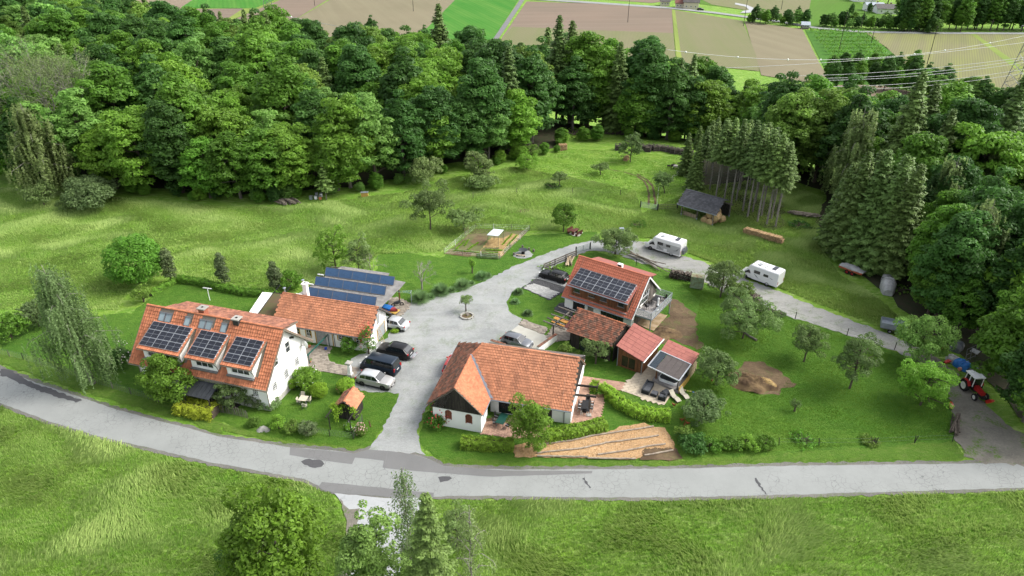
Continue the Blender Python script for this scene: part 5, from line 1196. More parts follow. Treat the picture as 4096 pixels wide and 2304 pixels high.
# hedges
def hedge(name, label, pts, w, h, mat='hedge', leaf=.115, dens=230, seed=0, group=None):
    pts = [np.array(p[:2]) for p in pts]; Cs, Ns = [], []; o = pts[0]; r = np.random.RandomState(seed); core = MB()
    for a, b in zip(pts[:-1], pts[1:]):
        L = np.linalg.norm(b-a); e = (b-a)/L; nrm = np.array([-e[1], e[0]]); n = int(L*(w+2*h)*dens)
        s = r.uniform(-.04, 1.04, n)*L; q = r.uniform(-pi*.55, pi*.55, n); rr = 1+.10*np.sin(s*2.3+seed)+.09*np.sin(s*7.1+q*3)+r.normal(0, .13, n)
        ox = np.sign(np.sin(q))*np.abs(np.sin(q))**.6*w/2*rr; oz = h*(.5+.5*np.sign(np.cos(q))*np.abs(np.cos(q))**.6*rr)
        k = r.uniform(0, 1, n) < .25; oz[k] = r.uniform(0, h*.6, k.sum()); ox[k] = np.sign(ox[k])*w/2*rr[k]
        C = np.c_[a[0]-o[0]+e[0]*s+nrm[0]*ox, a[1]-o[1]+e[1]*s+nrm[1]*ox, np.maximum(oz, .02)]
        Cs.append(C); Ns.append(np.c_[nrm[0]*np.sin(q), nrm[1]*np.sin(q), np.cos(q)+.4])
        core.beam((*(a-o), h*.42), (*(b-o), h*.42), w*.72, h*.78)
    C = np.concatenate(Cs); N = np.concatenate(Ns); v, f = leaves(C, N, leaf, .5, .55)
    t = np.clip(.5+.35*np.sin(C[:, 0]*5)*np.sin(C[:, 1]*4.3+C[:, 2]*5)+r.normal(0, .18, len(C)), 0, 1)
    th = thing(name, label, 'hedge', (o[0], o[1], float(T(o[0], o[1]))), 0, group); link('foliage', big_mesh('foliage', v, f, t, LEAF[mat]), th); core.build('branches', BARK, th); return th
HG = 'clipped bright green hedges'
hedge('hedge','bright clipped hedge below the brick terrace of the L-shaped house',DP([(1163,1122),(1220,1128),(1290,1128)]),1.1,1.1,seed=1,group=HG)
hedge('hedge','bright clipped hedge rising right along the mulched slope',DP([(1380,1108),(1450,1095),(1520,1078)]),1.2,1.2,seed=2,group=HG)
hedge('hedge','long curved bright hedge below the pool terrace',DP([(1513,985),(1535,1000),(1560,1025),(1600,1045),(1640,1054),(1682,1056)]),1.15,1.2,seed=3,group=HG)
hedge('hedge','short bright hedge piece by the dark beams of the terrace',DP([(1487,977),(1502,982)]),1.1,1.1,seed=4,group=HG)
hedge('hedge','low dark hedge along the rear lawn with the cypresses',DP([(448,708),(500,715),(560,730),(620,742),(680,745),(700,752)]),1.0,.95,'beech',seed=5)
hedge('hedge','low hedge running from the round tree to the rear hedge',DP([(380,745),(410,728),(448,708)]),.8,.8,'maple',seed=6)
hedge('yellow_hedge','clipped yellow-green hedge before the terrace fence',DP([(458,1030),(500,1040),(545,1046)]),2.0,1.25,'yellow',seed=8)
# pampas clumps
def pampas(label, base, w, group='grass clumps along the drive', n=2600):
    p = D(*base); R = w*mpp(p)/2; r = np.random.RandomState(int(base[0])); k = 1500; d = r.normal(0, 1, (k, 3)); d[:, 2] = np.abs(d[:, 2])*1.3+.35; d /= np.linalg.norm(d, axis=1)[:, None]
    vs = []; S = [0, .35, .7, 1.0]
    for i in range(k):
        side = np.cross(d[i], (0,0,1)); side /= np.linalg.norm(side)+1e-6; L = R*1.75*r.uniform(.7, 1.1)
        P_ = [np.array((0,0,.02))+d[i]*L*s+np.array((0,0,-.38*L*s*s*(1-.6*d[i][2]))) for s in S]
        for s, q in zip(S, P_): ww = .035*(1.05-s); vs += [q-side*ww, q+side*ww]
    fs = [(8*i+2*j, 8*i+2*j+1, 8*i+2*j+3, 8*i+2*j+2) for i in range(k) for j in range(3)]
    th = thing('pampas_clump', label, 'ornamental grass', p, 0, group)
    link('blades', big_mesh('blades', np.array(vs), np.array(fs), rng.uniform(0, 1, len(fs)), LEAF['pampas']), th)
for u,v,w,l in [(1057,756,40,'round grass clump leftmost, at the paving corner'),(1109,738,38,'second grass clump from the left above the drive'),(1164,723,33,'third grass clump from the left above the drive'),(1212,700,27,'fourth grass clump, nearest the garden bed'),(1304,738,20,'grass clump at the corner of the pale parking slab'),(1296,762,17,'small grass clump left on the lawn island'),(1328,792,20,'grass clump lowest on the lawn island'),(1186,715,14,'tiny grass tuft between third and fourth clump')]:
    pampas(l, (u,v), w)
for u,v,l in [(1083,750,'spiky yucca between the two leftmost clumps'),(1137,733,'spiky yucca between second and third clump'),(1226,697,'spiky yucca right of the fourth clump')]: pampas(l, (u,v), 18, 'spiky yuccas along the drive')
# ------------------------------------------------------------ foreground trees
p = D(728, 1520); h = hgt(p, 1245); R = 126*mpp(p)
cm, tm = crown_round('walnut', h, R, 'walnut', 150, .85, 190, .19, .12, 1.0, 301, .2, GBARK, r0=.22, lump=.2); plant('walnut_tree', 'big walnut tree in the foreground left of the side road', 'tree', p, cm, tm)
yard('bush','dark green bush under the walnut at the bottom edge',(625,1500),1370,110,'dark','bush',seed=302,bf=0,leaf=.12)
p = D(1040, 1480); h = hgt(p, 1168); cm, tm = crown_weep(h, 2.0, 'sage', 303, 420, base=.1, leaf=.10, hang=(.7, 2.2), r0=.12); plant('birch_tree', 'slender birch in the foreground beside the side road mouth', 'tree', p, cm, tm)
LL = leafmat('larch_needles', (.10,.17,.035), transl=.3); LEAF['larch'] = LL
p = D(955, 1620); h = hgt(p, 1285); cm, tm = crown_round('larch', h, 2.3, 'larch', 120, .62, 420, .13, .1, 1.0, 304, .95, GBARK, lump=.35); plant('larch_tree', 'light green soft larch in the foreground between side road and birch', 'tree', p, cm, tm)
p = D(1100, 1640); h = hgt(p, 1235); cm, tm = crown_spruce(h, 3.3, 'lspruce', .03, 305, .5, 10, .15, .5, dens=3.0); plant('spruce_tree', 'young spruce in the foreground right of the birch', 'tree', p, cm, tm)
p = D(1190, 1560); h = hgt(p, 1262); cm, tm = crown_weep(h, 2.6, 'birch', 306, 330, base=.05, leaf=.10, hang=(.5, 1.6), r0=.10); plant('birch_tree', 'thin pale birch at the right of the foreground group', 'tree', p, cm, tm)
yard('bush','leafy bush right of the foreground spruce by the road edge',(1150,1400),1270,90,'apple','bush',seed=307,bf=0,leaf=.1)
# bare silver trees and bleached crowns of the woods
for i,(u,v,t,w,l) in enumerate([(175,425,100,110,'pale leafless birch crowns rising from the left wood'),(110,430,120,90,'pale bare birch at the left in the wood'),(225,425,118,80,'bleached leafless crown right in the pale group of the left wood'),(20,400,190,60,'dead pale trunk with bare limbs at the left picture edge'),(2535,760,520,110,'dead silver tree with twisted bare limbs in the right wood'),(2076,420,330,30,'thin dead stems among the dark trees of the right wood'),(560,320,225,40,'thin bare birch stems in the left wood')]):
    p = D(u, v); hh = min(34, hgt(p, t)); bm_, tips = bare_tree(hh, w*mpp(p)/2, 400+i, DEADW, .18, 6); tt = thing('dead_tree', l, 'tree', p, i*1.3); link('branches', bm_, tt)
    if i in (0,1,2,6):
        C = np.array([tuple(q) for q in tips]); C = np.concatenate([C+rng.normal(0, .35, C.shape) for _ in range(7)]); v_, f_ = leaves(C, np.tile((0,0,1.), (len(C),1)), .17, .5, .8); link('crown', big_mesh('crown', v_, f_, rng.uniform(0,1,len(C)), LEAF['birch']), tt)
p = D(130, 495); h, R, cm, tm = WB; s = hgt(p, 258)/h; plant('birch_tree', 'broad pale birch with hanging twigs at the front of the left wood', 'tree', p, cm, tm, 1, (s*1.25, s*1.25, s))
for u,v,l in [(2440,600,'pale birch high in the right wood beside the dead silver tree'),(2330,650,'pale birch in the right wood above the covered trailer'),(2400,790,'grey-green birch in the right wood above the grey trailer')]:
    p = D(u, v); plant('birch_tree', l, 'tree', p, cm, tm, u, (s*.95,)*3)
# trees of the valley floor
def vtree(u, v, hh, k, label, group, w=1.):
    p = DA(u, v, VAL); mt, h, R, cm, tm = LIB[k]; s = hh/h
    plant('valley_tree', label, 'tree', p, cm, tm, random.uniform(0, 6), (s*w, s*w, s), group)
for i in range(44):
    u = 1880+i*11.0+random.uniform(-4, 4); v = 55+(u-1880)*.055+random.uniform(-3, 5)
    if 2030 < u < 2060: continue
    vtree(u, v, random.uniform(5, 10), [0,4,5,7][i % 4], 'small rounded tree in the hedgerow above the valley road'+(', left part' if u < 2110 else ', right part'), 'hedgerow trees above the valley road', 1.3)
for i in range(46):
    u = 2265+(i % 23)*15+random.uniform(-6, 6); v = (78 if i < 23 else 52)+random.uniform(-6, 2)
    vtree(u, v, random.uniform(16, 22), [4,5,0,1][i % 4], 'dense dark tree in the '+('front' if i < 23 else 'back')+' row of the wood beyond the valley road', 'wood beyond the valley road')
for i in range(26):
    u = 2200+(i % 13)*33+random.uniform(-8, 8); v = 20+random.uniform(-22, 4)+(0 if i < 13 else -30)
    vtree(u, v, random.uniform(14, 20), [4,0,5][i % 3], 'dark tree high on the slope at the top right corner', 'trees at the top right corner')
for i in range(30):
    u = 2285+i*11.5+random.uniform(-5, 5); v = 232+(u-2285)*.24+random.uniform(-6, 6)
    vtree(u, v, random.uniform(7, 12), [0,4,7,5][i % 4], 'small tree in the hedgerow below the striped field, '+['left third','middle third','right third'][min(2, i//10)], 'hedgerow trees in the right valley', 1.2)
for i in range(14):
    u = 2090+(i % 7)*32+random.uniform(-8, 8); v = 205+(i//7)*22+random.uniform(-5, 5)
    vtree(u, v, random.uniform(9, 17 if u > 2200 else 12), [0,4,5][i % 3], 'dark tree in the clump below the orchard', 'clump below the orchard')
for i in range(16):
    vtree(1345+i*11, -3+random.uniform(-2, 2), random.uniform(4, 7), 4, 'low dark hedge tree at the top edge above the brown field', 'hedge at the top edge', 1.6)
for u,v,hh,l in [(938,125,15,'lone dark tree at the field edge behind the left wood'),(1070,140,13,'grey-green tree at the corner of the green field'),(1100,142,12,'smaller grey-green tree beside it at the green field'),(2005,52,8,'lone shrub tree by the road bend'),(2140,38,7,'small fruit tree on the meadow by the valley houses'),(2185,35,7,'second small fruit tree by the valley houses')]:
    vtree(u, v, hh, 5, l, 'single trees of the valley')
# orchard rows: low bushes in lines
ob = crown_round('vine', 1.9, .9, 'beech', 10, .6, 16, .3, .0, 1.0, 500)[0]
k = 0
for r_ in range(13):
    for c_ in range(13):
        u = 2042+r_*11+c_*(7.2)+r_*.5; v = 84+c_*9.2+random.uniform(-1,1)
        if not inpoly((u, v), [(2025,78),(2172,82),(2230,120),(2290,170),(2120,215),(2080,182)]): continue
        p = DA(u, v, VAL); o = thing('orchard_bush', 'low fruit bush in the slanting rows of the valley orchard', 'bush', p, random.uniform(0, 6), 'fruit bushes of the valley orchard'); o.scale = (1.6,1.6,1.5); link('crown', ob, o); k += 1
# ------------------------------------------------------------ vehicles (x forward, y left)
TYRE = M('tyre_rubber', (.015,.015,.015), None, 3, .85, 0); RIM = M('alloy_rim', (.45,.46,.47), None, 3, .35, 0, metal=.6); DRIM = M('dark_rim', (.10,.10,.105), None, 3, .4, 0, metal=.5)
CARG = M('car_glass', (.015,.02,.022), None, 2, .05, 0, spec=.9); REDL = M('red_lamp_lens', (.5,.02,.02), None, 2, .2, 0); LAMP = M('headlamp_lens', (.65,.67,.68), None, 2, .12, 0)
PLAS = M('black_plastic', (.02,.02,.021), None, 3, .6, 0); PLATE = M('number_plate', (.8,.8,.8), None, 3, .4, 0)
def paint(name, c, metal=.3):
    m, nt = newmat(name); c = tuple(x*.8 for x in c); b = nd(nt, 'BsdfPrincipled', Roughness=.28, Metallic=metal); b.inputs['Base Color'].default_value = (*c, 1)
    b.inputs['Coat Weight'].default_value = .7 if c[0] > .1 else .15; b.inputs['Coat Roughness'].default_value = .08; b.inputs['Specular IOR Level'].default_value = .5 if c[0] > .1 else .25
    o = nd(nt, 'OutputMaterial'); nt.links.new(b.outputs[0], o.inputs[0]); return m
SILV = paint('silver_paint', (.55,.57,.58)); BLK = paint('black_paint', (.012,.012,.013), 0); NAVY = paint('dark_blue_paint', (.02,.032,.05)); TAUPE = paint('taupe_silver_paint', (.42,.41,.39)); GREYC = paint('grey_paint', (.14,.15,.165)); REDC = paint('red_paint', (.55,.03,.02), 0); MHW = paint('motorhome_white', (.85,.85,.85), 0); MHG = paint('motorhome_grey', (.42,.43,.43), 0)
def wheel(th, x, y, r, w=.2, rim=RIM, n=20):
    s = 1 if y > 0 else -1
    t = MB().lathe([(r*.55,-w/2), (r*.93,-w/2), (r,-w*.3), (r,w*.3), (r*.93,w/2), (r*.55,w/2), (r*.55,-w/2)], n, (0,0,0), axis='Y').build('wheel', TYRE, th, True); t.location = (x, y-s*w/2, r)
    m = MB().lathe([(r*.66,s*w*.36), (r*.64,s*w*.40), (r*.58,s*w*.40), (r*.56,s*w*.2)], n, (0,0,0), axis='Y'); m.lathe([(r*.16,s*w*.2), (r*.16,s*w*.42)], 8, (0,0,0), axis='Y')
    for k in range(5): a = 2*pi*k/5+.3; m.beam((0,s*w*.36,0), (cos(a)*r*.62,s*w*.36,sin(a)*r*.62), r*.2, .03, up=(0,1,0))
    m.build('rim', rim, t); return t
def car(name, label, cat, loc, rz, L, W, H, body, kind='estate', rim=RIM, roofm=None, rails=False, lower=None, wb=None):
    th = thing(name, label, cat, loc, rz); hw = W/2; gc = .2; l2 = L/2; r = .33 if H < 1.8 else .35; wb = wb or L*.61
    K_ = {  # windscreen base, roof start, roof end, rear glass base, bonnet z, belt z, tail z, roof height fraction at rear
     'saloon': (.20,.03,-.24,-.37,.66,.92,.93,.96), 'estate': (.19,.02,-.38,-.465,.66,.92,.95,.95), 'suv': (.22,.06,-.34,-.46,.66,.63,.66,.95), 'hatch': (.24,.07,-.34,-.465,.64,.6,.62,.97), 'van': (.36,.25,-.45,-.485,.56,.54,.56,1.0)}[kind]
    bz = H*(K_[4] if K_[4] < 1 else .66); belt = H*(.62 if kind != 'van' else .56)
    xwb, xrs, xre, xrb = [k*L for k in K_[:4]]
    def top(x):      # shoulder line of the lower body
        return np.interp(x, [-l2, -l2+.12, xrb, xwb, l2-.55, l2-.12, l2], [belt*.8, belt*1.0, belt*1.02, belt*1.02, bz*.92, bz*.78, bz*.55])
    def half(x): return hw*np.interp(x, [-l2, -l2+.1, -l2+.5, l2-.7, l2-.2, l2], [.8, .92, 1, 1, .9, .72])
    xs = [-l2, -l2+.06, -l2+.2, -l2+.5, -wb/2-.45, -wb/2, 0, wb/2-.2, xwb, wb/2, l2-.55, l2-.25, l2-.08, l2]; xs = sorted(xs)
    rings = []
    for x in xs:
        h_, t_ = half(x), top(x); cr_ = .04 if xrb < x < xwb else .05
        rings.append([(x,-h_*.9,gc), (x,-h_,gc+.15), (x,-h_*1.0,t_*.72), (x,-h_*.95,t_*.96), (x,-h_*.84,t_), (x,0,t_+cr_), (x,h_*.84,t_), (x,h_*.95,t_*.96), (x,h_*1.0,t_*.72), (x,h_,gc+.15), (x,h_*.9,gc)])
    b = MB().loft(rings).build('body', body, th, True)
    zr = lambda x: np.interp(x, [xre, xrs, xwb], [H*K_[7], H*.985, H*.97])
    wbt, wrf = hw*.9, hw*(.74 if kind != 'van' else .82)
    def gp(x, t, s, off=0.):
        z0 = top(x)-.02; z1 = zr(x); return (x, s*(wbt+(wrf-wbt)*t+off), z0+(z1-z0)*t)
    rg = []
    for x, t in ((xrb, .03), (xre-(xre-xrb)*.15, .86), (xre+.1, 1.), ((xrs+xre)/2, 1.), (xrs-.05, 1.), (xrs+(xwb-xrs)*.12, .93), (xwb, .03)):
        y0 = wbt; z0 = top(x)-.04; tt = t; yt = wbt+(wrf-wbt)*tt; zt = z0+(zr(x)-z0)*tt
        rg.append([(x,-y0,z0), (x,-yt,zt-.03), (x,-yt*.9,zt), (x,0,zt+.03*t), (x,yt*.9,zt), (x,yt,zt-.03), (x,y0,z0)])
    MB().loft(rg).build('roof', roofm or body, th, True)
    def quad(name, pts, mat, out=.012):
        pts = [V3(p) for p in pts]; n = (pts[1]-pts[0]).cross(pts[2]-pts[0]).normalized(); c = sum(pts, V3((0,0,0)))/4
        if n.dot(c-V3((0,0,H*.6))) < 0: n = -n
        q = [p+n*out for p in pts]; MB().add(q+[p-n*.01 for p in pts], [(0,1,2,3), (0,4,5,1), (1,5,6,2), (2,6,7,3), (3,7,4,0)]).build(name, mat, th)
    f = lambda a, b, t: a+(b-a)*t
    zb = top(xwb)+.0; zt = zr(xrs)
    quad('windscreen', [(xwb-.03,-wbt*.9,zb+.02), (xwb-.03,wbt*.9,zb+.02), (f(xwb,xrs,.86),wrf*.93,f(zb,zt,.93)), (f(xwb,xrs,.86),-wrf*.93,f(zb,zt,.93))], CARG, .03)
    zb2 = top(xrb); zt2 = zr(xre)
    quad('rear_window', [(xrb+.02,-wbt*.86,f(zb2,zt2,.12)), (xrb+.02,wbt*.86,f(zb2,zt2,.12)), (f(xrb,xre,.8),wrf*.9,f(zb2,zt2,.9)), (f(xrb,xre,.8),-wrf*.9,f(zb2,zt2,.9))], CARG, .03)
    cuts = [f(xwb,xrs,.25), .12*L*0+xrs-.62*(xrs-xre)*.0-.35, (xrs+xre)/2-.1, xre+.12]
    c0, c3 = f(xwb,xrs,.2), f(xrb,xre,.75); seg = [c0, c0-(c0-c3)*.38, c0-(c0-c3)*.70, c3]
    for s in (-1, 1):
        for i in range(3):
            a, b_ = seg[i]-(.03), seg[i+1]+.03; ta = .88 if i > 0 else .0; tb = .88 if i < 2 else .35
            if i == 0: pts = [gp(a,.1,s), gp(b_,.1,s), gp(b_,.88,s), gp(min(a, xrs+.02),.88,s)]
            else: pts = [gp(a,.1,s), gp(b_,.1,s), gp(max(b_, xre-.02) if i == 2 else b_,.88 if i < 2 else .8,s), gp(a,.88,s)]
            quad('side_window', pts, CARG, .014)
        MB().box((l2-.17, s*hw*.66, bz*.76), (.2,.34,.13), Matrix.Rotation(-s*.35,3,'Z')).build('headlight', LAMP, th)
        MB().box((-l2+.07, s*hw*.78, belt*.88), (.14,.26,.16 if kind != 'van' else .4), Matrix.Rotation(s*.3,3,'Z')).build('tail_light', REDL, th)
        MB().box((xwb-.25, s*(hw+.06), belt+.08), (.12,.2,.13)).build('mirror', body, th)
        wheel(th, wb/2, s*(hw+.01), r, .22, rim); wheel(th, -wb/2, s*(hw+.01), r, .22, rim)
        for x in (wb/2, -wb/2): MB().lathe([(r*1.2,-.012), (r*1.2,.012)], 18, (x, s*(hw-.012), r*.98), axis='Y').build('wheel_arch', PLAS, th)
        if rails: MB().tube([(xrs-.2,s*wrf*.93,H*.985), (xre+.2,s*wrf*.93,H*.965+.0)], .025, 5).build('roof_rail', ALU if body != BLK else PLAS, th)
    MB().box((0,0,gc+.07), (L*.96,W*.985,.2)).build('sill', lower or PLAS, th)
    MB().box((l2-.05,0,gc+.17), (.16,W*.6,.2)).build('grille', PLAS, th)
    MB().box((-l2-.01,0,belt*.72), (.03,.5,.12)).build('number_plate', PLATE, th); MB().box((l2+.035,0,gc+.2), (.02,.5,.11)).build('number_plate', PLATE, th)
    return th
def by_wheels(rear, front, side, W):        # near-side wheel contacts on the photo, side = -1 if the car's right flank faces us
    a, b = G(*rear), G(*front); rz = atan2(b[1]-a[1], b[0]-a[0]); c = (a+b)/2
    c[0] += sin(rz)*side*W/2; c[1] -= cos(rz)*side*W/2; c[2] += .065; return c, rz, float(np.linalg.norm(b-a))
c, rz, wb_ = by_wheels((1449.5,1545), (1530,1563), -1, 1.8)
car('parked_car','light taupe SUV with pale roof, front of the row by the hut','car',c,rz,4.5,1.82,1.56,TAUPE,'suv',DRIM,SILV,True,wb=2.7)
a, b = G(1562,1511), G(1452,1484); rz = atan2(b[1]-a[1], b[0]-a[0])
c = (a+b)/2; c[0] += -sin(rz)*-.95*-1*0; c = c+np.array([-sin(rz), cos(rz), 0])*-.95*-1; c[2] = .065
c = (a+b)/2+np.array([sin(rz), -cos(rz), 0])*.95; c[2] = .065
def chk(): return None
car('parked_van','dark blue minibus van parked between the taupe SUV and the black SUV','van',c,rz,4.9,1.92,1.95,NAVY,'van',RIM,wb=3.0)
c, rz, wb_ = by_wheels((1603.5,1443), (1530,1427), 1, 1.85)
bs = car('parked_car','black SUV with a bicycle rack on its tow bar by the barn corner','car',c,rz,4.6,1.88,1.62,BLK,'suv',RIM,rails=True,wb=2.7)
m = MB()
for y in (-.5, .5): m.tube([(-2.5,y,.5), (-2.75,y,.62), (-2.8,y,.9)], .03, 5)
m.box((-2.65,0,.5), (.5,1.2,.05)); m.box((-2.4,0,.4), (.4,.08,.08)); m.build('bicycle_rack', ALU, bs)
for y in (-.5,.5): MB().box((-2.82,y,.5), (.04,.18,.1)).build('rack_light', REDL, bs)
c, rz, wb_ = by_wheels((1594,1328), (1538,1316), 1, 1.75)
a = G(1594,1328); b = G(1536,1315); rz = atan2(b[1]-a[1], b[0]-a[0]); e = np.array([cos(rz), sin(rz), 0]); n_ = np.array([sin(rz), -cos(rz), 0])
c = a+e*1.35+n_*.87; c[2] = .065
car('parked_car','silver saloon parked behind the gable of the tiled barn','car',c,rz,4.55,1.78,1.44,SILV,'saloon',RIM,wb=2.7)
c, rz, wb_ = by_wheels((2233,1135), (2175.7,1118), 1, 1.8)
car('parked_car','black estate car on the dark paving beside the balcony house','car',c,rz,4.6,1.8,1.46,BLK,'estate',RIM,rails=True,wb=2.68)
a = G(2021,1384); b = G(2086,1404); rz = atan2(b[1]-a[1], b[0]-a[0]); e = np.array([cos(rz), sin(rz), 0]); n_ = np.array([-sin(rz), cos(rz), 0]); c = a+e*1.25+n_*.85; c[2] = .075
car('parked_car','grey hatchback on the pale courtyard slab behind the L-shaped house','car',c,rz,4.1,1.72,1.48,GREYC,'hatch',RIM,wb=2.5)
a = G(1762,1512); b = G(1800,1440); rz = atan2(b[1]-a[1], b[0]-a[0]); e = np.array([cos(rz), sin(rz), 0]); n_ = np.array([sin(rz), -cos(rz), 0]); c = (a+b)/2+n_*.85+e*.3; c[2] = .065
car('parked_car','red car mostly hidden behind the roof of the L-shaped house','car',c,rz,3.9,1.65,1.45,REDC,'hatch',RIM,wb=2.45)
car('parked_car','tiny dark car on the road before the yellow valley house','car',DA(1762,27,VAL)+np.array([0,0,.4]),-.3,4.6,1.8,1.5,BLK,'estate',RIM)

def motorhome(label, rear, front, grey, L=6.3, bike=False):
    W, H = 2.2, 2.62; c, rz, wbm = by_wheels(rear, front, 1, W); s = 1
    a, b = G(*rear), G(*front); rz = atan2(b[1]-a[1], b[0]-a[0]); e = np.array([cos(rz), sin(rz), 0]); n_ = np.array([sin(rz), -cos(rz), 0])*-1
    n_ = np.array([sin(rz), -cos(rz), 0]); k = 1 if n_[1] > 0 else -1; c = (a+b)/2+n_*k*W/2; c[2] = .068; side = -k   # near flank: y = -k*W/2 in car frame?
    wbm = float(np.linalg.norm(b-a)); th = thing('motorhome', label, 'motorhome', c, rz)
    xr, xf = -wbm/2, wbm/2; x0 = xr-1.55; x1 = xf+1.12; xc = xf-.75; h = W/2
    def ring(x, z0, z1, w, r=.12): return [(x,-w,z0), (x,-w,z1-r), (x,-w+r,z1), (x,w-r,z1), (x,w,z1-r), (x,w,z0)]
    MB().loft([ring(x0,.45,H-.12,h-.05), ring(x0+.08,.4,H-.02,h), ring(xc-.3,.4,H,h), ring(xc+.1,1.5,H-.04,h-.02), ring(xc+.42,1.72,H-.28,h-.14,.2), ring(xc+.6,1.78,H-.62,h-.25,.1)]).build('body', MHW, th)
    MB().loft([ring(xc-.35,.3,1.75,h-.1), ring(xc+.5,.3,1.74,h-.14), ring(xf+.32,.3,1.14,h-.12), ring(xf+.85,.3,.98,h-.18), ring(x1,.3,.7,h-.35)]).build('cab', MHW, th, True)
    pass
    MB().slab([(xc+.56,-h+.24,1.77), (xc+.56,h-.24,1.77), (xf+.36,h-.22,1.18), (xf+.36,-h+.22,1.18)], .03).build('windscreen', CARG, th)
    for s in (-1, 1):
        y = s*(h+.012); o = s*(h-.1+.02)
        MB().add([(xc-.2,o,1.66), (xc+.45,o,1.66), (xf+.15,o,1.2), (xf+.15,o,1.12), (xc-.2,o,1.12)], [(0,1,2,3,4)]).build('cab_window', CARG, th)
        for (a_, b_, z0, z1) in ((xc-1.45,xc-.5,1.45,1.95), (xc-2.75,xc-2.0,1.45,1.85)): MB().box(((a_+b_)/2,y,(z0+z1)/2), (b_-a_,.03,z1-z0)).build('side_window', CARG, th)
        if grey: MB().box(((x0+.1+xc-.4)/2,y-s*.008,1.28), (xc-.5-x0,.02,1.35)).build('side_panel', MHG, th)
        cv = [(xc-.5,1.35), (xc-.9,.98), (xc-1.4,.75), (xc-.95,1.12)]
        MB().add([(p[0],y+s*.006,p[1]) for p in cv], [(0,1,2,3)]).build('stripe', GREYC, th)
        cv = [(x0+.3,1.75), (x0+.55,1.2), (x0+1.5,.98), (x0+.8,1.25)]
        if grey: MB().add([(p[0],y+s*.006,p[1]) for p in cv], [(0,1,2,3)]).build('stripe', GREYC, th)
        else: MB().add([(p[0],y+s*.006,p[1]) for p in [(xc-2.9,1.55), (xc-3.3,1.38), (xc-3.6,1.4), (xc-3.2,1.5)]], [(0,1,2,3)]).build('stripe', GREYC, th)
        MB().box((x0+2.6,y,.8), (.6,.02,.45)).build('hatch', MHW, th); MB().box((x0+.02,s*(h-.15),1.0), (.06,.14,.5)).build('tail_light', REDL, th)
        MB().box((x1-.3,s*(h-.35),.8), (.3,.3,.18)).build('headlight', LAMP, th); MB().box((xc+.75,s*(h+.12),1.25), (.14,.22,.3)).build('mirror', PLAS, th)
        wheel(th, xf, s*(h-.08), .34, .22); wheel(th, xr, s*(h+.0), .34, .22)
    MB().slab([(xc+.5,-.5,H-.36), (xc+.5,.5,H-.36), (xc+.1,.45,H-.0), (xc+.1,-.45,H-.0)], .03).build('skylight', CARG, th)
    for (x, y, sx, sy) in ((xc-.9,.2,.5,.7), (xc-2.0,-.1,.4,.4), (xc-2.0,.5,.35,.35)): MB().box((x,y,H+.05), (sx,sy,.1)).build('roof_hatch', GREYP if sx > .4 else MHW, th)
    pn = MB().box((x0+1.2,-.2,H+.04), (.6,1.2,.05)).build('solar_panel', BLACKC, th)
    if bike:
        MB().loft([[(x0-.12,-.7,.7), (x0-.45,-.65,.7), (x0-.45,.65,.7), (x0-.12,.7,.7)], [(x0-.12,-.75,1.3), (x0-.5,-.6,1.25), (x0-.5,.6,1.3), (x0-.12,.75,1.35)], [(x0-.15,-.5,1.75), (x0-.4,-.4,1.7), (x0-.4,.3,1.8), (x0-.15,.4,1.8)]]).build('covered_bicycle', GREYC, th)
    MB().box((0,0,.34), (L*.75,W*.93,.12)).build('sill', PLAS, th)
    return th
motorhome('white and grey motorhome with covered bicycles on its back, upper one on the lane', (2682,1027), (2598.6,1002), True, bike=True)
motorhome('plain white motorhome, the lower one on the lane', (3064,1147), (2978,1115.6), False)
# tractor
a, b = G(3847.5,1561), G(3888,1601.6); rz = atan2(b[1]-a[1], b[0]-a[0]); e = np.array([cos(rz), sin(rz), 0]); n_ = np.array([-sin(rz), cos(rz), 0]); k = 1 if n_[1] > 0 else -1
n_ = np.array([sin(rz), -cos(rz), 0]); n_ = n_ if n_[0] > 0 else -n_
c = (a+b)/2+n_*.85; c[2] = .07
tr = thing('tractor','old red tractor with white cab roof and white wheels on the farm track','tractor',c,rz); wl = float(np.linalg.norm(b-a))
RAL = M('tractor_red', (.42,.02,.02), (.3,.015,.015), 3, .4, .05); CREAM = M('cream_rim', (.75,.74,.68), None, 3, .5, 0)
def bigwheel(x, y, r, w):
    s = 1 if y > 0 else -1; t = MB().lathe([(r*.62,-w/2), (r*.95,-w/2), (r,-w*.3), (r,w*.3), (r*.95,w/2), (r*.62,w/2), (r*.62,-w/2)], 24, (0,0,0), axis='Y')
    for q in range(22): a_ = 2*pi*q/22; t.box((cos(a_)*r, .12*w*(1 if q % 2 else -1), sin(a_)*r), (.05,w*.5,.07), Matrix.Rotation(-a_,3,'Y'))
    o = t.build('wheel', TYRE, tr); o.location = (x, y, r)
    MB().lathe([(r*.64,s*w*.42), (r*.6,s*w*.45), (r*.5,s*w*.15), (r*.15,s*w*.12), (r*.13,s*w*.3), (.01,s*w*.3)], 18, (0,0,0), axis='Y').build('rim', CREAM, o)
for s in (-1, 1): bigwheel(-wl/2, s*.78, .72, .38); bigwheel(wl/2, s*.7, .40, .24)
MB().loft([[(-.1,-.26,.75), (-.1,.26,.75), (-.1,.26,1.25), (-.1,-.26,1.25)], [(wl/2+.3,-.22,.75), (wl/2+.3,.22,.75), (wl/2+.3,.22,1.12), (wl/2+.3,-.22,1.12)]]).build('bonnet', RAL, tr)
MB().box((wl/2+.1,0,.6), (1.0,.4,.3)).box((-.6,0,.7), (1.4,.5,.5)).build('chassis', PLAS, tr)
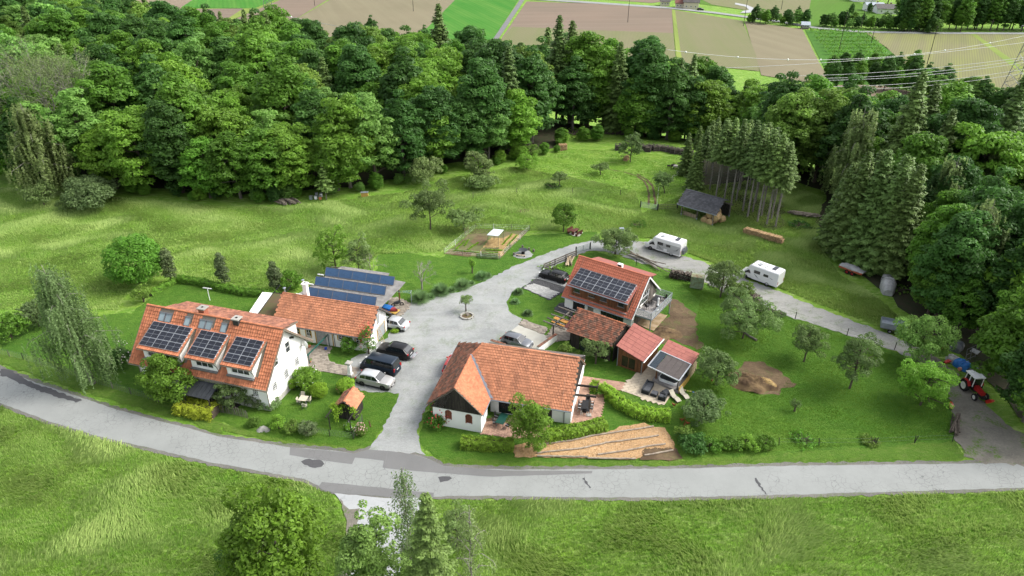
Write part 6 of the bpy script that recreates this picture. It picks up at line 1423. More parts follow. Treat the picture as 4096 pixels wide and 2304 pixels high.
for s in (-1, 1): MB().add([(-wl/2-.6,s*.6,1.0), (-wl/2-.35,s*.6,1.5), (-wl/2+.4,s*.6,1.52), (-wl/2+.75,s*.6,1.1), (-wl/2-.6,s*.98,1.0), (-wl/2-.35,s*.98,1.5), (-wl/2+.4,s*.98,1.52), (-wl/2+.75,s*.98,1.1)], [(0,1,5,4), (1,2,6,5), (2,3,7,6), (0,1,2,3)]).build('mudguard', RAL, tr)
m = MB()
for x, y in ((-1.45,-.6), (-1.45,.6), (-.1,-.55), (-.1,.55), (-.75,-.62), (-.75,.62)): m.beam((x,y,1.1), (x*.95,y*.98,2.25), .07, .07)
m.build('cab_frame', WHITEP, tr); MB().prism([(-1.6,-.72), (.02,-.65), (.02,.65), (-1.6,.72)], 2.25, 2.36).build('cab_roof', WHITEP, tr); MB().box((-.8,0,1.68), (1.2,1.1,1.05)).build('cab_glass', CARG, tr)
# trailers
a, b = G(3533,1341), G(3551,1348); rz = atan2(b[1]-a[1], b[0]-a[0]); rz = -.42
def tloc_(u, v, rz): return G(u, v), rz
tl = thing('car_trailer','grey twin-axle trailer with ribbed sides at the lower end of the lane','trailer',G(3565,1330)+np.array([.2,.3,.07]),rz)
m = MB()
for k in range(6):
    z = .68+k*.13
    for y in (-.85,.85): m.box((0,y,z), (3.1,.05,.115))
    for x in (-1.52,1.52): m.box((x,0,z), (.05,1.65,.115))
m.build('side_slats', ZINC, tl); MB().box((0,0,.62), (3.1,1.75,.08)).build('floor', GREYM, tl); MB().slab([(-1.5,-.83,1.0), (1.5,-.83,1.0), (1.5,.83,1.0), (-1.5,.83,1.0)], .02).build('load_floor', ZINC, tl)
for x in (-.35,.4):
    for y in (-.9,.9): wheel(tl, x, y, .28, .18)
MB().beam((1.5,0,.5), (2.7,0,.45), .09, .09).build('drawbar', GREYM, tl)
TARP = M('pale_tarpaulin', (.48,.48,.47), (.33,.33,.32), 1.6, .6, .9, bscale=3); TARPD = M('dark_tarpaulin', (.09,.10,.11), (.15,.16,.16), 1.6, .6, .8, bscale=3); TARPB = M('blue_tarpaulin', (.02,.14,.45), (.04,.22,.6), 1.6, .5, .8, bscale=3)
def tarp(th, name, L, W, H, mat, seed=0, z0=.1, nseg=14, taper=.75):
    r = np.random.RandomState(seed); rings = []
    for i in range(nseg+1):
        t = i/nseg; s = taper+(1-taper)*sin(pi*t)**.5; ww = W/2*s*(1+r.uniform(-.07,.07)); hh = H*s*(1+r.uniform(-.1,.1))
        rings.append([((t-.5)*L, ww*cx, z0+(hh-z0)*cz+r.uniform(-.03,.03)) for cx, cz in ((-1,0), (-1.02,.35), (-.95,.7), (-.6,.95), (0,1.03), (.6,.95), (.95,.7), (1.02,.35), (1,0))])
    return MB().loft(rings).build(name, mat, th, True)
def atp(u0, v0, u1, v1): a, b = G(u0, v0), G(u1, v1); return (a+b)/2, atan2(b[1]-a[1], b[0]-a[0]), float(np.linalg.norm(b-a))
c, rz, L_ = atp(3355,1075,3455,1112)
t1 = thing('covered_trailer','orange farm trailer half covered with grey tarpaulin under the spruces','trailer',c,rz); tarp(t1,'tarpaulin',L_*.95,1.5,1.25,TARP,1,.85); MB().box((0,0,.75), (L_*.9,1.5,.25)).build('bed', M('orange_paint', (.45,.11,.04), (.3,.08,.04), 3, .6, .1), t1)
for x in (-.4,.4):
    for y in (-.8,.8): wheel(t1, x, y, .36, .25, RAL)
c, rz, L_ = atp(3548,1118,3549,1184)
t2 = thing('covered_caravan','round-topped trailer wrapped in white tarpaulin at the wood edge','trailer',c,rz); tarp(t2,'tarpaulin',max(3.0,L_*1.0),2.0,1.7,TARP,2,.05,taper=.6)
for x in (-.5,.6): MB().tube([(x,-1.05,.2), (x,-.9,1.3), (x,0,1.72), (x,.9,1.3), (x,1.05,.2)], .035).build('strap', PLAS, t2)
c, rz, L_ = atp(3800,1440,3930,1520)
t3 = thing('tarpaulin_heap','long heap covered by blue, grey and green tarpaulins behind the tractor','heap',c,rz)
o = tarp(t3,'blue_tarpaulin',L_*.42,1.5,.95,TARPB,3,0); o.location = (-L_*.12,0,0); o = tarp(t3,'grey_tarpaulin',L_*.38,1.3,.75,TARP,4,0); o.location = (-L_*.4,.1,0); o = tarp(t3,'grey_tarpaulin',L_*.4,1.4,.85,TARPD,5,0); o.location = (L_*.3,0,0); o = tarp(t3,'green_tarpaulin',L_*.3,.8,1.0,M('green_tarpaulin', (.03,.2,.07), None, 2, .6, .3),6,0); o.location = (L_*.15,.2,0)
c, rz, L_ = atp(3810,1385,3840,1405); t4 = thing('tarpaulin_heap','small dark wrapped heap above the long blue one','heap',c,.8); tarp(t4,'tarpaulin',2.2,1.4,.9,TARPD,7,0)
for (u,v,rz,l) in [((3792),1452,.2,'red farm implement on the grass left of the blue heap'),(3802,1626,1.2,'red mudguard-like implement at the track edge'),(3958,1612,.1,'red metal tool box frame by the trees below the tractor'),(3770,1398,.6,'red machine part under the bright green tree')]:
    o = thing('farm_implement',l,'farm tool',G(u,v),rz,'red farm tools round the track'); o.scale = (.7,.7,.7); m = MB().loft([[(-.7,-.25,.1), (-.7,.25,.1), (-.7,.25,.35), (-.7,-.25,.35)], [(0,-.3,.3), (0,.3,.3), (0,.3,.6), (0,-.3,.6)], [(.7,-.12,.35), (.7,.12,.35), (.7,.12,.5), (.7,-.12,.5)]]).build('blade', REDC, o); MB().beam((-.6,0,.2), (-1.0,.3,.0), .08, .08).beam((.3,.2,.3), (.5,.5,0), .07, .07).build('leg', PLAS, o)
o = thing('gas_bottle','orange and white drum lying beside the blue heap','drum',G(3842,1480),.4); MB().tube([(-.35,0,.22), (-.32,0,.22), (.32,0,.22), (.35,0,.22)], [.15,.22,.22,.15], 12).build('drum', M('orange_drum', (.75,.22,.12), (.8,.6,.5), 2, .5, 0), o); MB().box((0,0,.03), (.4,.5,.06)).build('cradle', PLAS, o)
o = thing('metal_rack','grey metal frame rack leaning among the trees above the heap','rack',G(3880,1440),.5)
m = MB()
for x in (-1,0,1): m.beam((x,0,0), (x,.3,1.8), .05, .05)
for z in (.3,1.0,1.75): m.beam((-1,z*.17,z), (1,z*.17,z), .05, .05)
m.build('frame', GREYM, o); MB().beam((.4,.1,.9), (1.1,.15,1.1), .9, .04).build('panel', TARP, o)
# ------------------------------------------------------------ paving and pads
def pavers(name, poly, bw, bl, mat, z=.075, ang=0., base=None, limit=300, hgt_=.05, jm=None):
    xs = [p[0] for p in poly]; ys = [p[1] for p in poly]; o = np.array([np.mean(xs), np.mean(ys)])
    gr = drape(name, poly, z, jm or mat, amp=0)
    me = MB().box((0,0,0), (bl-.02,bw-.02,hgt_)).build('paver', mat, mesh_only=True); c, s = cos(ang), sin(ang); R = max(max(xs)-min(xs), max(ys)-min(ys))
    cells = []; j = 0; y = -R
    while y < R:
        x = -R+(bl/2 if j % 2 else 0)
        while x < R:
            p = (o[0]+c*x-s*y, o[1]+s*x+c*y)
            if inpoly(p, poly): cells.append((p[0]**2+p[1]**2, p))
            x += bl
        y += bw; j += 1
    cells.sort(); m = MB(); R2 = Matrix.Rotation(ang, 3, 'Z')
    for k, (d, p) in enumerate(cells):
        zz = z+random.uniform(-.003, .004)
        if k < limit: link('paver', me, gr, mw=Matrix.Translation((p[0], p[1], zz)) @ R2.to_4x4())
        else: m.box((p[0], p[1], zz), (bl-.02, bw-.02, hgt_), R2, random.random())
    if m.v: tag(m.build('pavers', mat, gr), kind='stuff')
    return gr
C2p = lambda l: [G(1000+x*.3975, 1000+y*.3975) for x, y in l]
C3p = lambda l: [G(1600+x*.3975, 1300+y*.3975) for x, y in l]
C4p = lambda l: [G(2000+x*.3975, 980+y*.3975) for x, y in l]
C5p = lambda l: [G(2200+x*.3975, 1300+y*.3975) for x, y in l]
pavers('paved_path', C2p([(560,975),(650,960),(830,985),(780,1060),(800,1120),(870,1150),(990,1170),(1100,1188),(1040,1290),(940,1260),(740,1225),(640,1240),(560,1215),(560,1080)]), .3, .4, OLDP, ang=-.27)
pavers('paved_yard', C2p([(1390,590),(1400,490),(1480,480),(1620,540),(1600,590),(1480,700),(1400,680)]), .3, .4, OLDP, ang=-.27, z=.08)
pavers('brick_terrace', C3p([(880,930),(1000,925),(1300,960),(1510,1010),(1500,1060),(1400,1130),(1150,1145),(820,1100)]), .24, .36, PINKP, ang=.5)
pavers('brick_terrace', C5p([(262,700),(270,610),(300,515),(780,585),(735,665),(480,640),(395,612),(390,700),(545,720),(540,780),(505,930),(205,1005),(230,860)]), .24, .36, PINKP, ang=-.25, z=.07)
pavers('pool_terrace', C5p([(870,480),(960,350),(1075,290),(1140,420),(1060,560),(1290,650),(1210,720),(1150,812),(920,735),(720,665)]), .45, .9, PAVE, ang=.35, z=.085, hgt_=.06)
drape('parking_slab', C3p([(1195,5),(1510,125),(1400,262),(1310,300),(1000,190),(985,165)]), .08, CONCSLAB, amp=0)
pavers('paved_path', C4p([(235,755),(485,845),(440,905),(190,805)]), .3, .4, OLDP, ang=-.5, z=.09)
pavers('paved_yard', C4p([(485,905),(530,820),(600,780),(750,830),(720,960),(560,975),(460,935)]), .3, .4, OLDP, ang=-.5, z=.084)
BASALT = M('dark_paver', (.085,.085,.088), (.05,.05,.052), 2, .9, .2, tint=.25); CPAV = M('pale_paver', (.42,.42,.40), (.36,.36,.34), 2, .9, .15, tint=.12)
pavers('dark_paving', C4p([(225,435),(415,305),(700,400),(700,480),(620,485),(500,558)]), .3, .4, BASALT, ang=-.55, z=.07)
pavers('parking_slab', C4p([(232,435),(335,388),(592,480),(500,553)]), .3, .4, CPAV, ang=-.55, z=.09)
pavers('parking_slab', C4p([(370,345),(420,308),(690,390),(660,425)]), .3, .4, CPAV, ang=-.55, z=.09)
pavers('dark_paving', C4p([(545,650),(600,590),(650,580),(650,625),(740,660),(730,720),(640,700)]), .3, .4, BASALT, ang=-.55, z=.088)
drape('rear_slab', C4p([(1370,800),(1430,740),(1570,680),(1685,715),(1545,870)]), .10, M('worn_slab', (.42,.32,.21), (.28,.20,.10), 1.2, .9, .3, world_=True), amp=.03)
drape('manure_ground', C4p([(1545,870),(1690,720),(1700,545),(1800,555),(1880,640),(1960,700),(1990,800),(1960,900),(2060,1020),(1980,1060),(1900,1020),(1700,940),(1640,990),(1600,1000),(1560,930)]), .05, SOIL, amp=.35, jstep=.6)
MULCH = gravelmat('wood_chip_mulch', (.55,.35,.18), (.66,.45,.25), .08); MANURE = M('manure', (.07,.042,.022), (.20,.135,.065), .9, .95, .9, world_=True, bscale=5); STRAW = M('straw', (.42,.30,.13), (.28,.18,.07), 2, .95, .6, world_=True, bscale=8)
drape('manure_ground', C5p([(1840,530),(1880,440),(1960,380),(2100,360),(2240,420),(2400,540),(2500,610),(2320,640),(2300,700),(2140,715),(1950,640)]), .055, SOIL, amp=.3, jstep=.6)
def heap(name, label, cat, poly_c, rx, ry, h, mat, seed=0, n=26, rz=0, lump=.35, kind=None):
    r = np.random.RandomState(seed); g = np.linspace(-1, 1, n); X, Y = np.meshgrid(g, g); rr = np.sqrt(X**2+Y**2)
    th_ = np.arctan2(Y, X); edge_ = 1+.13*np.sin(3*th_+seed)+.08*np.sin(5*th_+2*seed); rr = rr/edge_
    Z = h*np.clip(1-rr**2, -.05, 1)**.8 if False else h*np.clip(1-rr**1.8, -.04, 1)
    Z = Z*(1+lump*(r.uniform(-.5, .5, Z.shape)+np.sin(X*6+seed)*np.cos(Y*7)*.4)); idx_ = np.arange(n*n).reshape(n, n)
    q = np.stack([idx_[:-1,:-1], idx_[:-1,1:], idx_[1:,1:], idx_[1:,:-1]], -1).reshape(-1, 4); k = (rr.ravel()[q] < 1.08).all(1)
    o = link(name, big_mesh(name, np.c_[(X*rx).ravel(), (Y*ry).ravel(), Z.ravel()], q[k], mat=mat), None, loc=tuple(map(float, poly_c))); o.rotation_euler = (0,0,rz); return tag(o, label, cat)
heap('manure_heap','brown manure heap on the bare patch in the orchard','manure heap',G(3010,1535)+np.array([0,0,.05]),2.9,1.9,1.0,MANURE,1,34,-.3)
heap('straw_heap','pale straw heap on top of the brown manure in the orchard','straw heap',G(3055,1545)+np.array([0,.2,.25]),1.5,.85,.75,STRAW,2,26,-.3)
heap('manure_heap','flat dark manure heap below the balcony','manure heap',G(2665,1335)+np.array([0,0,.05]),2.0,1.6,.45,MANURE,3,30,.2)
# mulched slope with log borders
mp = C5p([(-370,1220),(-200,1185),(0,1165),(400,1100),(640,1065),(700,1030),(950,990),(1060,1040),(1150,1040),(1200,1110),(1250,1180),(1250,1260),(960,1250),(930,1330),(860,1360),(0,1340),(-360,1335)])
drape('mulched_slope', mp, .09, MULCH, amp=.12, jstep=.4)
drape('dark_soil', C5p([(940,1250),(1250,1235),(1330,1340),(1250,1365),(900,1362),(930,1320)]), .10, SOIL, amp=.15, jstep=.4)
chips = []
r = np.random.RandomState(4); xs = [p[0] for p in mp]; ys = [p[1] for p in mp]; CC = np.c_[r.uniform(min(xs), max(xs), 9000), r.uniform(min(ys), max(ys), 9000)]; CC = CC[inpoly_np(CC[:,0], CC[:,1], mp)]
v_, f_ = leaves(np.c_[CC, np.full(len(CC), .125)], np.tile((0,0,1.), (len(CC),1)), .07, .4, .5)
tag(link('wood_chips', big_mesh('wood_chips', v_, f_, r.uniform(0,1,len(f_)), M('wood_chip', (.72,.48,.25), (.5,.28,.11), 4, .9, 0, tint=.35))), kind='stuff')
def log(name, label, pts, r, mat=M('peeled_log', (.42,.36,.28), (.26,.21,.16), 3, .85, .3), cat='log', group=None, z=.0):
    pts = [V3(tuple(map(float, p))) for p in pts]; o = pts[0].copy(); t = MB().tube([p-o+V3((0,0,r+z)) for p in pts], r, 7).build(name, mat); t.location = o; return tag(t, label, cat, group)
def wig(a, b, n, amp): return [a+(b-a)*k/n+np.array([0, random.uniform(-amp, amp), 0]) for k in range(n+1)]
for pts, l in [([(-110,1215),(200,1175),(400,1130)],'uppermost border log of the mulched slope, left half'),([(400,1130),(700,1085),(1040,1030)],'uppermost border log of the mulched slope, right half'),([(-130,1300),(300,1255),(550,1200)],'second border log of the mulched slope, left half'),([(550,1198),(850,1160),(1090,1122)],'second border log of the mulched slope, right half'),([(480,1315),(780,1275)],'third border log of the mulched slope, left half'),([(780,1270),(1050,1220),(1160,1208)],'third border log of the mulched slope, right half'),([(-130,1330),(100,1333),(380,1338)],'lowest border log of the mulched slope at the left'),([(380,1350),(700,1358),(860,1356)],'lowest thin log of the mulched slope at the right'),([(950,1325),(1240,1270)],'short pale log on the dark soil patch')]:
    P_ = C5p(pts); w = []; 
    for a, b in zip(P_[:-1], P_[1:]): w += wig(a, b, 4, .04)[:-1]
    log('border_log', l, w+[P_[-1]], .09, group='border logs of the mulched slope', z=.1)
# ------------------------------------------------------------ walls, pergola, well hut, pillar
wt = thing('courtyard_wall','low white courtyard wall with red tile coping, right of the grey hatchback','wall',C3p([(1390,262)])[0])
def walls(th, a, b, h, w=.25):
    a, b = tloc(th, a), tloc(th, b); MB().beam(a+V3((0,0,h/2)), b+V3((0,0,h/2)), w, h).build('wall', PLASTER, th); d = (b-a); L = d.length; d.normalize(); k = int(L/.3)
    R = Matrix((d, V3((0,0,1)).cross(d), V3((0,0,1)))).transposed()
    me = MB().box((0,0,0), (.27,w+.12,.07)).build('coping_tile', TILE_MOSS, mesh_only=True)
    for i in range(k): link('coping_tile', me, th, mw=Matrix.Translation(a+d*(i+.5)*L/k+V3((0,0,h+.04+random.uniform(0,.02)))) @ R.to_4x4())
walls(wt, C3p([(1385,290)])[0], C3p([(1572,155)])[0], 1.0)
wt2 = thing('courtyard_wall','low white wall stub left of the grey hatchback, half behind the roof','wall',C3p([(915,190)])[0]); walls(wt2, C3p([(915,198)])[0], C3p([(1060,245)])[0], .7)
pg = thing('pergola','dark timber pergola over the beer-garden benches beside the tiled shed','pergola',H4.location,-.6034)
def p4(X, Y, z): return L4c(X, Y, z)
def L4c(X, Y, z): return tloc(pg, A(2000+X*.3975, 980+Y*.3975, z))
for a, b in (((435,762),(655,850)), ((475,730),(600,785)), ((515,695),(735,775)), ((548,660),(745,735)), ((590,622),(750,680))): MB().beam(L4c(*a,2.3), L4c(*b,2.3), .12, .14).build('beam', GREYW, pg)
MB().beam(L4c(535,805,2.15), L4c(705,670,2.15), .14, .16).build('beam', GREYW, pg)
for X, Y in ((538,805), (700,672)):
    q = L4c(X, Y, 2.1); MB().box((q.x,q.y,1.05), (.14,.14,2.1)).build('post', DARKW, pg)
def bench_set(th):
    for y, z, w in ((0,.75,.65), (-.65,.45,.3), (.65,.45,.3)):
        for k in range(3 if w > .5 else 2): MB().box((0, y-w/2+(k+.5)*w/(3 if w > .5 else 2), z), (2.1, w/(3 if w > .5 else 2)-.015, .04)).build('board', M('orange_varnished_board', (.62,.30,.07), (.5,.23,.05), 4, .5, .05), th)
        for x in (-.8,.8): MB().beam((x,y-w*.4,0), (x,y,z-.03), .05, .04).beam((x,y+w*.4,0), (x,y,z-.03), .05, .04).build('leg', PLAS, th)
q = hmat(pg) @ L4c(610,800,0); o = thing('beer_table_set','orange folding beer table with its two benches under the pergola','table set',q,-.6034-.05); bench_set(o)
# wayside pillar
o = thing('stone_pillar','white stone wayside pillar with square capital by the paved path','pillar',G(1402,1505),-.27)
MB().box((0,0,.2), (.62,.62,.4)).build('base', PLINTH, o); MB().loft([[(a*s,b*s,z) for a,b in ((-1,-1),(1,-1),(1,1),(-1,1))] for s,z in ((.24,.4),(.2,.55),(.17,1.6),(.2,1.75))]).build('shaft', PLASTER, o); MB().loft([[(a*s,b*s,z) for a,b in ((-1,-1),(1,-1),(1,1),(-1,1))] for s,z in ((.22,1.75),(.36,1.9),(.36,2.05),(.28,2.1))]).build('capital', CONC, o)
# tiled well hut with vine frame
hz_ = lambda X, Y, z=0: A(1000+X*.2484, 1400+Y*.2484, z)
wh = thing('garden_hut','little dark timber hut with steep tiled roof and vine, in the farmhouse garden','hut',hz_(1640,1060),-.75)
def hl(X, Y, z): return tloc(wh, hz_(X, Y, z))
rzh = 2.75; r0_, r1_ = hl(1500,832,rzh), hl(1672,585,rzh); e0, e1 = hl(1695,975,1.75), hl(1848,735,1.75); d_ = (r0_-e0); f0, f1 = r0_+V3((r0_.x-e0.x, r0_.y-e0.y, 1.75-rzh)), r1_+V3((r1_.x-e1.x, r1_.y-e1.y, 1.75-rzh))
rf = slope(wh, [e0, e1, r1_, r0_], TILE_OLD, 'flat', .26, .26, 60, slabm=DARKW, th_ck=.07); slope(wh, [f0, f1, r1_, r0_], TILE_MOSS, 'flat', .26, .26, 40, slabm=DARKW, th_ck=.07); ridge_line(rf, r0_, r1_, TILE_O, .1, .3)
b0, b1, b2, b3 = [V3((q.x, q.y, 0)) for q in (e0.lerp(f0,.12).lerp(e1.lerp(f1,.12),.12), e1.lerp(f1,.12).lerp(e0.lerp(f0,.12),.06), f1.lerp(e1,.12).lerp(f0.lerp(e0,.12),.06), f0.lerp(e0,.12).lerp(f1.lerp(e1,.12),.12))]
for a, b, g in ((b0,b1,0), (b1,b2,1), (b2,b3,0), (b3,b0,1)):
    e = (b-a); Lh = e.length; e.normalize(); planks(wh, a, e, Z_, [(0,0), (Lh,0), (Lh,1.8), (Lh/2,2.6), (0,1.8)] if g else [(0,0), (Lh,0), (Lh,1.8), (0,1.8)], DARKW, .22)
m = MB()
for a, b in (((1215,1090),(1320,955)), ((1570,1160),(1665,1010)), ((1700,1060),(1750,990))): m.beam(hl(*a,1.9), hl(*b,1.95), .09, .09)
for X, Y in ((1262,1070), (1605,1130)): q = hl(X, Y, 1.9); m.box((q.x, q.y, .95), (.08,.08,1.9))
m.build('frame', DARKW, wh)
C = []
for (X0,Y0,z0),(X1,Y1,z1),n_ in (((1290,890,1.9),(1560,890,2.0),260), ((1310,900,1.9),(1400,1040,1.6),260), ((1330,880,1.9),(1460,980,1.9),240), ((1385,1050,1.5),(1395,1150,.9),80), ((1600,920,1.9),(1720,1010,1.9),150), ((1660,1000,1.7),(1690,1080,1.2),70)):
    a, b = hl(X0,Y0,z0), hl(X1,Y1,z1); t = rng.uniform(0,1,n_)[:,None]; C.append(np.array(a)*(1-t)+np.array(b)*t+rng.normal(0,.16,(n_,3)))
C = np.concatenate(C); v_, f_ = leaves(C, np.tile((0,0,1.), (len(C),1)), .09, .7, .7); link('vine', big_mesh('vine', v_, f_, rng.uniform(0,1,len(C)), LEAF['lime']), wh)
# ------------------------------------------------------------ garden furniture
def chair(name, label, loc, rz, seatm, framem, group=None, back=.85, hgt_=.42, arms=True):
    o = thing(name, label, 'chair', loc, rz, group); MB().box((0,0,hgt_), (.46,.46,.05)).build('seat', seatm, o); MB().box((-.22,0,hgt_+(back-hgt_)/2+.03), (.04,.44,back-hgt_), Matrix.Rotation(-.18,3,'Y')).build('backrest', seatm, o)
    for x in (-.2,.2):
        for y in (-.21,.21): MB().beam((x*1.1,y,0), (x,y,hgt_), .035, .035).build('leg', framem, o)
    if arms:
        for y in (-.25,.25): MB().box((0,y,hgt_+.22), (.44,.05,.035)).build('armrest', framem, o)
    return o
def table(name, label, loc, rz, L, W, topm, legm, h=.74, group=None, slats=0):
    o = thing(name, label, 'table', loc, rz, group)
    if slats:
        for k in range(slats): MB().box((0,-W/2+(k+.5)*W/slats,h), (L,W/slats-.012,.035)).build('slat', topm, o)
    else: MB().box((0,0,h), (L,W,.035)).build('tabletop', topm, o)
    for x in (-1,1):
        for y in (-1,1): MB().box((x*(L/2-.07),y*(W/2-.07),h/2), (.05,.05,h)).build('leg', legm, o)
    return o
CRM = M('cream_slats', (.62,.58,.45), (.55,.5,.39), 3, .7, .05); MESHB = M('black_mesh_fabric', (.02,.02,.022), None, 3, .7, 0)
gt = hz_(872,860); table('garden_table','square cream garden table on the lawn before the white gable',gt,-.15,.95,.95,CRM,GREYM,slats=6)
for X,Y,rz,l in ((855,770,-1.6,'cream garden chair at the far side of the square table'),(800,850,-.15,'cream garden chair at the left side of the square table'),(955,830,3.0,'cream garden chair at the right side of the square table'),(885,925,1.5,'cream garden chair nearest the road at the square table')):
    chair('garden_chair',l,hz_(X,Y+18),rz,CRM,GREYM,'cream garden chairs')
o = C3p([(1030,1000)])[0]; o[2] += .1; table('garden_table','dark green table under the ivy-covered tree on the brick terrace',o,1.2,1.8,.95,M('dark_green_top', (.01,.07,.05), None, 3, .5, 0),GREYM)
for X,Y,rz,l in ((975,955,-.3,'black sling chair behind the green table, farther one'),(955,1015,-.1,'black sling chair left of the green table, nearer one'),(1085,1045,2.6,'black sling chair half under the ivy-covered tree')):
    o = C3p([(X,Y)])[0]; o[2] += .1; chair('garden_chair',l,o,rz,MESHB,ALU,'black sling chairs of the brick terrace',.95)
o = C5p([(358,870)])[0]; o[2] += .1; table('dining_table','long table with black cover on the brick terrace behind the L-shaped house',o,1.35,1.9,1.0,MESHB,WHITEP)
for X,Y,rz,l in ((378,790,-1.75,'dark high-backed chair at the far end of the black-covered table'),(345,905,1.35,'white framed chair at the near end of the black-covered table'),(308,835,-.25,'white framed chair left of the black-covered table, farther'),(302,870,-.25,'white framed chair left of the black-covered table, nearer'),(415,835,2.9,'white framed chair right of the black-covered table, farther'),(410,870,2.9,'white framed chair right of the black-covered table, nearer')):
    o = C5p([(X,Y)])[0]; o[2] += .1; chair('garden_chair',l,o,rz,MESHB,WHITEP if 'white' in l else GREYM,'chairs round the black-covered table',.98)
o = C5p([(392,915)])[0]; o[2] += .1; pr = thing('parasol','folded brown parasol standing in its base beside the black-covered table','parasol',o,0); MB().box((0,0,.05), (.5,.5,.08)).build('base', CONC, pr); MB().tube([(0,0,.05),(0,0,2.3)], .025).build('pole', GREYM, pr); MB().lathe([(.06,.9),(.15,1.2),(.13,1.8),(.04,2.35)], 8).build('canopy', SOL, pr)
for X,Y,l in ((905,960,'wooden planter trough on the terrace beside the sling chairs'),(2022-1509,720,'wooden planter box at the corner of the brick terrace')):
    o = (C3p if X > 600 else C5p)([(X,Y)])[0]; o[2] += .08; pt = thing('planter',l,'planter',o,.3); MB().box((0,0,.2), (.9,.4,.4)).build('box', OLDPLANK, pt)
    v_, f_, t_ = clumps([(x,0,.45) for x in (-.3,0,.3)], [.22,.25,.2], 900, .07); link('plants', big_mesh('plants', v_, f_, t_, LEAF['beech']), pt)
RAT = M('dark_rattan', (.03,.033,.038), (.045,.05,.055), 8, .75, .3); CUSH = M('grey_cushion', (.10,.105,.115), (.08,.085,.095), 5, .9, .1)
def sofa(label, loc, rz, L, W, group=None, name='outdoor_sofa', cat='sofa'):
    o = thing(name, label, cat, loc, rz, group); MB().box((0,0,.16), (L,W,.3)).build('base', RAT, o); MB().box((0,-W/2+.08,.42), (L,.16,.5)).build('backrest', RAT, o)
    for x in (-1,1): MB().box((x*(L/2-.08),.08,.35), (.16,W-.16,.4)).build('armrest', RAT, o)
    n = max(1, int(L/.8))
    for k in range(n): MB().box((-(L-.34)/2+(k+.5)*(L-.34)/n,.07,.37), ((L-.34)/n-.02,W-.2,.12)).build('cushion', CUSH, o)
def c5(X, Y, z=.1): q = C5p([(X, Y)])[0]; q[2] += z; return q
ds_ = c5(1015,590)-c5(950,705); dsf = atan2(ds_[1], ds_[0])
sofa('long dark rattan sofa with grey cushions on the pool terrace', c5(980,655), dsf+pi, 2.1, .9)
o = thing('footstool','square dark rattan footstool between sofa and armchair','footstool',c5(1047,712),-.55); MB().box((0,0,.16), (.75,.75,.3)).build('base', RAT, o); MB().box((0,0,.36), (.7,.7,.1)).build('cushion', CUSH, o)
sofa('dark rattan armchair right of the square footstool', c5(1130,748), dsf, .95, .85, name='outdoor_armchair', cat='armchair')
o = thing('footstool','grey footstool behind the rattan armchair','footstool',c5(1165,700),.6); MB().box((0,0,.16), (.75,.75,.3)).build('base', RAT, o); MB().box((0,0,.36), (.7,.7,.1)).build('cushion', CUSH, o)
LOUN = M('beige_sling', (.50,.46,.36), (.44,.41,.32), 3, .8, .1)
for (a,b,l) in (((1210,700),(1300,785),'curved beige lounger nearer the armchair'),((1300,665),(1385,755),'curved beige lounger farther from the armchair')):
    p0, p1 = C5p([a])[0], C5p([b])[0]; o = thing('sun_lounger',l,'lounger',p0,atan2(p1[1]-p0[1],p1[0]-p0[0]),'two beige loungers'); Ln = float(np.linalg.norm(p1-p0)); 
    pr_ = [(0,.75),(.12,.55),(.3,.32),(.5,.25),(.68,.36),(.85,.30),(1,.22)]; me = MB()
    for (t0,z0),(t1,z1) in zip(pr_[:-1],pr_[1:]): me.add([(t0*Ln,-.3,z0),(t1*Ln,-.3,z1),(t1*Ln,.3,z1),(t0*Ln,.3,z0),(t0*Ln,-.3,z0-.03),(t1*Ln,-.3,z1-.03),(t1*Ln,.3,z1-.03),(t0*Ln,.3,z0-.03)], [(0,1,2,3),(7,6,5,4),(0,4,5,1),(3,2,6,7)])
    me.build('sling', LOUN, o); fm2 = MB()
    for y in (-.3,.3): fm2.tube([(.2*Ln,y,0),(.4*Ln,y,.27),(.75*Ln,y,.3),(.9*Ln,y,0)], .02, 5)
    fm2.build('frame', GREYM, o)
o = thing('string_of_flags','string of small coloured cloth flags beside the loungers','flags',c5(1330,655,0),-.35); FL = [(.5,.08,.05),(.6,.5,.3),(.55,.6,.1),(.6,.55,.2),(.2,.3,.55),(.5,.2,.15)]
for k,cc in enumerate(FL): MB().box((k*.32,0,.06+.02*(k%2)), (.24,.22,.02)).build('flag', M('flag_cloth_%s'%'abcdef'[k], cc, None, 3, .8, 0), o)
o = thing('play_ball','small yellow-green ball at the corner of the pool terrace','ball',c5(1278,662,.12)); MB().ball((0,0,0), .14, 12, 8).build('ball', M('ball_yellow', (.6,.7,.05), None, 3, .5, 0), o, True)
o = thing('fire_bowl','round metal grate inlay on the pool terrace','fire grate',c5(955,490,.03)); m = MB()
for R_ in (.45,.3,.15): m.tube([(cos(2*pi*k/20)*R_,sin(2*pi*k/20)*R_,.02) for k in range(21)], .02, 5)
for k in range(8): m.beam((0,0,.02),(cos(2*pi*k/8)*.45,sin(2*pi*k/8)*.45,.02),.025,.02)
m.build('grate', GREYM, o)
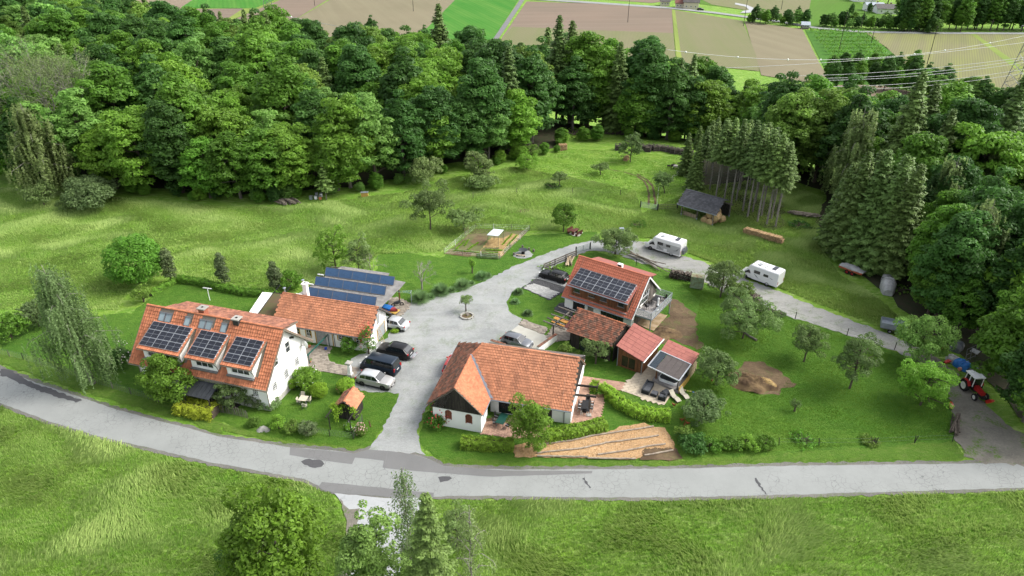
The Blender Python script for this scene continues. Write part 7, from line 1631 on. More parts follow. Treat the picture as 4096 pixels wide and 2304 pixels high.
# balcony furniture
def b4(x, y, z=2.38): return hmat(H4) @ V3((x, y, z))
table('balcony_table','black table on the balcony',b4(1.35,4.6),-.6034+pi/2,1.5,.85,BLACKM,BLACKM)
chair('balcony_chair','black chair at the far end of the balcony table',b4(2.0,5.9),-.6034-2.3,BLACKM,BLACKM,'black balcony chairs'); chair('balcony_chair','black chair near the gable windows on the balcony',b4(.95,2.4),-.6034+1.2,BLACKM,BLACKM,'black balcony chairs'); chair('balcony_chair','black chair beside the folded white parasol',b4(2.1,3.3),-.6034+2.0,BLACKM,BLACKM,'black balcony chairs')
o = thing('bench','grey wooden bench against the balcony wall','bench',b4(.62,4.6),-.6034+pi/2); MB().box((0,0,.43), (1.6,.35,.05)).build('seat', GREYW, o); MB().box((0,.17,.65), (1.6,.04,.35)).build('backrest', GREYW, o)
for x in (-.7,.7): MB().box((x,0,.2), (.06,.3,.42)).build('leg', GREYW, o)
o = thing('parasol','folded white parasol on the balcony','parasol',b4(2.25,3.0),0); MB().lathe([(.25,0),(.25,.06),(.05,.1)], 12).build('base', WHITEP, o); MB().tube([(0,0,.05),(0,0,1.9)], .02).build('pole', GREYM, o); MB().lathe([(.2,.75),(.13,.95),(.1,1.5),(.13,1.75),(.03,1.95)], 10).build('canopy', WHITEP, o)
# ------------------------------------------------------------ people
SKIN = M('skin', (.62,.38,.28), None, 3, .6, 0); SHB = M('light_blue_shirt', (.30,.50,.72), None, 3, .9, 0); JEAN = M('dark_blue_trousers', (.03,.05,.10), None, 3, .9, 0); SHG = M('green_grey_top', (.10,.17,.14), None, 3, .9, 0); HAIR = M('grey_hair', (.35,.32,.28), None, 3, .9, 0)
def person(label, loc, rz, J, shirt, trous, hair=HAIR):
    """J joint name -> point; the body is one skin"""
    th = thing('person', label, 'person', loc, rz); names = list(J); me = bpy.data.meshes.new('body')
    E_ = [('pelvis','chest'),('chest','neck'),('neck','head'),('head','crown'),('chest','shl'),('shl','ell'),('ell','hal'),('hal','fil'),('chest','shr'),('shr','elr'),('elr','har'),('har','fir'),('pelvis','hil'),('hil','knl'),('knl','anl'),('anl','tol'),('pelvis','hir'),('hir','knr'),('knr','anr'),('anr','tor')]
    Rd = dict(pelvis=.15,chest=.16,neck=.055,head=.095,crown=.075,shl=.07,ell=.045,hal=.033,fil=.03,hil=.095,knl=.06,anl=.042,tol=.04); Rd.update({k[:-1]+'r':v for k,v in list(Rd.items()) if k[-1]=='l' and len(k)==3})
    me.from_pydata([J[k] for k in names], [(names.index(a), names.index(b)) for a, b in E_], [])
    import bmesh
    bm = bmesh.new(); bm.from_mesh(me); bm.verts.layers.skin.verify(); bm.to_mesh(me); bm.free()
    o = link('body', me, th); md = o.modifiers.new('skin', 'SKIN'); sv = me.skin_vertices[0].data
    for i, k in enumerate(names): sv[i].radius = (Rd[k],)*2; sv[i].use_root = (k == 'pelvis')
    sb = o.modifiers.new('subdivision', 'SUBSURF'); sb.levels = 1; sb.render_levels = 2; me.materials.append(SKIN)
    def sleeve(a, b, ra, rb, nm, m): MB().tube([J[a], tuple((V3(J[a])+V3(J[b]))/2), J[b]], [ra, (ra+rb)/2, rb], 10).build(nm, m, th, True)
    c_, p_ = V3(J['chest']), V3(J['pelvis'])
    MB().loft([[tuple(q+V3((cos(a)*rx,sin(a)*ry,0))) for a in [2*pi*i/12 for i in range(12)]] for q, rx, ry in ((p_-V3((0,0,.08)),.15,.19), (p_.lerp(c_,.5),.14,.18), (c_,.15,.21), (c_+V3((0,0,.14)),.10,.15), (c_+V3((0,0,.2)),.06,.07))]).build('shirt', shirt, th, True)
    for s in 'lr':
        sleeve('sh'+s,'el'+s,.09,.065,'sleeve',shirt); sleeve('hi'+s,'kn'+s,.115,.078,'trouser_leg',trous); sleeve('kn'+s,'an'+s,.08,.06,'trouser_leg',trous)
        MB().ball(tuple((V3(J['an'+s])+V3(J['to'+s]))/2-V3((0,0,.01))), .12, 8, 6, sq=(1,.45,.45)).build('shoe', PLAS, th, True)
    h_ = V3(J['head']); MB().ball(tuple(h_+V3((-.02,0,.05))), .115, 12, 8, sq=(1,.95,.95)).build('hair', hair, th, True); return th
sit = dict(pelvis=(0,0,.52),chest=(.04,0,.92),neck=(.07,0,1.12),head=(.10,0,1.26),crown=(.10,0,1.36),shl=(.04,.2,1.02),ell=(.12,.26,.78),hal=(.36,.18,.82),fil=(.44,.15,.83),shr=(.04,-.2,1.02),elr=(.12,-.26,.78),har=(.36,-.18,.84),fir=(.44,-.15,.85),hil=(.06,.1,.5),knl=(.48,.14,.52),anl=(.46,.14,.1),tol=(.6,.15,.05),hir=(.06,-.1,.5),knr=(.48,-.14,.52),anr=(.46,-.14,.1),tor=(.6,-.15,.05))
std = dict(pelvis=(0,0,.92),chest=(0,0,1.3),neck=(.01,0,1.5),head=(.03,0,1.63),crown=(.03,0,1.73),shl=(0,.2,1.42),ell=(0,.27,1.14),hal=(.12,.24,.92),fil=(.15,.23,.84),shr=(0,-.2,1.42),elr=(-.02,-.27,1.14),har=(.1,-.24,.92),fir=(.13,-.23,.84),hil=(0,.1,.88),knl=(.03,.11,.48),anl=(0,.11,.09),tol=(.14,.13,.04),hir=(0,-.1,.88),knr=(-.02,-.11,.48),anr=(-.06,-.11,.09),tor=(.08,-.13,.04))
H1w = lambda x, y, z=0: hmat(H1) @ V3((x, y, z))
tc = lambda X, Y: G(400+X*.3975, 1100+Y*.3975)
dk = thing('terrace','dark wooden terrace deck in front of the farmhouse','terrace',(0,0,0)); dp = [tc(*q) for q in ((940,1190),(1000,1150),(1250,1195),(1480,1260),(1380,1340),(1290,1345),(1170,1310),(1000,1250))]; dk.location = tuple(map(float, dp[0]))
MB().prism([(p[0]-dp[0][0], p[1]-dp[0][1]) for p in dp], .03, .14).build('deck', DARKW, dk)
mp_ = tc(1125,1262); mp_[2] = .14; person('person in light blue shirt sitting on a white chair under the terrace awning, reading', mp_, 2.7, sit, SHB, JEAN)
chair('garden_chair','white chair the seated person uses under the awning', mp_, 2.7, WHITEP, WHITEP, 'white terrace chairs', .9, .44); q = tc(1022,1245); q[2] = .14; chair('garden_chair','empty white chair beside the stake fence under the awning', q, 1.2, WHITEP, WHITEP, 'white terrace chairs', .9, .44)
q = tc(1075,1235); q[2] = .14; table('terrace_table','dark table under the awning before the seated person', q, -.3, 1.4, .8, BROWNW, DARKW)
person('person in green top standing on the lane before the upper motorhome', G(2505,978), -1.2, std, SHG, M('beige_trousers', (.35,.30,.22), None, 3, .9, 0))
# ------------------------------------------------------------ fences
def mesh_fence(name, label, pts, h, postm=GREYW, step=2.2, wirem=None, group=None, lean=0, net=True, pr=.045):
    o = thing(name, label, 'fence', pts[0]); P0 = V3(tuple(map(float, pts[0]))); wm = MB()
    for a, b in zip(pts[:-1], pts[1:]):
        a, b = V3(tuple(map(float, a)))-P0, V3(tuple(map(float, b)))-P0; L = (b-a).length; k = max(1, int(L/step))
        for i in range(k+1):
            q = a.lerp(b, i/k); MB().tube([q, q+V3((lean*random.uniform(-1,1), 0, h*1.06))], pr, 6).build('post', postm, o)
        for j in range(4 if net else 2): z = h*(j+1)/(4 if net else 2.1); wm.beam(a+V3((0,0,z)), b+V3((0,0,z)), .010, .010)
        if net:
            n_ = int(L/.35)
            for i in range(n_): q = a.lerp(b, i/n_); wm.beam(q+V3((0,0,.05)), a.lerp(b, min(1, (i+1)/n_))+V3((0,0,h)), .01, .01); wm.beam(q+V3((0,0,h)), a.lerp(b, min(1, (i+1)/n_))+V3((0,0,.05)), .01, .01)
    wm.build('wire_mesh' if net else 'wire', wirem or M('fence_wire', (.16,.22,.16), None, 3, .6, 0), o); return o
mesh_fence('wire_fence','green wire mesh fence along the road verge left of the farmhouse',DP([(-10,890),(60,905),(150,935),(240,965),(330,993),(400,1012)]),1.0)
mesh_fence('wire_fence','green wire mesh fence curving round the garden hut to the drive',DP([(700,1072),(760,1082),(830,1098),(890,1105),(912,1060)]),.9)
mesh_fence('pasture_fence','post and wire fence at the near edge of the sheep pasture',DP([(1190,498),(1300,487),(1440,486),(1560,492),(1612,520)]),1.1,net=False,step=9,pr=.06)
mesh_fence('pasture_fence','post and wire fence of thin dark stakes along the lower lane edge',DP([(1545,640),(1600,668),(1700,705),(1850,757),(2000,803),(2130,845),(2250,880)]),1.1,net=False,step=6,postm=DARKW,pr=.05)
mesh_fence('roadside_fence','thin fence of leaning dark stakes along the orchard foot',DP([(1960,1120),(2060,1122),(2200,1120),(2300,1115),(2395,1112)]),1.0,net=False,step=5,postm=DARKW,lean=.25,pr=.04)
mesh_fence('pasture_fence','bright white tape fence beside the wheel tracks',DP([(1652,520),(1656,480),(1690,455),(1720,430)]),1.0,net=False,step=5,postm=WHITEP,wirem=WHITEP,pr=.04)
o = thing('stake_fence','fence of old grey stakes before the farmhouse terrace','fence',tc(880,1200)); k = 0; P0 = o.location
fl = [tc(*q) for q in ((860,1195),(900,1250),(1010,1290),(1150,1320),(1210,1385),(1300,1400),(1400,1420),(1500,1450))]
for a, b in zip(fl[:-1], fl[1:]):
    L = np.linalg.norm(b-a); n_ = int(L/.16)
    for i in range(n_):
        q = V3(tuple(a+(b-a)*i/n_))-P0; MB().beam(q, q+V3((random.uniform(-.1,.1),random.uniform(-.1,.1),random.uniform(.9,1.25))), .06, .03).build('stake', GREYW, o)
def gate(name, label, a, b, h, mat, bars=5):
    a, b = np.array(a), np.array(b); o = thing(name, label, 'gate', a, atan2(b[1]-a[1], b[0]-a[0])); L = float(np.linalg.norm(b-a))
    for k in range(bars): MB().tube([(0,0,.25+k*(h-.25)/(bars-1)), (L,0,.25+k*(h-.25)/(bars-1))], .028, 6).build('bar', mat, o)
    for x in (0, L/2, L): MB().beam((x,0,.2), (x,0,h), .05, .05).build('upright', mat, o)
    for x in (-.12, L+.12): MB().tube([(x,0,0), (x,0,h+.2)], .09, 8).build('post', DARKW, o)
gate('field_gate','grey tubular steel gate across the wheel tracks',D(1612,523),D(1652,530),1.15,ZINC)
gate('field_gate','green tubular gate half hidden behind the orange roof of the balcony house',D(1450,638),D(1483,628),1.1,TEAL)
gate('field_gate','grey rail gate left of the hay shed',D(1656,528),D(1702,527),1.0,GREYW,3)
# board fence near balcony house
o = thing('board_fence','weathered board fence beside the lawn tip by the orange roof','fence',D(1368,680)); a, b = V3((0,0,0)), V3(tuple(D(1450,645)))-o.location
for z in (.35,.7,1.05): MB().beam(a+V3((0,0,z)), b+V3((0,0,z)), .05, .2).build('board', GREYW, o)
for t in (0,.33,.66,1): q = a.lerp(b,t); MB().box((q.x,q.y,.6), (.14,.14,1.2)).build('post', GREYW, o)
# ------------------------------------------------------------ vegetable garden
vg = lambda X, Y: G(1700+X*.2484, 850+Y*.2484)
vp = [vg(310,670),(vg(820,262)),vg(1680,290),vg(1200,750)]
drape('garden_soil', vp, .05, gravelmat('garden_soil', (.20,.17,.09), (.13,.16,.05), .9), amp=.1)
drape('garden_straw', [vg(*q) for q in ((880,640),(1060,410),(1230,420),(1400,350),(1560,370),(1440,480),(1290,600),(1240,700),(1170,700),(1200,570),(960,560))], .07, STRAW, amp=.2, jstep=.4)
drape('garden_soil', [vg(*q) for q in ((420,690),(520,640),(760,655),(730,720))], .075, SOIL, amp=.1); drape('garden_soil', [vg(*q) for q in ((730,480),(850,370),(1030,380),(960,500),(860,540))], .075, SOIL, amp=.1)
vgo = thing('vegetable_garden_fence','white tape fence with white and wooden posts round the vegetable garden','fence',vp[0]); P0 = vgo.location; m = MB()
for a, b in zip(vp, vp[1:]+vp[:1]):
    a, b = V3(tuple(a))-P0, V3(tuple(b))-P0; k = max(2, int((b-a).length/3))
    for i in range(k): q = a.lerp(b, i/k); MB().tube([q, q+V3((0,0,1.05))], .045, 6).build('post', WHITEP if i == 1 else GREYW, vgo)
    for z in (.35,.65,.95): m.beam(a+V3((0,0,z)), b+V3((0,0,z)), .014, .01)
m.build('tape', WHITEP, vgo)
o = thing('garden_canopy','flat white sheet roof on four poles over the vegetable bed','canopy',vg(1170,490)); P0 = o.location
cz = [V3(tuple(A(1700+X*.2484, 850+Y*.2484, z)))-P0 for X, Y, z in ((995,360,1.9),(1180,378,1.9),(1270,278,2.1),(1105,262,2.1))]; MB().slab(cz, .05).build('sheet', M('white_sheet', (.72,.80,.84), None, 3, .4, 0), o)
for q in cz: MB().beam((q.x*.9,q.y*.9,0), (q.x*.9,q.y*.9,1.95), .06, .06).build('pole', GREYW, o)
cab = crown_round('cabbage', .32, .24, 'sage', 8, .16, 900, .06, 0, 1, 600)[0]
for i in range(13):
    for j in range(3):
        X = 850+i*25+j*8; Y = 690+j*22+i*1.5; o = thing('cabbage','blue-green cabbage in the front corner of the vegetable garden','cabbage',vg(X,Y),i,'cabbages of the vegetable garden'); link('leaves', cab, o)
lt = crown_round('lettuce', .3, .2, 'lime', 6, .14, 900, .06, 0, 1, 601)[0]
for (X0,Y0,X1,Y1,n_) in ((500,620,860,650,16),(470,630,640,470,12),(930,655,1160,660,9),(1250,520,1400,360,12),(1330,540,1480,380,12),(640,540,700,450,7),(990,610,1250,620,12),(700,600,850,500,10)):
    for i in range(n_):
        t = i/(n_-1); o = thing('salad_plant','small bright green plant in the rows of the vegetable garden','plant',vg(X0+(X1-X0)*t,Y0+(Y1-Y0)*t),i,'row plants of the vegetable garden'); link('leaves', lt, o)
for X,Y,l in ((640,480,'leftmost bean pole at the garden fence'),(658,475,'second bean pole from the left'),(684,465,'third bean pole from the left'),(702,455,'rightmost bean pole at the garden fence')):
    p = vg(X,Y); o = MB().tube([(0,0,0),(.05,0,2.6)], .025, 5).build('bean_pole', PALEW); o.location = tuple(p); tag(o, l, 'pole', 'bean poles')
for k in range(5):
    X = 1060+k*38; o = MB().tube([(-.25,0,0),(0,0,1.0),(.25,0,0)], .02, 5).build('plant_stake', PALEW); o.location = tuple(vg(X,590)); tag(o, 'pale crossed tomato stake in the middle of the vegetable garden', 'stake', 'tomato stakes')
# fire bowl, stumps, picnic table
fb = thing('fire_bowl','dark metal fire bowl on a drum, on the round stone patch','fire bowl',vg(1580,670)); MB().tube([(0,0,0),(0,0,.55)], .28, 14).build('drum', BLACKM, fb); MB().lathe([(.2,.52),(.5,.62),(.72,.78),(.75,.80),(.70,.80),(.4,.66),(.02,.62)], 20).build('bowl', DARKMETAL, fb, True)
drape('stone_patch', [vg(*q) for q in ((1420,680),(1500,630),(1660,620),(1740,680),(1720,720),(1620,745),(1500,740),(1430,710))], .07, GRAVEL, amp=.1, jstep=.4)
for X,Y,l in ((1570,570,'wooden stump seat behind the fire bowl'),(1675,610,'wooden stump seat right behind the fire bowl'),(1750,635,'wooden stump seat rightmost at the fire bowl'),(1432,690,'wooden stump seat left of the fire bowl')):
    o = MB().tube([(0,0,0),(0,0,.5)], [.17,.15], 9).build('stump', GBARK); o.location = tuple(vg(X,Y)); tag(o, l, 'stump', 'stump seats round the fire bowl')
o = thing('bench','low plank bench in front of the fire bowl','bench',vg(1540,715),-.25); MB().box((0,0,.35), (1.5,.25,.06)).build('seat', PALEW, o)
for x in (-.6,.6): MB().tube([(x,0,0),(x,0,.33)], .11, 8).build('leg', GBARK, o)
RB_ = M('red_brown_wood', (.13,.04,.03), (.09,.03,.022), 4, .6, .1)
pt = thing('picnic_table','red-brown picnic table with two backed benches on a pale slab','picnic table',vg(2410,345),-.35+1.2); drape('stone_patch', [vg(*q) for q in ((2300,345),(2400,385),(2485,388),(2550,325),(2470,300))], .06, CONCSLAB, amp=.05)
for k in range(4): MB().box((0,-.3+k*.2,.74), (1.7,.185,.05)).build('board', RB_, pt)
for s in (-1,1):
    MB().box((0,s*.85,.44), (1.6,.34,.06)).build('seat', RB_, pt); MB().box((0,s*1.05,.72), (1.6,.05,.4), Matrix.Rotation(-s*.2,3,'X')).build('backrest', RB_, pt)
    for x in (-.65,.65): MB().box((x,s*.85,.22), (.12,.36,.42)).build('leg', RB_, pt)
for x in (-.55,.55): MB().box((x,0,.36), (.1,.5,.72)).build('leg', RB_, pt)
# stone ring planter in the drive
sr = thing('stone_ring','round ring of stone blocks round the young tree in the drive','planter',D(1175,797))
for k in range(11): a = 2*pi*k/11; MB().box((cos(a)*.85,sin(a)*.85,.13), (.42,.25,.26), Matrix.Rotation(a+pi/2,3,'Z')).build('stone', CONC, sr)
MB().lathe([(.72,.0),(.72,.1),(.02,.16)], 12).build('soil', SOIL, sr); MB().box((.1,.1,.28), (.35,.3,.25), Matrix.Rotation(.5,3,'Z')).build('stone', OLDP, sr)
# hay shed
A_ = lambda X, Y, z=0: A(2500+X*.3975, 740+Y*.3975, z)
hs0 = A_(1000,375)*0; b0_, b1_ = G(2500+565*.3975, 740+305*.3975), G(2500+875*.3975, 740+412*.3975); rz = atan2(b1_[1]-b0_[1], b1_[0]-b0_[0]); Lh = float(np.linalg.norm(b1_-b0_))
hs = thing('hay_shed','open hay shed with dark grey tiled roof at the edge of the spruce grove','shed',b1_,rz); zb_ = float(b1_[2])
def hq(X, Y, z): return tloc(hs, A_(X, Y, z))
ze_, zr_ = 2.45, 4.0
eL, eR_, rL, rR = hq(525,192,ze_+zb_), hq(920,305,ze_+zb_), hq(615,42,zr_+zb_), hq(1005,150,zr_+zb_)
rf = slope(hs, [eL, eR_, rR, rL], SLATE, 'flat', .42, .33, 300, slabm=GREYW, th_ck=.08); bk0, bk1 = rL+(rL-eL)*.7, rR+(rR-eR_)*.7; bk0.z = bk1.z = 3.0
slope(hs, [bk0, bk1, rR, rL], SLATE, 'flat', .42, .33, 0, slabm=GREYW, th_ck=.08); ridge_line(rf, rL, rR, SLATE, .12); gutter(hs, eL+V3((0,0,-.05)), eR_+V3((0,0,-.05)), ZINC, .06)
dep = abs(rL.y-eL.y)*1.7
for x in (-Lh, -Lh/2, 0):
    for y in (0, dep*.85):
        MB().box((x,y,1.4), (.18,.18,2.8)).build('post', GREYW, hs); MB().tube([(x,y,-.1),(x,y,.5)], .14, 8).build('post_foot', ZINC, hs)
MB().beam((-Lh-.4,0,2.5), (.4,0,2.5), .16, .18).beam((-Lh-.4,dep*.85,2.5), (.4,dep*.85,2.5), .16, .18).build('beam', GREYW, hs)
planks(hs, (0,dep*.85,0), (-1,0,0), Z_, [(0,0),(Lh,0),(Lh,2.4),(0,2.4)], DARKW, .3)
for k in range(24): MB().box((-Lh+.25+k*Lh*.42/24, .25, .45), (.09,.06,.9)).build('pale_stake', PALEW, hs)
HAY = M('hay', (.52,.37,.19), (.38,.26,.12), 2.5, .95, .6, bscale=9, tint=.15)
bi = 0
for x, y, z in ((-1.75,.35,.6),(-.55,.3,.6),(-1.75,1.7,.6),(-.5,1.6,.6),(-1.15,1.0,1.6),(.1,1.2,1.6),(.2,2.6,.6),(-.9,2.6,1.65),(.35,.5,1.6)):
    q = hmat(hs) @ V3((x,y,z)); o = MB().tube([(-.55,0,0),(-.5,0,0),(.5,0,0),(.55,0,0)], [.5,.6,.6,.5], 16).build('hay_bale', HAY, None, True); o.location = q; o.rotation_euler = (0,0,rz+random.uniform(1.0,2.0)); tag(o, 'round straw-coloured hay bale piled under the right half of the hay shed roof', 'hay bale', 'round bales in the hay shed'); bi += 1
# firewood and log piles
ENDG = M('log_end_wood', (.50,.35,.19), (.38,.24,.12), 4, .85, .1, tint=.3)
def woodstack(name, label, a, b, h, d, lr=.07, ll=None, mat=ENDG, cat='firewood stack', limit=200, messy=.0, cover=False):
    a, b = np.array(a), np.array(b); o = thing(name, label, cat, a, atan2(b[1]-a[1], b[0]-a[0])); L = float(np.linalg.norm(b-a)); n_ = int(L/(lr*2.05)); m_ = int(h/(lr*1.9)); cnt_ = 0; me = MB()
    g = MB().tube([(0,-d/2,0),(0,d/2,0)], lr, 6).build('log', mat, mesh_only=True)
    for j in range(m_)[::-1]:
        for i in range(n_):
            x = (i+.5*(j % 2))*lr*2.05; hh = h*(1-.5*max(0, (x-L*.85)/(L*.15))-.4*max(0, (L*.1-x)/(L*.1)))
            if j*lr*1.9 > hh: continue
            y = random.uniform(-.1, .1)*(1+messy*3); z = lr+j*lr*1.85+random.uniform(-.03, .03); Rz = random.gauss(0, .03+messy)
            if cnt_ < limit: q = link('log', g, o, loc=(x, y, z)); q.rotation_euler = (random.gauss(0,messy*.3), 0, Rz)
            else: c_, s_ = cos(Rz), sin(Rz); me.tube([(x+s_*d/2,y-c_*d/2,z),(x-s_*d/2,y+c_*d/2,z)], lr*random.uniform(.8,1.1), 6, t=random.random())
            cnt_ += 1
    if me.v: tag(me.build('logs', mat, o), kind='stuff')
    return o
Q5 = lambda X, Y: G(2500+X*.3975, 740+Y*.3975)
woodstack('firewood_stack','long neat stack of split firewood at the grass edge before the grove',Q5(1195,480),Q5(1590,590),1.25,1.0,.095)
BARKL = M('dark_log_bark', (.075,.06,.048), (.14,.115,.09), 4, .9, .3, tint=.4)
woodstack('firewood_stack','dark messy brushwood stack left of the green rusty container',Q5(455,925),Q5(700,965),1.3,1.1,.09,mat=BARKL,messy=.35)
woodstack('firewood_stack','dark messy brushwood pile right below the lane tree',Q5(1065,1075),Q5(1350,1195),1.1,1.3,.09,mat=BARKL,messy=.4)
woodstack('firewood_stack','small pale firewood stack at the wood corner behind the pasture',D(1405,378),D(1428,376),1.4,1.2,.12)
woodstack('firewood_stack','pale logs stacked at the foot of the tall pasture fruit tree',D(1572,405),D(1580,400),1.0,.8,.12)
CR_ = M('crate_grey_wood', (.16,.14,.125), (.10,.085,.075), 3, .9, .2, tint=.3)
cb = MB()
for z in (.1,.5,.9,1.25):
    for s in (-1,1): cb.box((0,s*.6,z),(1.2,.05,.1)); cb.box((s*.6,0,z),(.05,1.2,.1))
for x in (-.55,.55):
    for y in (-.58,.58): cb.box((x,y,.65),(.1,.1,1.3))
cbm = cb.build('crate_frame', CR_, mesh_only=True); cfl = MB().box((0,0,.55),(1.05,1.05,1.0)).build('firewood', BARKL, mesh_only=True)
for i,(u,v) in enumerate([(1554,377),(1566,375),(1610,375),(1622,378),(1630,381),(1638,376),(1648,379),(1658,378),(1672,380),(1683,382),(1692,385),(1700,386),(1712,387),(1722,389),(1735,391)]):
    o = thing('firewood_crate','grey slatted firewood crate, number %s in the row behind the pasture'%('one two three four five six seven eight nine ten eleven twelve thirteen fourteen fifteen'.split()[i]) if False else 'grey slatted firewood crate in the long row at the far edge of the pasture','crate',D(u,v),i*.3,'firewood crates along the pasture edge'); link('frame', cbm, o); link('firewood', cfl, o)
def logpile(label, a, b, n_, Ll, r, mat, seed=0, ang=1.2, name='log_pile'):
    a, b = np.array(a), np.array(b); o = thing(name, label, 'log pile', (a+b)/2, atan2(b[1]-a[1], b[0]-a[0])); W_ = float(np.linalg.norm(b-a)); rs = np.random.RandomState(seed)
    for k in range(n_):
        x = rs.uniform(-W_/2, W_/2); z = r+rs.uniform(0, .5); g = ang+rs.normal(0, .15); l_ = Ll*rs.uniform(.7,1.1)
        MB().tube([(x-cos(g)*l_/2,-sin(g)*l_/2,z), (x+rs.normal(0,.08),0,z+.05+rs.normal(0,.05)), (x+cos(g)*l_/2,sin(g)*l_/2,z+rs.normal(0,.08))], [r*rs.uniform(.8,1.2),r,r*.7], 7).build('log', mat, o)
    return o
GL_ = M('grey_log', (.26,.23,.18), (.16,.13,.10), 4, .9, .3, tint=.3)
logpile('pile of long pale branches with cut ends at the left wood edge',D(690,512),D(748,508),34,3.2,.11,GL_,1,2.1); logpile('grey log heap on the hidden meadow right of the spruce grove',D(2005,540),D(2045,548),30,3.6,.13,GL_,2,.3)
logpile('bundle of long dark poles lying beside the farm track bend',D(2392,1070),D(2412,1075),13,3.8,.09,BARKL,3,1.45)
logpile('long beams and planks lying beside the lane below the lawn tip',D(1610,655),D(1640,668),7,7.5,.09,GL_,5,-.05); logpile('stacked old planks beside the board fence by the orange roof',D(1425,662),D(1442,655),9,3.5,.1,PALEW,6,.6); logpile('squared timber lying below the pampas bush of the lane',D(1905,775),D(1940,788),4,4.5,.1,BARKL,8,-.1)
log('fallen_limb','grey fallen tree limb lying right of the leaning apple tree',[D(1868,835),D(1885,848),D(1903,858)],.16,GBARK); log('rust_plank','rusty red plank lying in the grass beside the hut',[hz_(1920,1150),hz_(1945,1248)],.06,RB_,'plank')
for i_, tk in enumerate(([(1100,575),(1250,600),(1380,640),(1450,690),(1480,740),(1500,830),(1495,930)], [(1380,620),(1480,680),(1535,740),(1555,840),(1565,930)])):
    q = [G(2000+X*.3975, 450+Y*.3975) for X, Y in tk]; drape('wheel_track', [a-np.array([.22,0,0]) for a in q]+[a+np.array([.22,0,0]) for a in q[::-1]], .05, SOIL, amp=.1, jstep=.6)
drape('bare_soil', [D(*q) for q in ((1300,530),(1320,526),(1334,530),(1322,535),(1305,535))], .06, SOIL, amp=.1)
# beehives
for i,(u,v) in enumerate([(783,502),(795,501),(806,502),(797,494),(808,495)]):
    o = thing('beehive','painted wooden beehive box by the slender pine at the wood edge','beehive',D(u,v),.1*i,'beehives at the left wood'); MB().box((0,0,.35),(.5,.5,.6)).build('box', [ZINC, WHITEP, TILE_O][i % 3], o); MB().box((0,0,.69),(.58,.58,.07)).build('lid', ALU, o)
o = thing('beehive','yellow wooden hive box under the branches of the left wood','beehive',D(918,495),.1); MB().box((0,0,.5),(1.3,.6,.8)).build('box', YELP, o); MB().box((0,0,.93),(1.45,.75,.06)).build('lid', ZINC, o)
p = D(822, 503); h_ = hgt(p, 408); cm, tm = crown_spruce(h_, 2.0, 'lspruce', .35, 700, leaf=.22, nb=9); plant('pine_tree','slender young pine beside the beehives','tree',p,cm,tm)
# green rusty container door, transformer box, T post, laundry poles
o = thing('container','small green rusty steel container between brushwood stack and lane tree','container',Q5(715,1045),-.35); MB().box((0,.6,.95),(1.9,1.2,1.9)).build('box', M('rusty_green_steel', (.30,.36,.22), (.16,.10,.05), 1.8, .8, .2), o)
for s in (-1,1): MB().box((s*.47,-.02,.95),(.9,.06,1.8)).build('door', M('pale_green_steel', (.32,.45,.30), (.20,.20,.10), 2.2, .7, .2), o)
o = thing('metal_box','grey metal box on legs beside the lane bend','box',G(2485,938),.1); MB().box((0,0,.75),(.8,.6,.9)).build('box', ZINC, o)
for x in (-.3,.3): MB().box((x,0,.15),(.06,.5,.3)).build('leg', GREYM, o)
o = thing('laundry_post','white T-shaped laundry post on the rear lawn','post',G(840,1202),-.2); MB().tube([(0,0,0),(0,0,2.0)], .05).build('pole', WHITEP, o); MB().beam((-.65,0,2.0),(.65,0,2.0),.1,.1).build('arm', WHITEP, o)
o = thing('clothes_line','clothes line of coloured pegs between carport and pale pole','clothes line',G(1647,1214),0); MB().tube([(0,0,0),(0,0,1.9)], .05).build('pole', ZINC, o); MB().beam((-.05,-.4,1.9),(.05,.4,1.9),.07,.07).build('arm', ZINC, o); m = MB(); e2 = V3(tuple(A(1590,1165,1.9)))-o.location
for s in (-.35,0,.35): m.beam((0,s,1.9), (e2.x,e2.y+s,1.9), .012, .012)
m.build('line', WHITEP, o); pegs = MB()
for k in range(26): pegs.box(tuple(V3((0,random.choice((-.35,0,.35)),1.88)).lerp(V3((e2.x,e2.y,1.88)), random.random())), (.04,.02,.09), t=random.random())
tag(pegs.build('pegs', M('turquoise_pegs', (.1,.5,.6), None, 3, .6, 0), o), kind='stuff')
o = thing('ladder','pale ladder leaning on the barn gable beside the garage door','ladder',(0,0,0)); a0, a1 = V3(tuple(G(1350+770*.2415, 1250+525*.2415))), hmat(H2) @ V3((.1,2.7,1.95)); o.location = a0; dv = a1-a0; sd_ = dv.cross(V3(Z_)).normalized()*.2
for s in (-1,1): MB().beam(sd_*s, dv*1.05+sd_*s, .05, .03).build('rail', PALEW, o)
for k in range(9): MB().beam(dv*(k+.5)/9-sd_, dv*(k+.5)/9+sd_, .03, .03).build('rung', PALEW, o)
o = thing('handrail','long green painted sloping rail from farmhouse gable to barn door','rail',(0,0,0)); a0, a1 = V3(tuple(A(1228,1423,1.5))), V3(tuple(A(1316,1334,1.7))); o.location = a0; MB().beam((0,0,0), a1-a0, .12, .16).build('rail', TEAL, o)
for t in (.05,.95): q = (a1-a0)*t; MB().beam(q, (q.x,q.y,-a0.z), .08, .08).build('post', TEAL, o)
for (X,Y,s_,l) in ((600,985,.5,'terracotta pot with leafy plant at the barn door'),(610,1135,.3,'terracotta pot with herb on the paved path')):
    q = C2p([(X,Y)])[0]; o = thing('flower_pot',l,'flower pot',q); MB().lathe([(.14*s_*2,.08),(.22*s_*2,.35*s_*2),(.25*s_*2,.38*s_*2),(.02,.36*s_*2)], 12).build('pot', TILE_O, o); v_, f_, t_ = clumps([(0,0,.6*s_*2),(.1,.1,.8*s_*2)], [.45*s_,.4*s_], 700, .08); link('plant', big_mesh('plant', v_, f_, t_, LEAF['maple']), o)
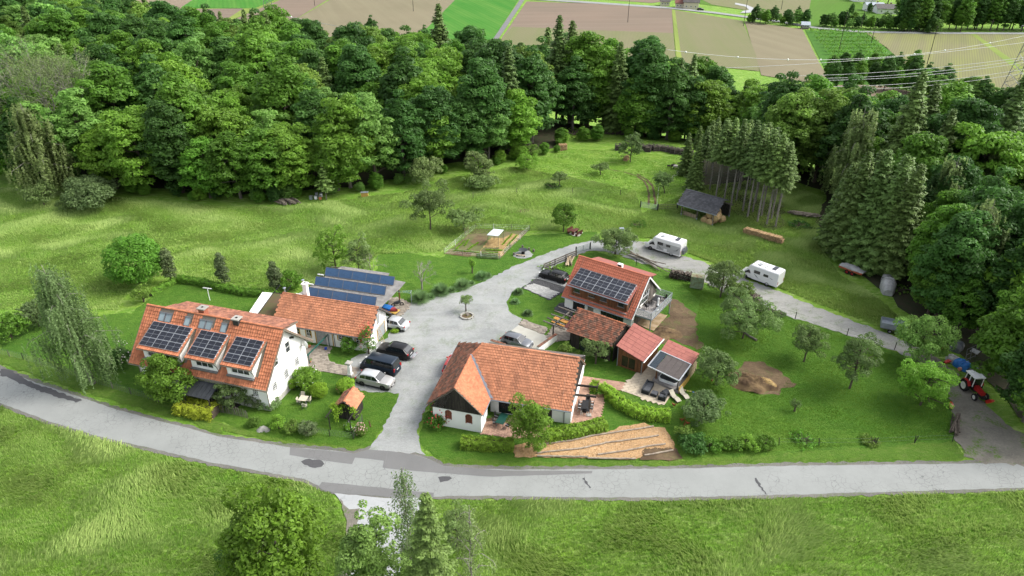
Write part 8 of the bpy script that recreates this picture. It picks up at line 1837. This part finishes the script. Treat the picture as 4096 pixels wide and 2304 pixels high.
o = thing('bucket','small blue bucket on the paved path','bucket',C2p([(765,1008)])[0]); MB().lathe([(.13,.07),(.17,.38),(.15,.38),(.02,.12)], 12).build('bucket', M('blue_plastic', (.02,.08,.5), None, 3, .4, 0), o)
# boat and clutter under carport
bt = thing('boat','small upturned boat with blue and red tarpaulin beside the carport','boat',C2p([(1415,640)])[0],-.5); rings = []
for t in np.linspace(0,1,9): w_ = .62*sin(pi*min(1,t*.75+.25))**.8*(1 if t < .8 else .8); rings.append([((t-.5)*2.6,-w_,.75),((t-.5)*2.6,-w_*.8,1.0),((t-.5)*2.6,0,1.12),((t-.5)*2.6,w_*.8,1.0),((t-.5)*2.6,w_,.75)])
MB().loft(rings[:6]).build('blue_cover', TARPB, bt, True); MB().loft(rings[5:]).build('red_cover', M('red_cover', (.35,.05,.06), None, 3, .6, 0), bt, True); MB().box((0,0,.6),(2.5,1.2,.12)).build('cradle', YELP, bt)
for x in (-.9,.9):
    for y in (-.4,.4): MB().box((x,y,.27),(.07,.07,.55)).build('leg', GREYM, bt)
o = thing('motorcycle','dark motorcycle under a cover beside the boat','motorcycle',C2p([(1450,590)])[0]+np.array([.4,.6,0]),.3)
for x in (-.6,.6): MB().lathe([(.18,-.05),(.29,-.05),(.3,0),(.29,.05),(.18,.05),(.18,-.05)], 14, (x,0,.3), axis='Y').build('wheel', TYRE, o)
MB().loft([[(-.5,-.12,.5),(-.5,.12,.5),(-.5,.12,.75),(-.5,-.12,.75)],[(.1,-.15,.45),(.1,.15,.45),(.1,.15,.85),(.1,-.15,.85)],[(.45,-.08,.6),(.45,.08,.6),(.45,.08,.95),(.45,-.08,.95)]]).build('body', DARKMETAL, o); MB().tube([(.45,-.35,1.0),(.45,.35,1.0)], .02).build('handlebar', ALU, o); MB().tube([(.6,0,.3),(.45,0,1.0)], .03).build('fork', ALU, o)
# roadside rock, planters
o = heap('rock','pale rock with dark plaque in the roadside bed','rock',hz_(215,1290),.75,.5,.5,CONC,9,14); 
# animals: grazing sheep and hens
WOOL = M('sheep_wool', (.72,.68,.6), None, 6, .95, .3); DWOOL = M('dark_wool', (.04,.035,.03), None, 6, .95, .3)
def sheep(label, loc, rz, m_, s=1.):
    o = thing('sheep', label, 'sheep', loc, rz, 'sheep in the pasture'); o.scale = (s,)*3
    MB().loft([[(x,cos(a)*w_,.58+sin(a)*h_) for a in [2*pi*i/12 for i in range(12)]] for x,w_,h_ in ((-.5,.08,.1),(-.42,.2,.22),(-.1,.25,.27),(.25,.22,.26),(.42,.14,.18),(.5,.07,.12))]).build('body', m_, o, True)
    MB().tube([(.42,0,.62),(.6,0,.5),(.68,0,.28),(.74,0,.16)], [.12,.09,.085,.05], 8).build('head', DWOOL if m_ is WOOL else m_, o, True)
    for x,y in ((-.35,-.12),(-.35,.12),(.3,-.12),(.3,.12)): MB().tube([(x,y,.45),(x+(.03 if x > 0 else -.04),y,.25),(x,y,0)], [.06,.035,.03], 6).build('leg', DWOOL, o)
    return o
for X,Y,m_,l,s in ((1740,560,DWOOL,'black sheep grazing left of the white ones',1.1),(1765,568,WOOL,'white sheep, left of the two beside the spruces',1.1),(1800,572,WOOL,'white sheep, right of the two beside the spruces',1.1),(1838,578,DWOOL,'black sheep nearest the spruces',1.1),(1695,553,DWOOL,'small dark lamb left of the sheep',.7)):
    sheep(l, G(2000+X*.3975, 450+Y*.3975), .2, m_, s)
HEN = M('brown_hen_feathers', (.30,.09,.03), (.2,.06,.02), 8, .8, .1)
for i,(X,Y,l) in enumerate(((1325,975,'brown hen by the sprawling tree, uppermost'),(1350,1040,'brown hen, lower left of three'),(1378,1008,'brown hen, right of three'),(1625,575,'brown hen beneath the orchard tree trunk'),(1245,825,'brown hen beside the loungers'))):
    o = thing('hen',l,'hen',C5p([(X,Y)])[0],i*1.4,'brown hens'); o.scale = (1.4,)*3; MB().loft([[(x,cos(a)*w_,z+sin(a)*h_) for a in [2*pi*k/10 for k in range(10)]] for x,z,w_,h_ in ((-.2,.34,.02,.05),(-.12,.25,.07,.08),(0,.22,.1,.1),(.1,.25,.07,.09),(.15,.34,.035,.04),(.17,.4,.03,.03))]).build('body', HEN, o, True)
    MB().ball((.19,0,.42),.035,8,6).build('head', HEN, o, True); MB().box((.19,0,.47),(.05,.012,.04)).build('comb', REDL, o)
    for y in (-.04,.04): MB().tube([(0,y,.15),(.01,y,0)], .01, 5).build('leg', YELP, o)
# ------------------------------------------------------------ valley houses, poles and power lines
def vhouse(name, label, u, v, L, W, he, hr, rz, wallm, roofm, base=VAL, chim=True):
    o = thing(name, label, 'house', DA(u, v, base), rz)
    holes = [(L*t-.5, 1.0, L*t+.5, 2.2) for t in (.2,.5,.8)]
    wall(o, (-L/2,-W/2,0), X_, Z_, [(0,0),(L,0),(L,he),(0,he)], holes, wallm); 
    for h__ in holes: window(o, (-L/2,-W/2,0), X_, Z_, h__, 2, 1, fw=.12, sill=False)
    g = [(W*.5-.5,1.0,W*.5+.5,2.2)]
    wall(o, (L/2,-W/2,0), Y_, Z_, [(0,0),(W,0),(W,he),(W/2,hr),(0,he)], g, wallm); window(o, (L/2,-W/2,0), Y_, Z_, g[0], 2, 1, fw=.12, sill=False)
    wall(o, (-L/2,W/2,0), (0,-1,0), Z_, [(0,0),(W,0),(W,he),(W/2,hr),(0,he)], [], wallm); wall(o, (L/2,W/2,0), (-1,0,0), Z_, [(0,0),(L,0),(L,he),(0,he)], [], wallm)
    e = .6
    for s in (-1,1): MB().slab([(-L/2-e,s*(W/2+e),he-.3),(L/2+e,s*(W/2+e),he-.3),(L/2+e,0,hr+.15),(-L/2-e,0,hr+.15)], .2).build('roof', roofm, o)
    if chim: chimney(o, (L*.2,.6,hr-.5), .7, .7, 1.4)
    return o
CREAMW = M('cream_plaster', (.75,.68,.50), None, 3, .9, 0); GROOF = M('far_grey_roof', (.10,.095,.09), (.13,.12,.115), .5, .8, .1); RROOF = M('far_red_roof', (.28,.12,.09), (.22,.1,.08), .5, .8, .1)
vhouse('house','cream house with dark gable roof beside the valley road',1738,21,10,8,4.6,8.0,-.25,CREAMW,GROOF); vhouse('house','lower cream annex with reddish roof left of the dark-roofed valley house',1712,19,7,7,3.4,6.0,-.25,CREAMW,RROOF,chim=False); vhouse('shed','small cream shed with dark roof left along the valley road',1672,14,6,5,3.2,5.4,-.1,CREAMW,GROOF,chim=False)
vhouse('house','white house with pale flat roof among trees at the top right',2195,27,11,8,4.2,5.2,-.1,WHITEP,ZINC); vhouse('house','long grey-roofed house right of the white one at the top right',2226,33,13,9,3.6,5.6,-.12,WHITEP,GROOF); vhouse('house','white house with brown shutters cut by the top edge',2170,3,16,9,5,8,-.05,WHITEP,GROOF)
vhouse('shed','small grey-roofed shed under the tree by the road corner',2024,72,4,4,2.6,3.8,-.2,GREYW,ZINC,chim=False); vhouse('shed','pale blue-grey shed roof behind the right wood',2460,302,8,6,2.6,3.8,.3,WHITEP,ZINC,chim=False)
def pole(label, u, v, h, r=.17, mat=DARKW, group='wooden poles in the valley'):
    o = thing('utility_pole', label, 'pole', DA(u, v, VAL), 0, group); MB().tube([(0,0,0),(0,0,h)], [r,r*.7], 7).build('pole', mat, o); MB().beam((-.8,0,h-.5),(.8,0,h-.5),.12,.12).build('crossarm', mat, o)
for u,v,h,l in [(1040,29,17,'thin pole in the big tan field left of the green field'),(1579,57,20,'pole in the brown field middle'),(792,15,14,'pole at the hedge of the left brown field'),(1870,66,16,'pole where the hedge meets the valley road'),(2108,138,20,'thick leaning pole in the orchard'),(2190,115,12,'thin pole at the orchard border'),(2332,162,17,'pole in the striped field'),(2164,78,12,'pole at the orchard road corner'),(1965,25,13,'thin pole in the field above the road'),(2292,198,12,'pole behind the hedgerow at the right')]: pole(l,u,v,h)
def pylon(label, p, h, w, arms):
    o = thing('power_pylon', label, 'pylon', p, .3); m = MB(); n_ = 9
    for k in range(n_):
        z0, z1 = h*k/n_, h*(k+1)/n_; w0, w1 = w*(1-.85*k/n_)/2, w*(1-.85*(k+1)/n_)/2
        for a, b in ((-1,-1),(1,-1),(1,1),(-1,1)):
            m.beam((a*w0,b*w0,z0),(a*w1,b*w1,z1),.2,.2); c_, d_ = -b, a; m.beam((a*w0,b*w0,z0),(c_*w1,d_*w1,z1),.12,.12); m.beam((a*w1,b*w1,z1),(c_*w0,d_*w0,z0),.12,.12)
    m.build('lattice', GREYM, o)
    for z, l in arms:
        m = MB(); m.beam((-l,0,z),(l,0,z),.25,.2)
        for s in (-1,1): m.beam((s*l,0,z),(0,0,z+1.6),.12,.12); m.beam((s*l,0,z-1.4),(s*l,0,z),.12,.12)
        m.build('crossarm', GREYM, o)
pylon('steel lattice pylon rising behind the left wood', DA(686,92,VAL), 34, 7, ((20,8),(27,5)))
pb = DA(2556,236,VAL); pylon('steel lattice pylon at the right picture edge', pb, 34, 8, ((26,9),(32,5)))
def wire(label, a, b, sag, r=.10, balls=0, nm='power_line'):
    a, b = V3(tuple(a)), V3(tuple(b)); n_ = 24; pts = [a.lerp(b, i/n_)-a-V3((0,0,sag*4*(i/n_)*(1-i/n_))) for i in range(n_+1)]
    o = thing(nm, label, 'cable', a, 0, 'overhead cables'); MB().tube([(0,0,0)]+pts[1:], r, 4).build('cable', M('cable_aluminium', (.5,.5,.5), None, 3, .5, 0), o)
    for k in range(balls): q = pts[int((k+.7)*n_/balls)]; MB().ball(tuple(q), .3, 8, 6).build('marker', WHITEP, o)
for (u0,v0,u1,v1,l) in [(1820,171,2640,98,'uppermost thick power cable at the right'),(1960,192,2640,135,'second thick power cable at the right'),(2080,197,2640,138,'third thick power cable at the right'),(2080,202,2640,146,'fourth thick power cable at the right'),(2090,218,2640,163,'fifth thick power cable at the right'),(2120,225,2640,172,'lowest thick power cable at the right')]:
    wire(l, DA(u0,v0,0), DA(u1,v1,6), 1.5, .065)
wire('thin overhead earth wire with white markers above the fields', DA(700,35,10), DA(1680,125,10), 4, .06, 12); wire('thin overhead earth wire with white markers at the right', DA(1680,125,10), DA(2640,75,10), 6, .06, 9)
# ------------------------------------------------------------ tall grass of the meadows
def grass(name, poly, n, h, w, seed, mat, zoff=0., dmax=None, excl=(), flow=.9):
    r = np.random.RandomState(seed); xs = [p[0] for p in poly]; ys = [p[1] for p in poly]; X = r.uniform(min(xs), max(xs), n*3); Y = r.uniform(min(ys), max(ys), n*3)
    k = inpoly_np(X, Y, poly)
    for e in excl: k &= ~inpoly_np(X, Y, e)
    X, Y = X[k][:n], Y[k][:n]; n = len(X); pat = np.sin(X*.5+2*np.sin(Y*.31))+np.sin(Y*.9+1.7*np.sin(X*.4)); a = 2.4*np.sin(X*.13+1.1*np.sin(Y*.21))+1.6*np.sin(Y*.17+X*.05)+r.normal(0, .5, n)
    hh = h*(1+.16*pat/2)*r.uniform(.6, 1.3, n); ln = hh*flow*(.5+.5*np.clip(pat, -1, 1))*r.uniform(.6, 1.3, n); z = T(X, Y)+zoff
    sx, sy = -np.sin(a)*w, np.cos(a)*w; tx, ty = X+np.cos(a)*ln, Y+np.sin(a)*ln
    v = np.stack([np.c_[X-sx, Y-sy, z], np.c_[X+sx, Y+sy, z], np.c_[(X+tx)/2+sx*.7, (Y+ty)/2+sy*.7, z+hh*.75], np.c_[tx, ty, z+hh]], 1).reshape(-1, 3)
    tint = np.clip(.48+.13*pat+r.normal(0, .2, n), 0, 1)
    o = link(name, big_mesh(name, v, np.arange(4*n).reshape(n, 4), tint, mat)); tag(o, kind='stuff'); return o
def grassleaf(name, c1, c2):
    m, nt = newmat(name); at = nd(nt, 'Attribute', attribute_name='tint'); nz = noise(nt, wpos(nt), .12, 4, .6, .8)
    c = mixc(nt, math_(nt, 'MULTIPLY', math_(nt, 'ADD', at.outputs['Fac'], nz), .62, True), c1, c2); finish(nt, c, .6, 0, transl=.3, spec=.2); return m
GM1 = grassleaf('meadow_blade', (.093,.213,.020), (.36,.46,.14)); GM2 = grassleaf('lawn_edge_blade', (.06,.16,.010), (.17,.28,.032))
low = [G(u, v+16)[:2] for u, v in RL]
sideroad = [G(*q)[:2] for q in ((1325,1974),(1730,1985),(1670,2060),(1635,2150),(1612,2304),(1600,2500),(1335,2500),(1350,2304),(1385,2185),(1385,2086))]
fg = [tuple(p) for p in low]+[tuple(G(4400,2304)[:2]+np.array([3,-14])), tuple(G(-200,2304)[:2]+np.array([-6,-14]))]
grass('meadow_grass', fg, 230000, .38, .030, 1, GM1, excl=(sideroad,))
mw = [tuple(D(*p)[:2]) for p in [(-60,470),(110,480),(240,492),(400,506),(560,520),(700,522),(900,500),(1010,485),(1150,445),(1290,420),(1400,440),(1600,480),(1620,560),(1500,585),(1330,580),(1180,590),(1110,635),(950,640),(900,700),(700,735),(560,712),(450,695),(340,700),(300,780),(-60,780)]]
grass('meadow_grass', mw, 170000, .30, .045, 2, GM1)
bk = [tuple(D(*p)[:2]) for p in [(1540,575),(1620,535),(1700,500),(1760,470),(1960,450),(2070,500),(2050,600),(2110,690),(2220,760),(2320,850),(2250,838),(2150,800),(2050,762),(1950,720),(1850,682),(1760,648),(1640,600),(1560,598),(1520,585)]]
grass('meadow_grass', bk, 95000, .32, .04, 3, GM1)
ps = [tuple(D(*p)[:2]) for p in [(1300,425),(1420,375),(1560,378),(1740,400),(1740,500),(1620,515),(1440,480),(1190,492)]]
grass('pasture_grass', ps, 26000, .10, .05, 4, GM2, flow=.4)
vg1 = [G(u, v-30)[:2] for u, v in RU]; vg2 = [G(u, v-4)[:2] for u, v in RU]
dwx = [tuple(D(*p)[:2]) for p in [(905,1150),(955,1070),(1060,1050),(1085,1160)]]; tkx = [tuple(D(*p)[:2]) for p in [(2395,1100),(2440,1000),(2800,1000),(2800,1190),(2420,1190)]]
grass('verge_grass', [tuple(p) for p in vg1]+[tuple(p) for p in vg2[::-1]], 26000, .12, .02, 5, GM2, .05, excl=(dwx, tkx), flow=.5)
orch = [tuple(D(*p)[:2]) for p in [(1700,700),(1860,765),(2000,810),(2130,850),(2290,910),(2385,1020),(2390,1105),(1900,1140),(1720,1140),(1700,1000),(1740,880),(1760,760)]]
hx = [tuple(p[:2]) for p in C5p([(1840,530),(1880,440),(1960,380),(2100,360),(2240,420),(2400,540),(2320,640),(2300,700),(2140,715),(1950,640)])]
grass('orchard_grass', orch, 70000, .10, .022, 6, GM2, .03, excl=(hx,), flow=.5)
gl_ = [tuple(D(*p)[:2]) for p in [(560,1065),(800,1000),(900,985),(1003,992),(968,1075),(930,1125),(760,1118),(640,1092)]]
grass('lawn_grass', gl_, 16000, .05, .015, 7, GM2, .04, flow=.3)
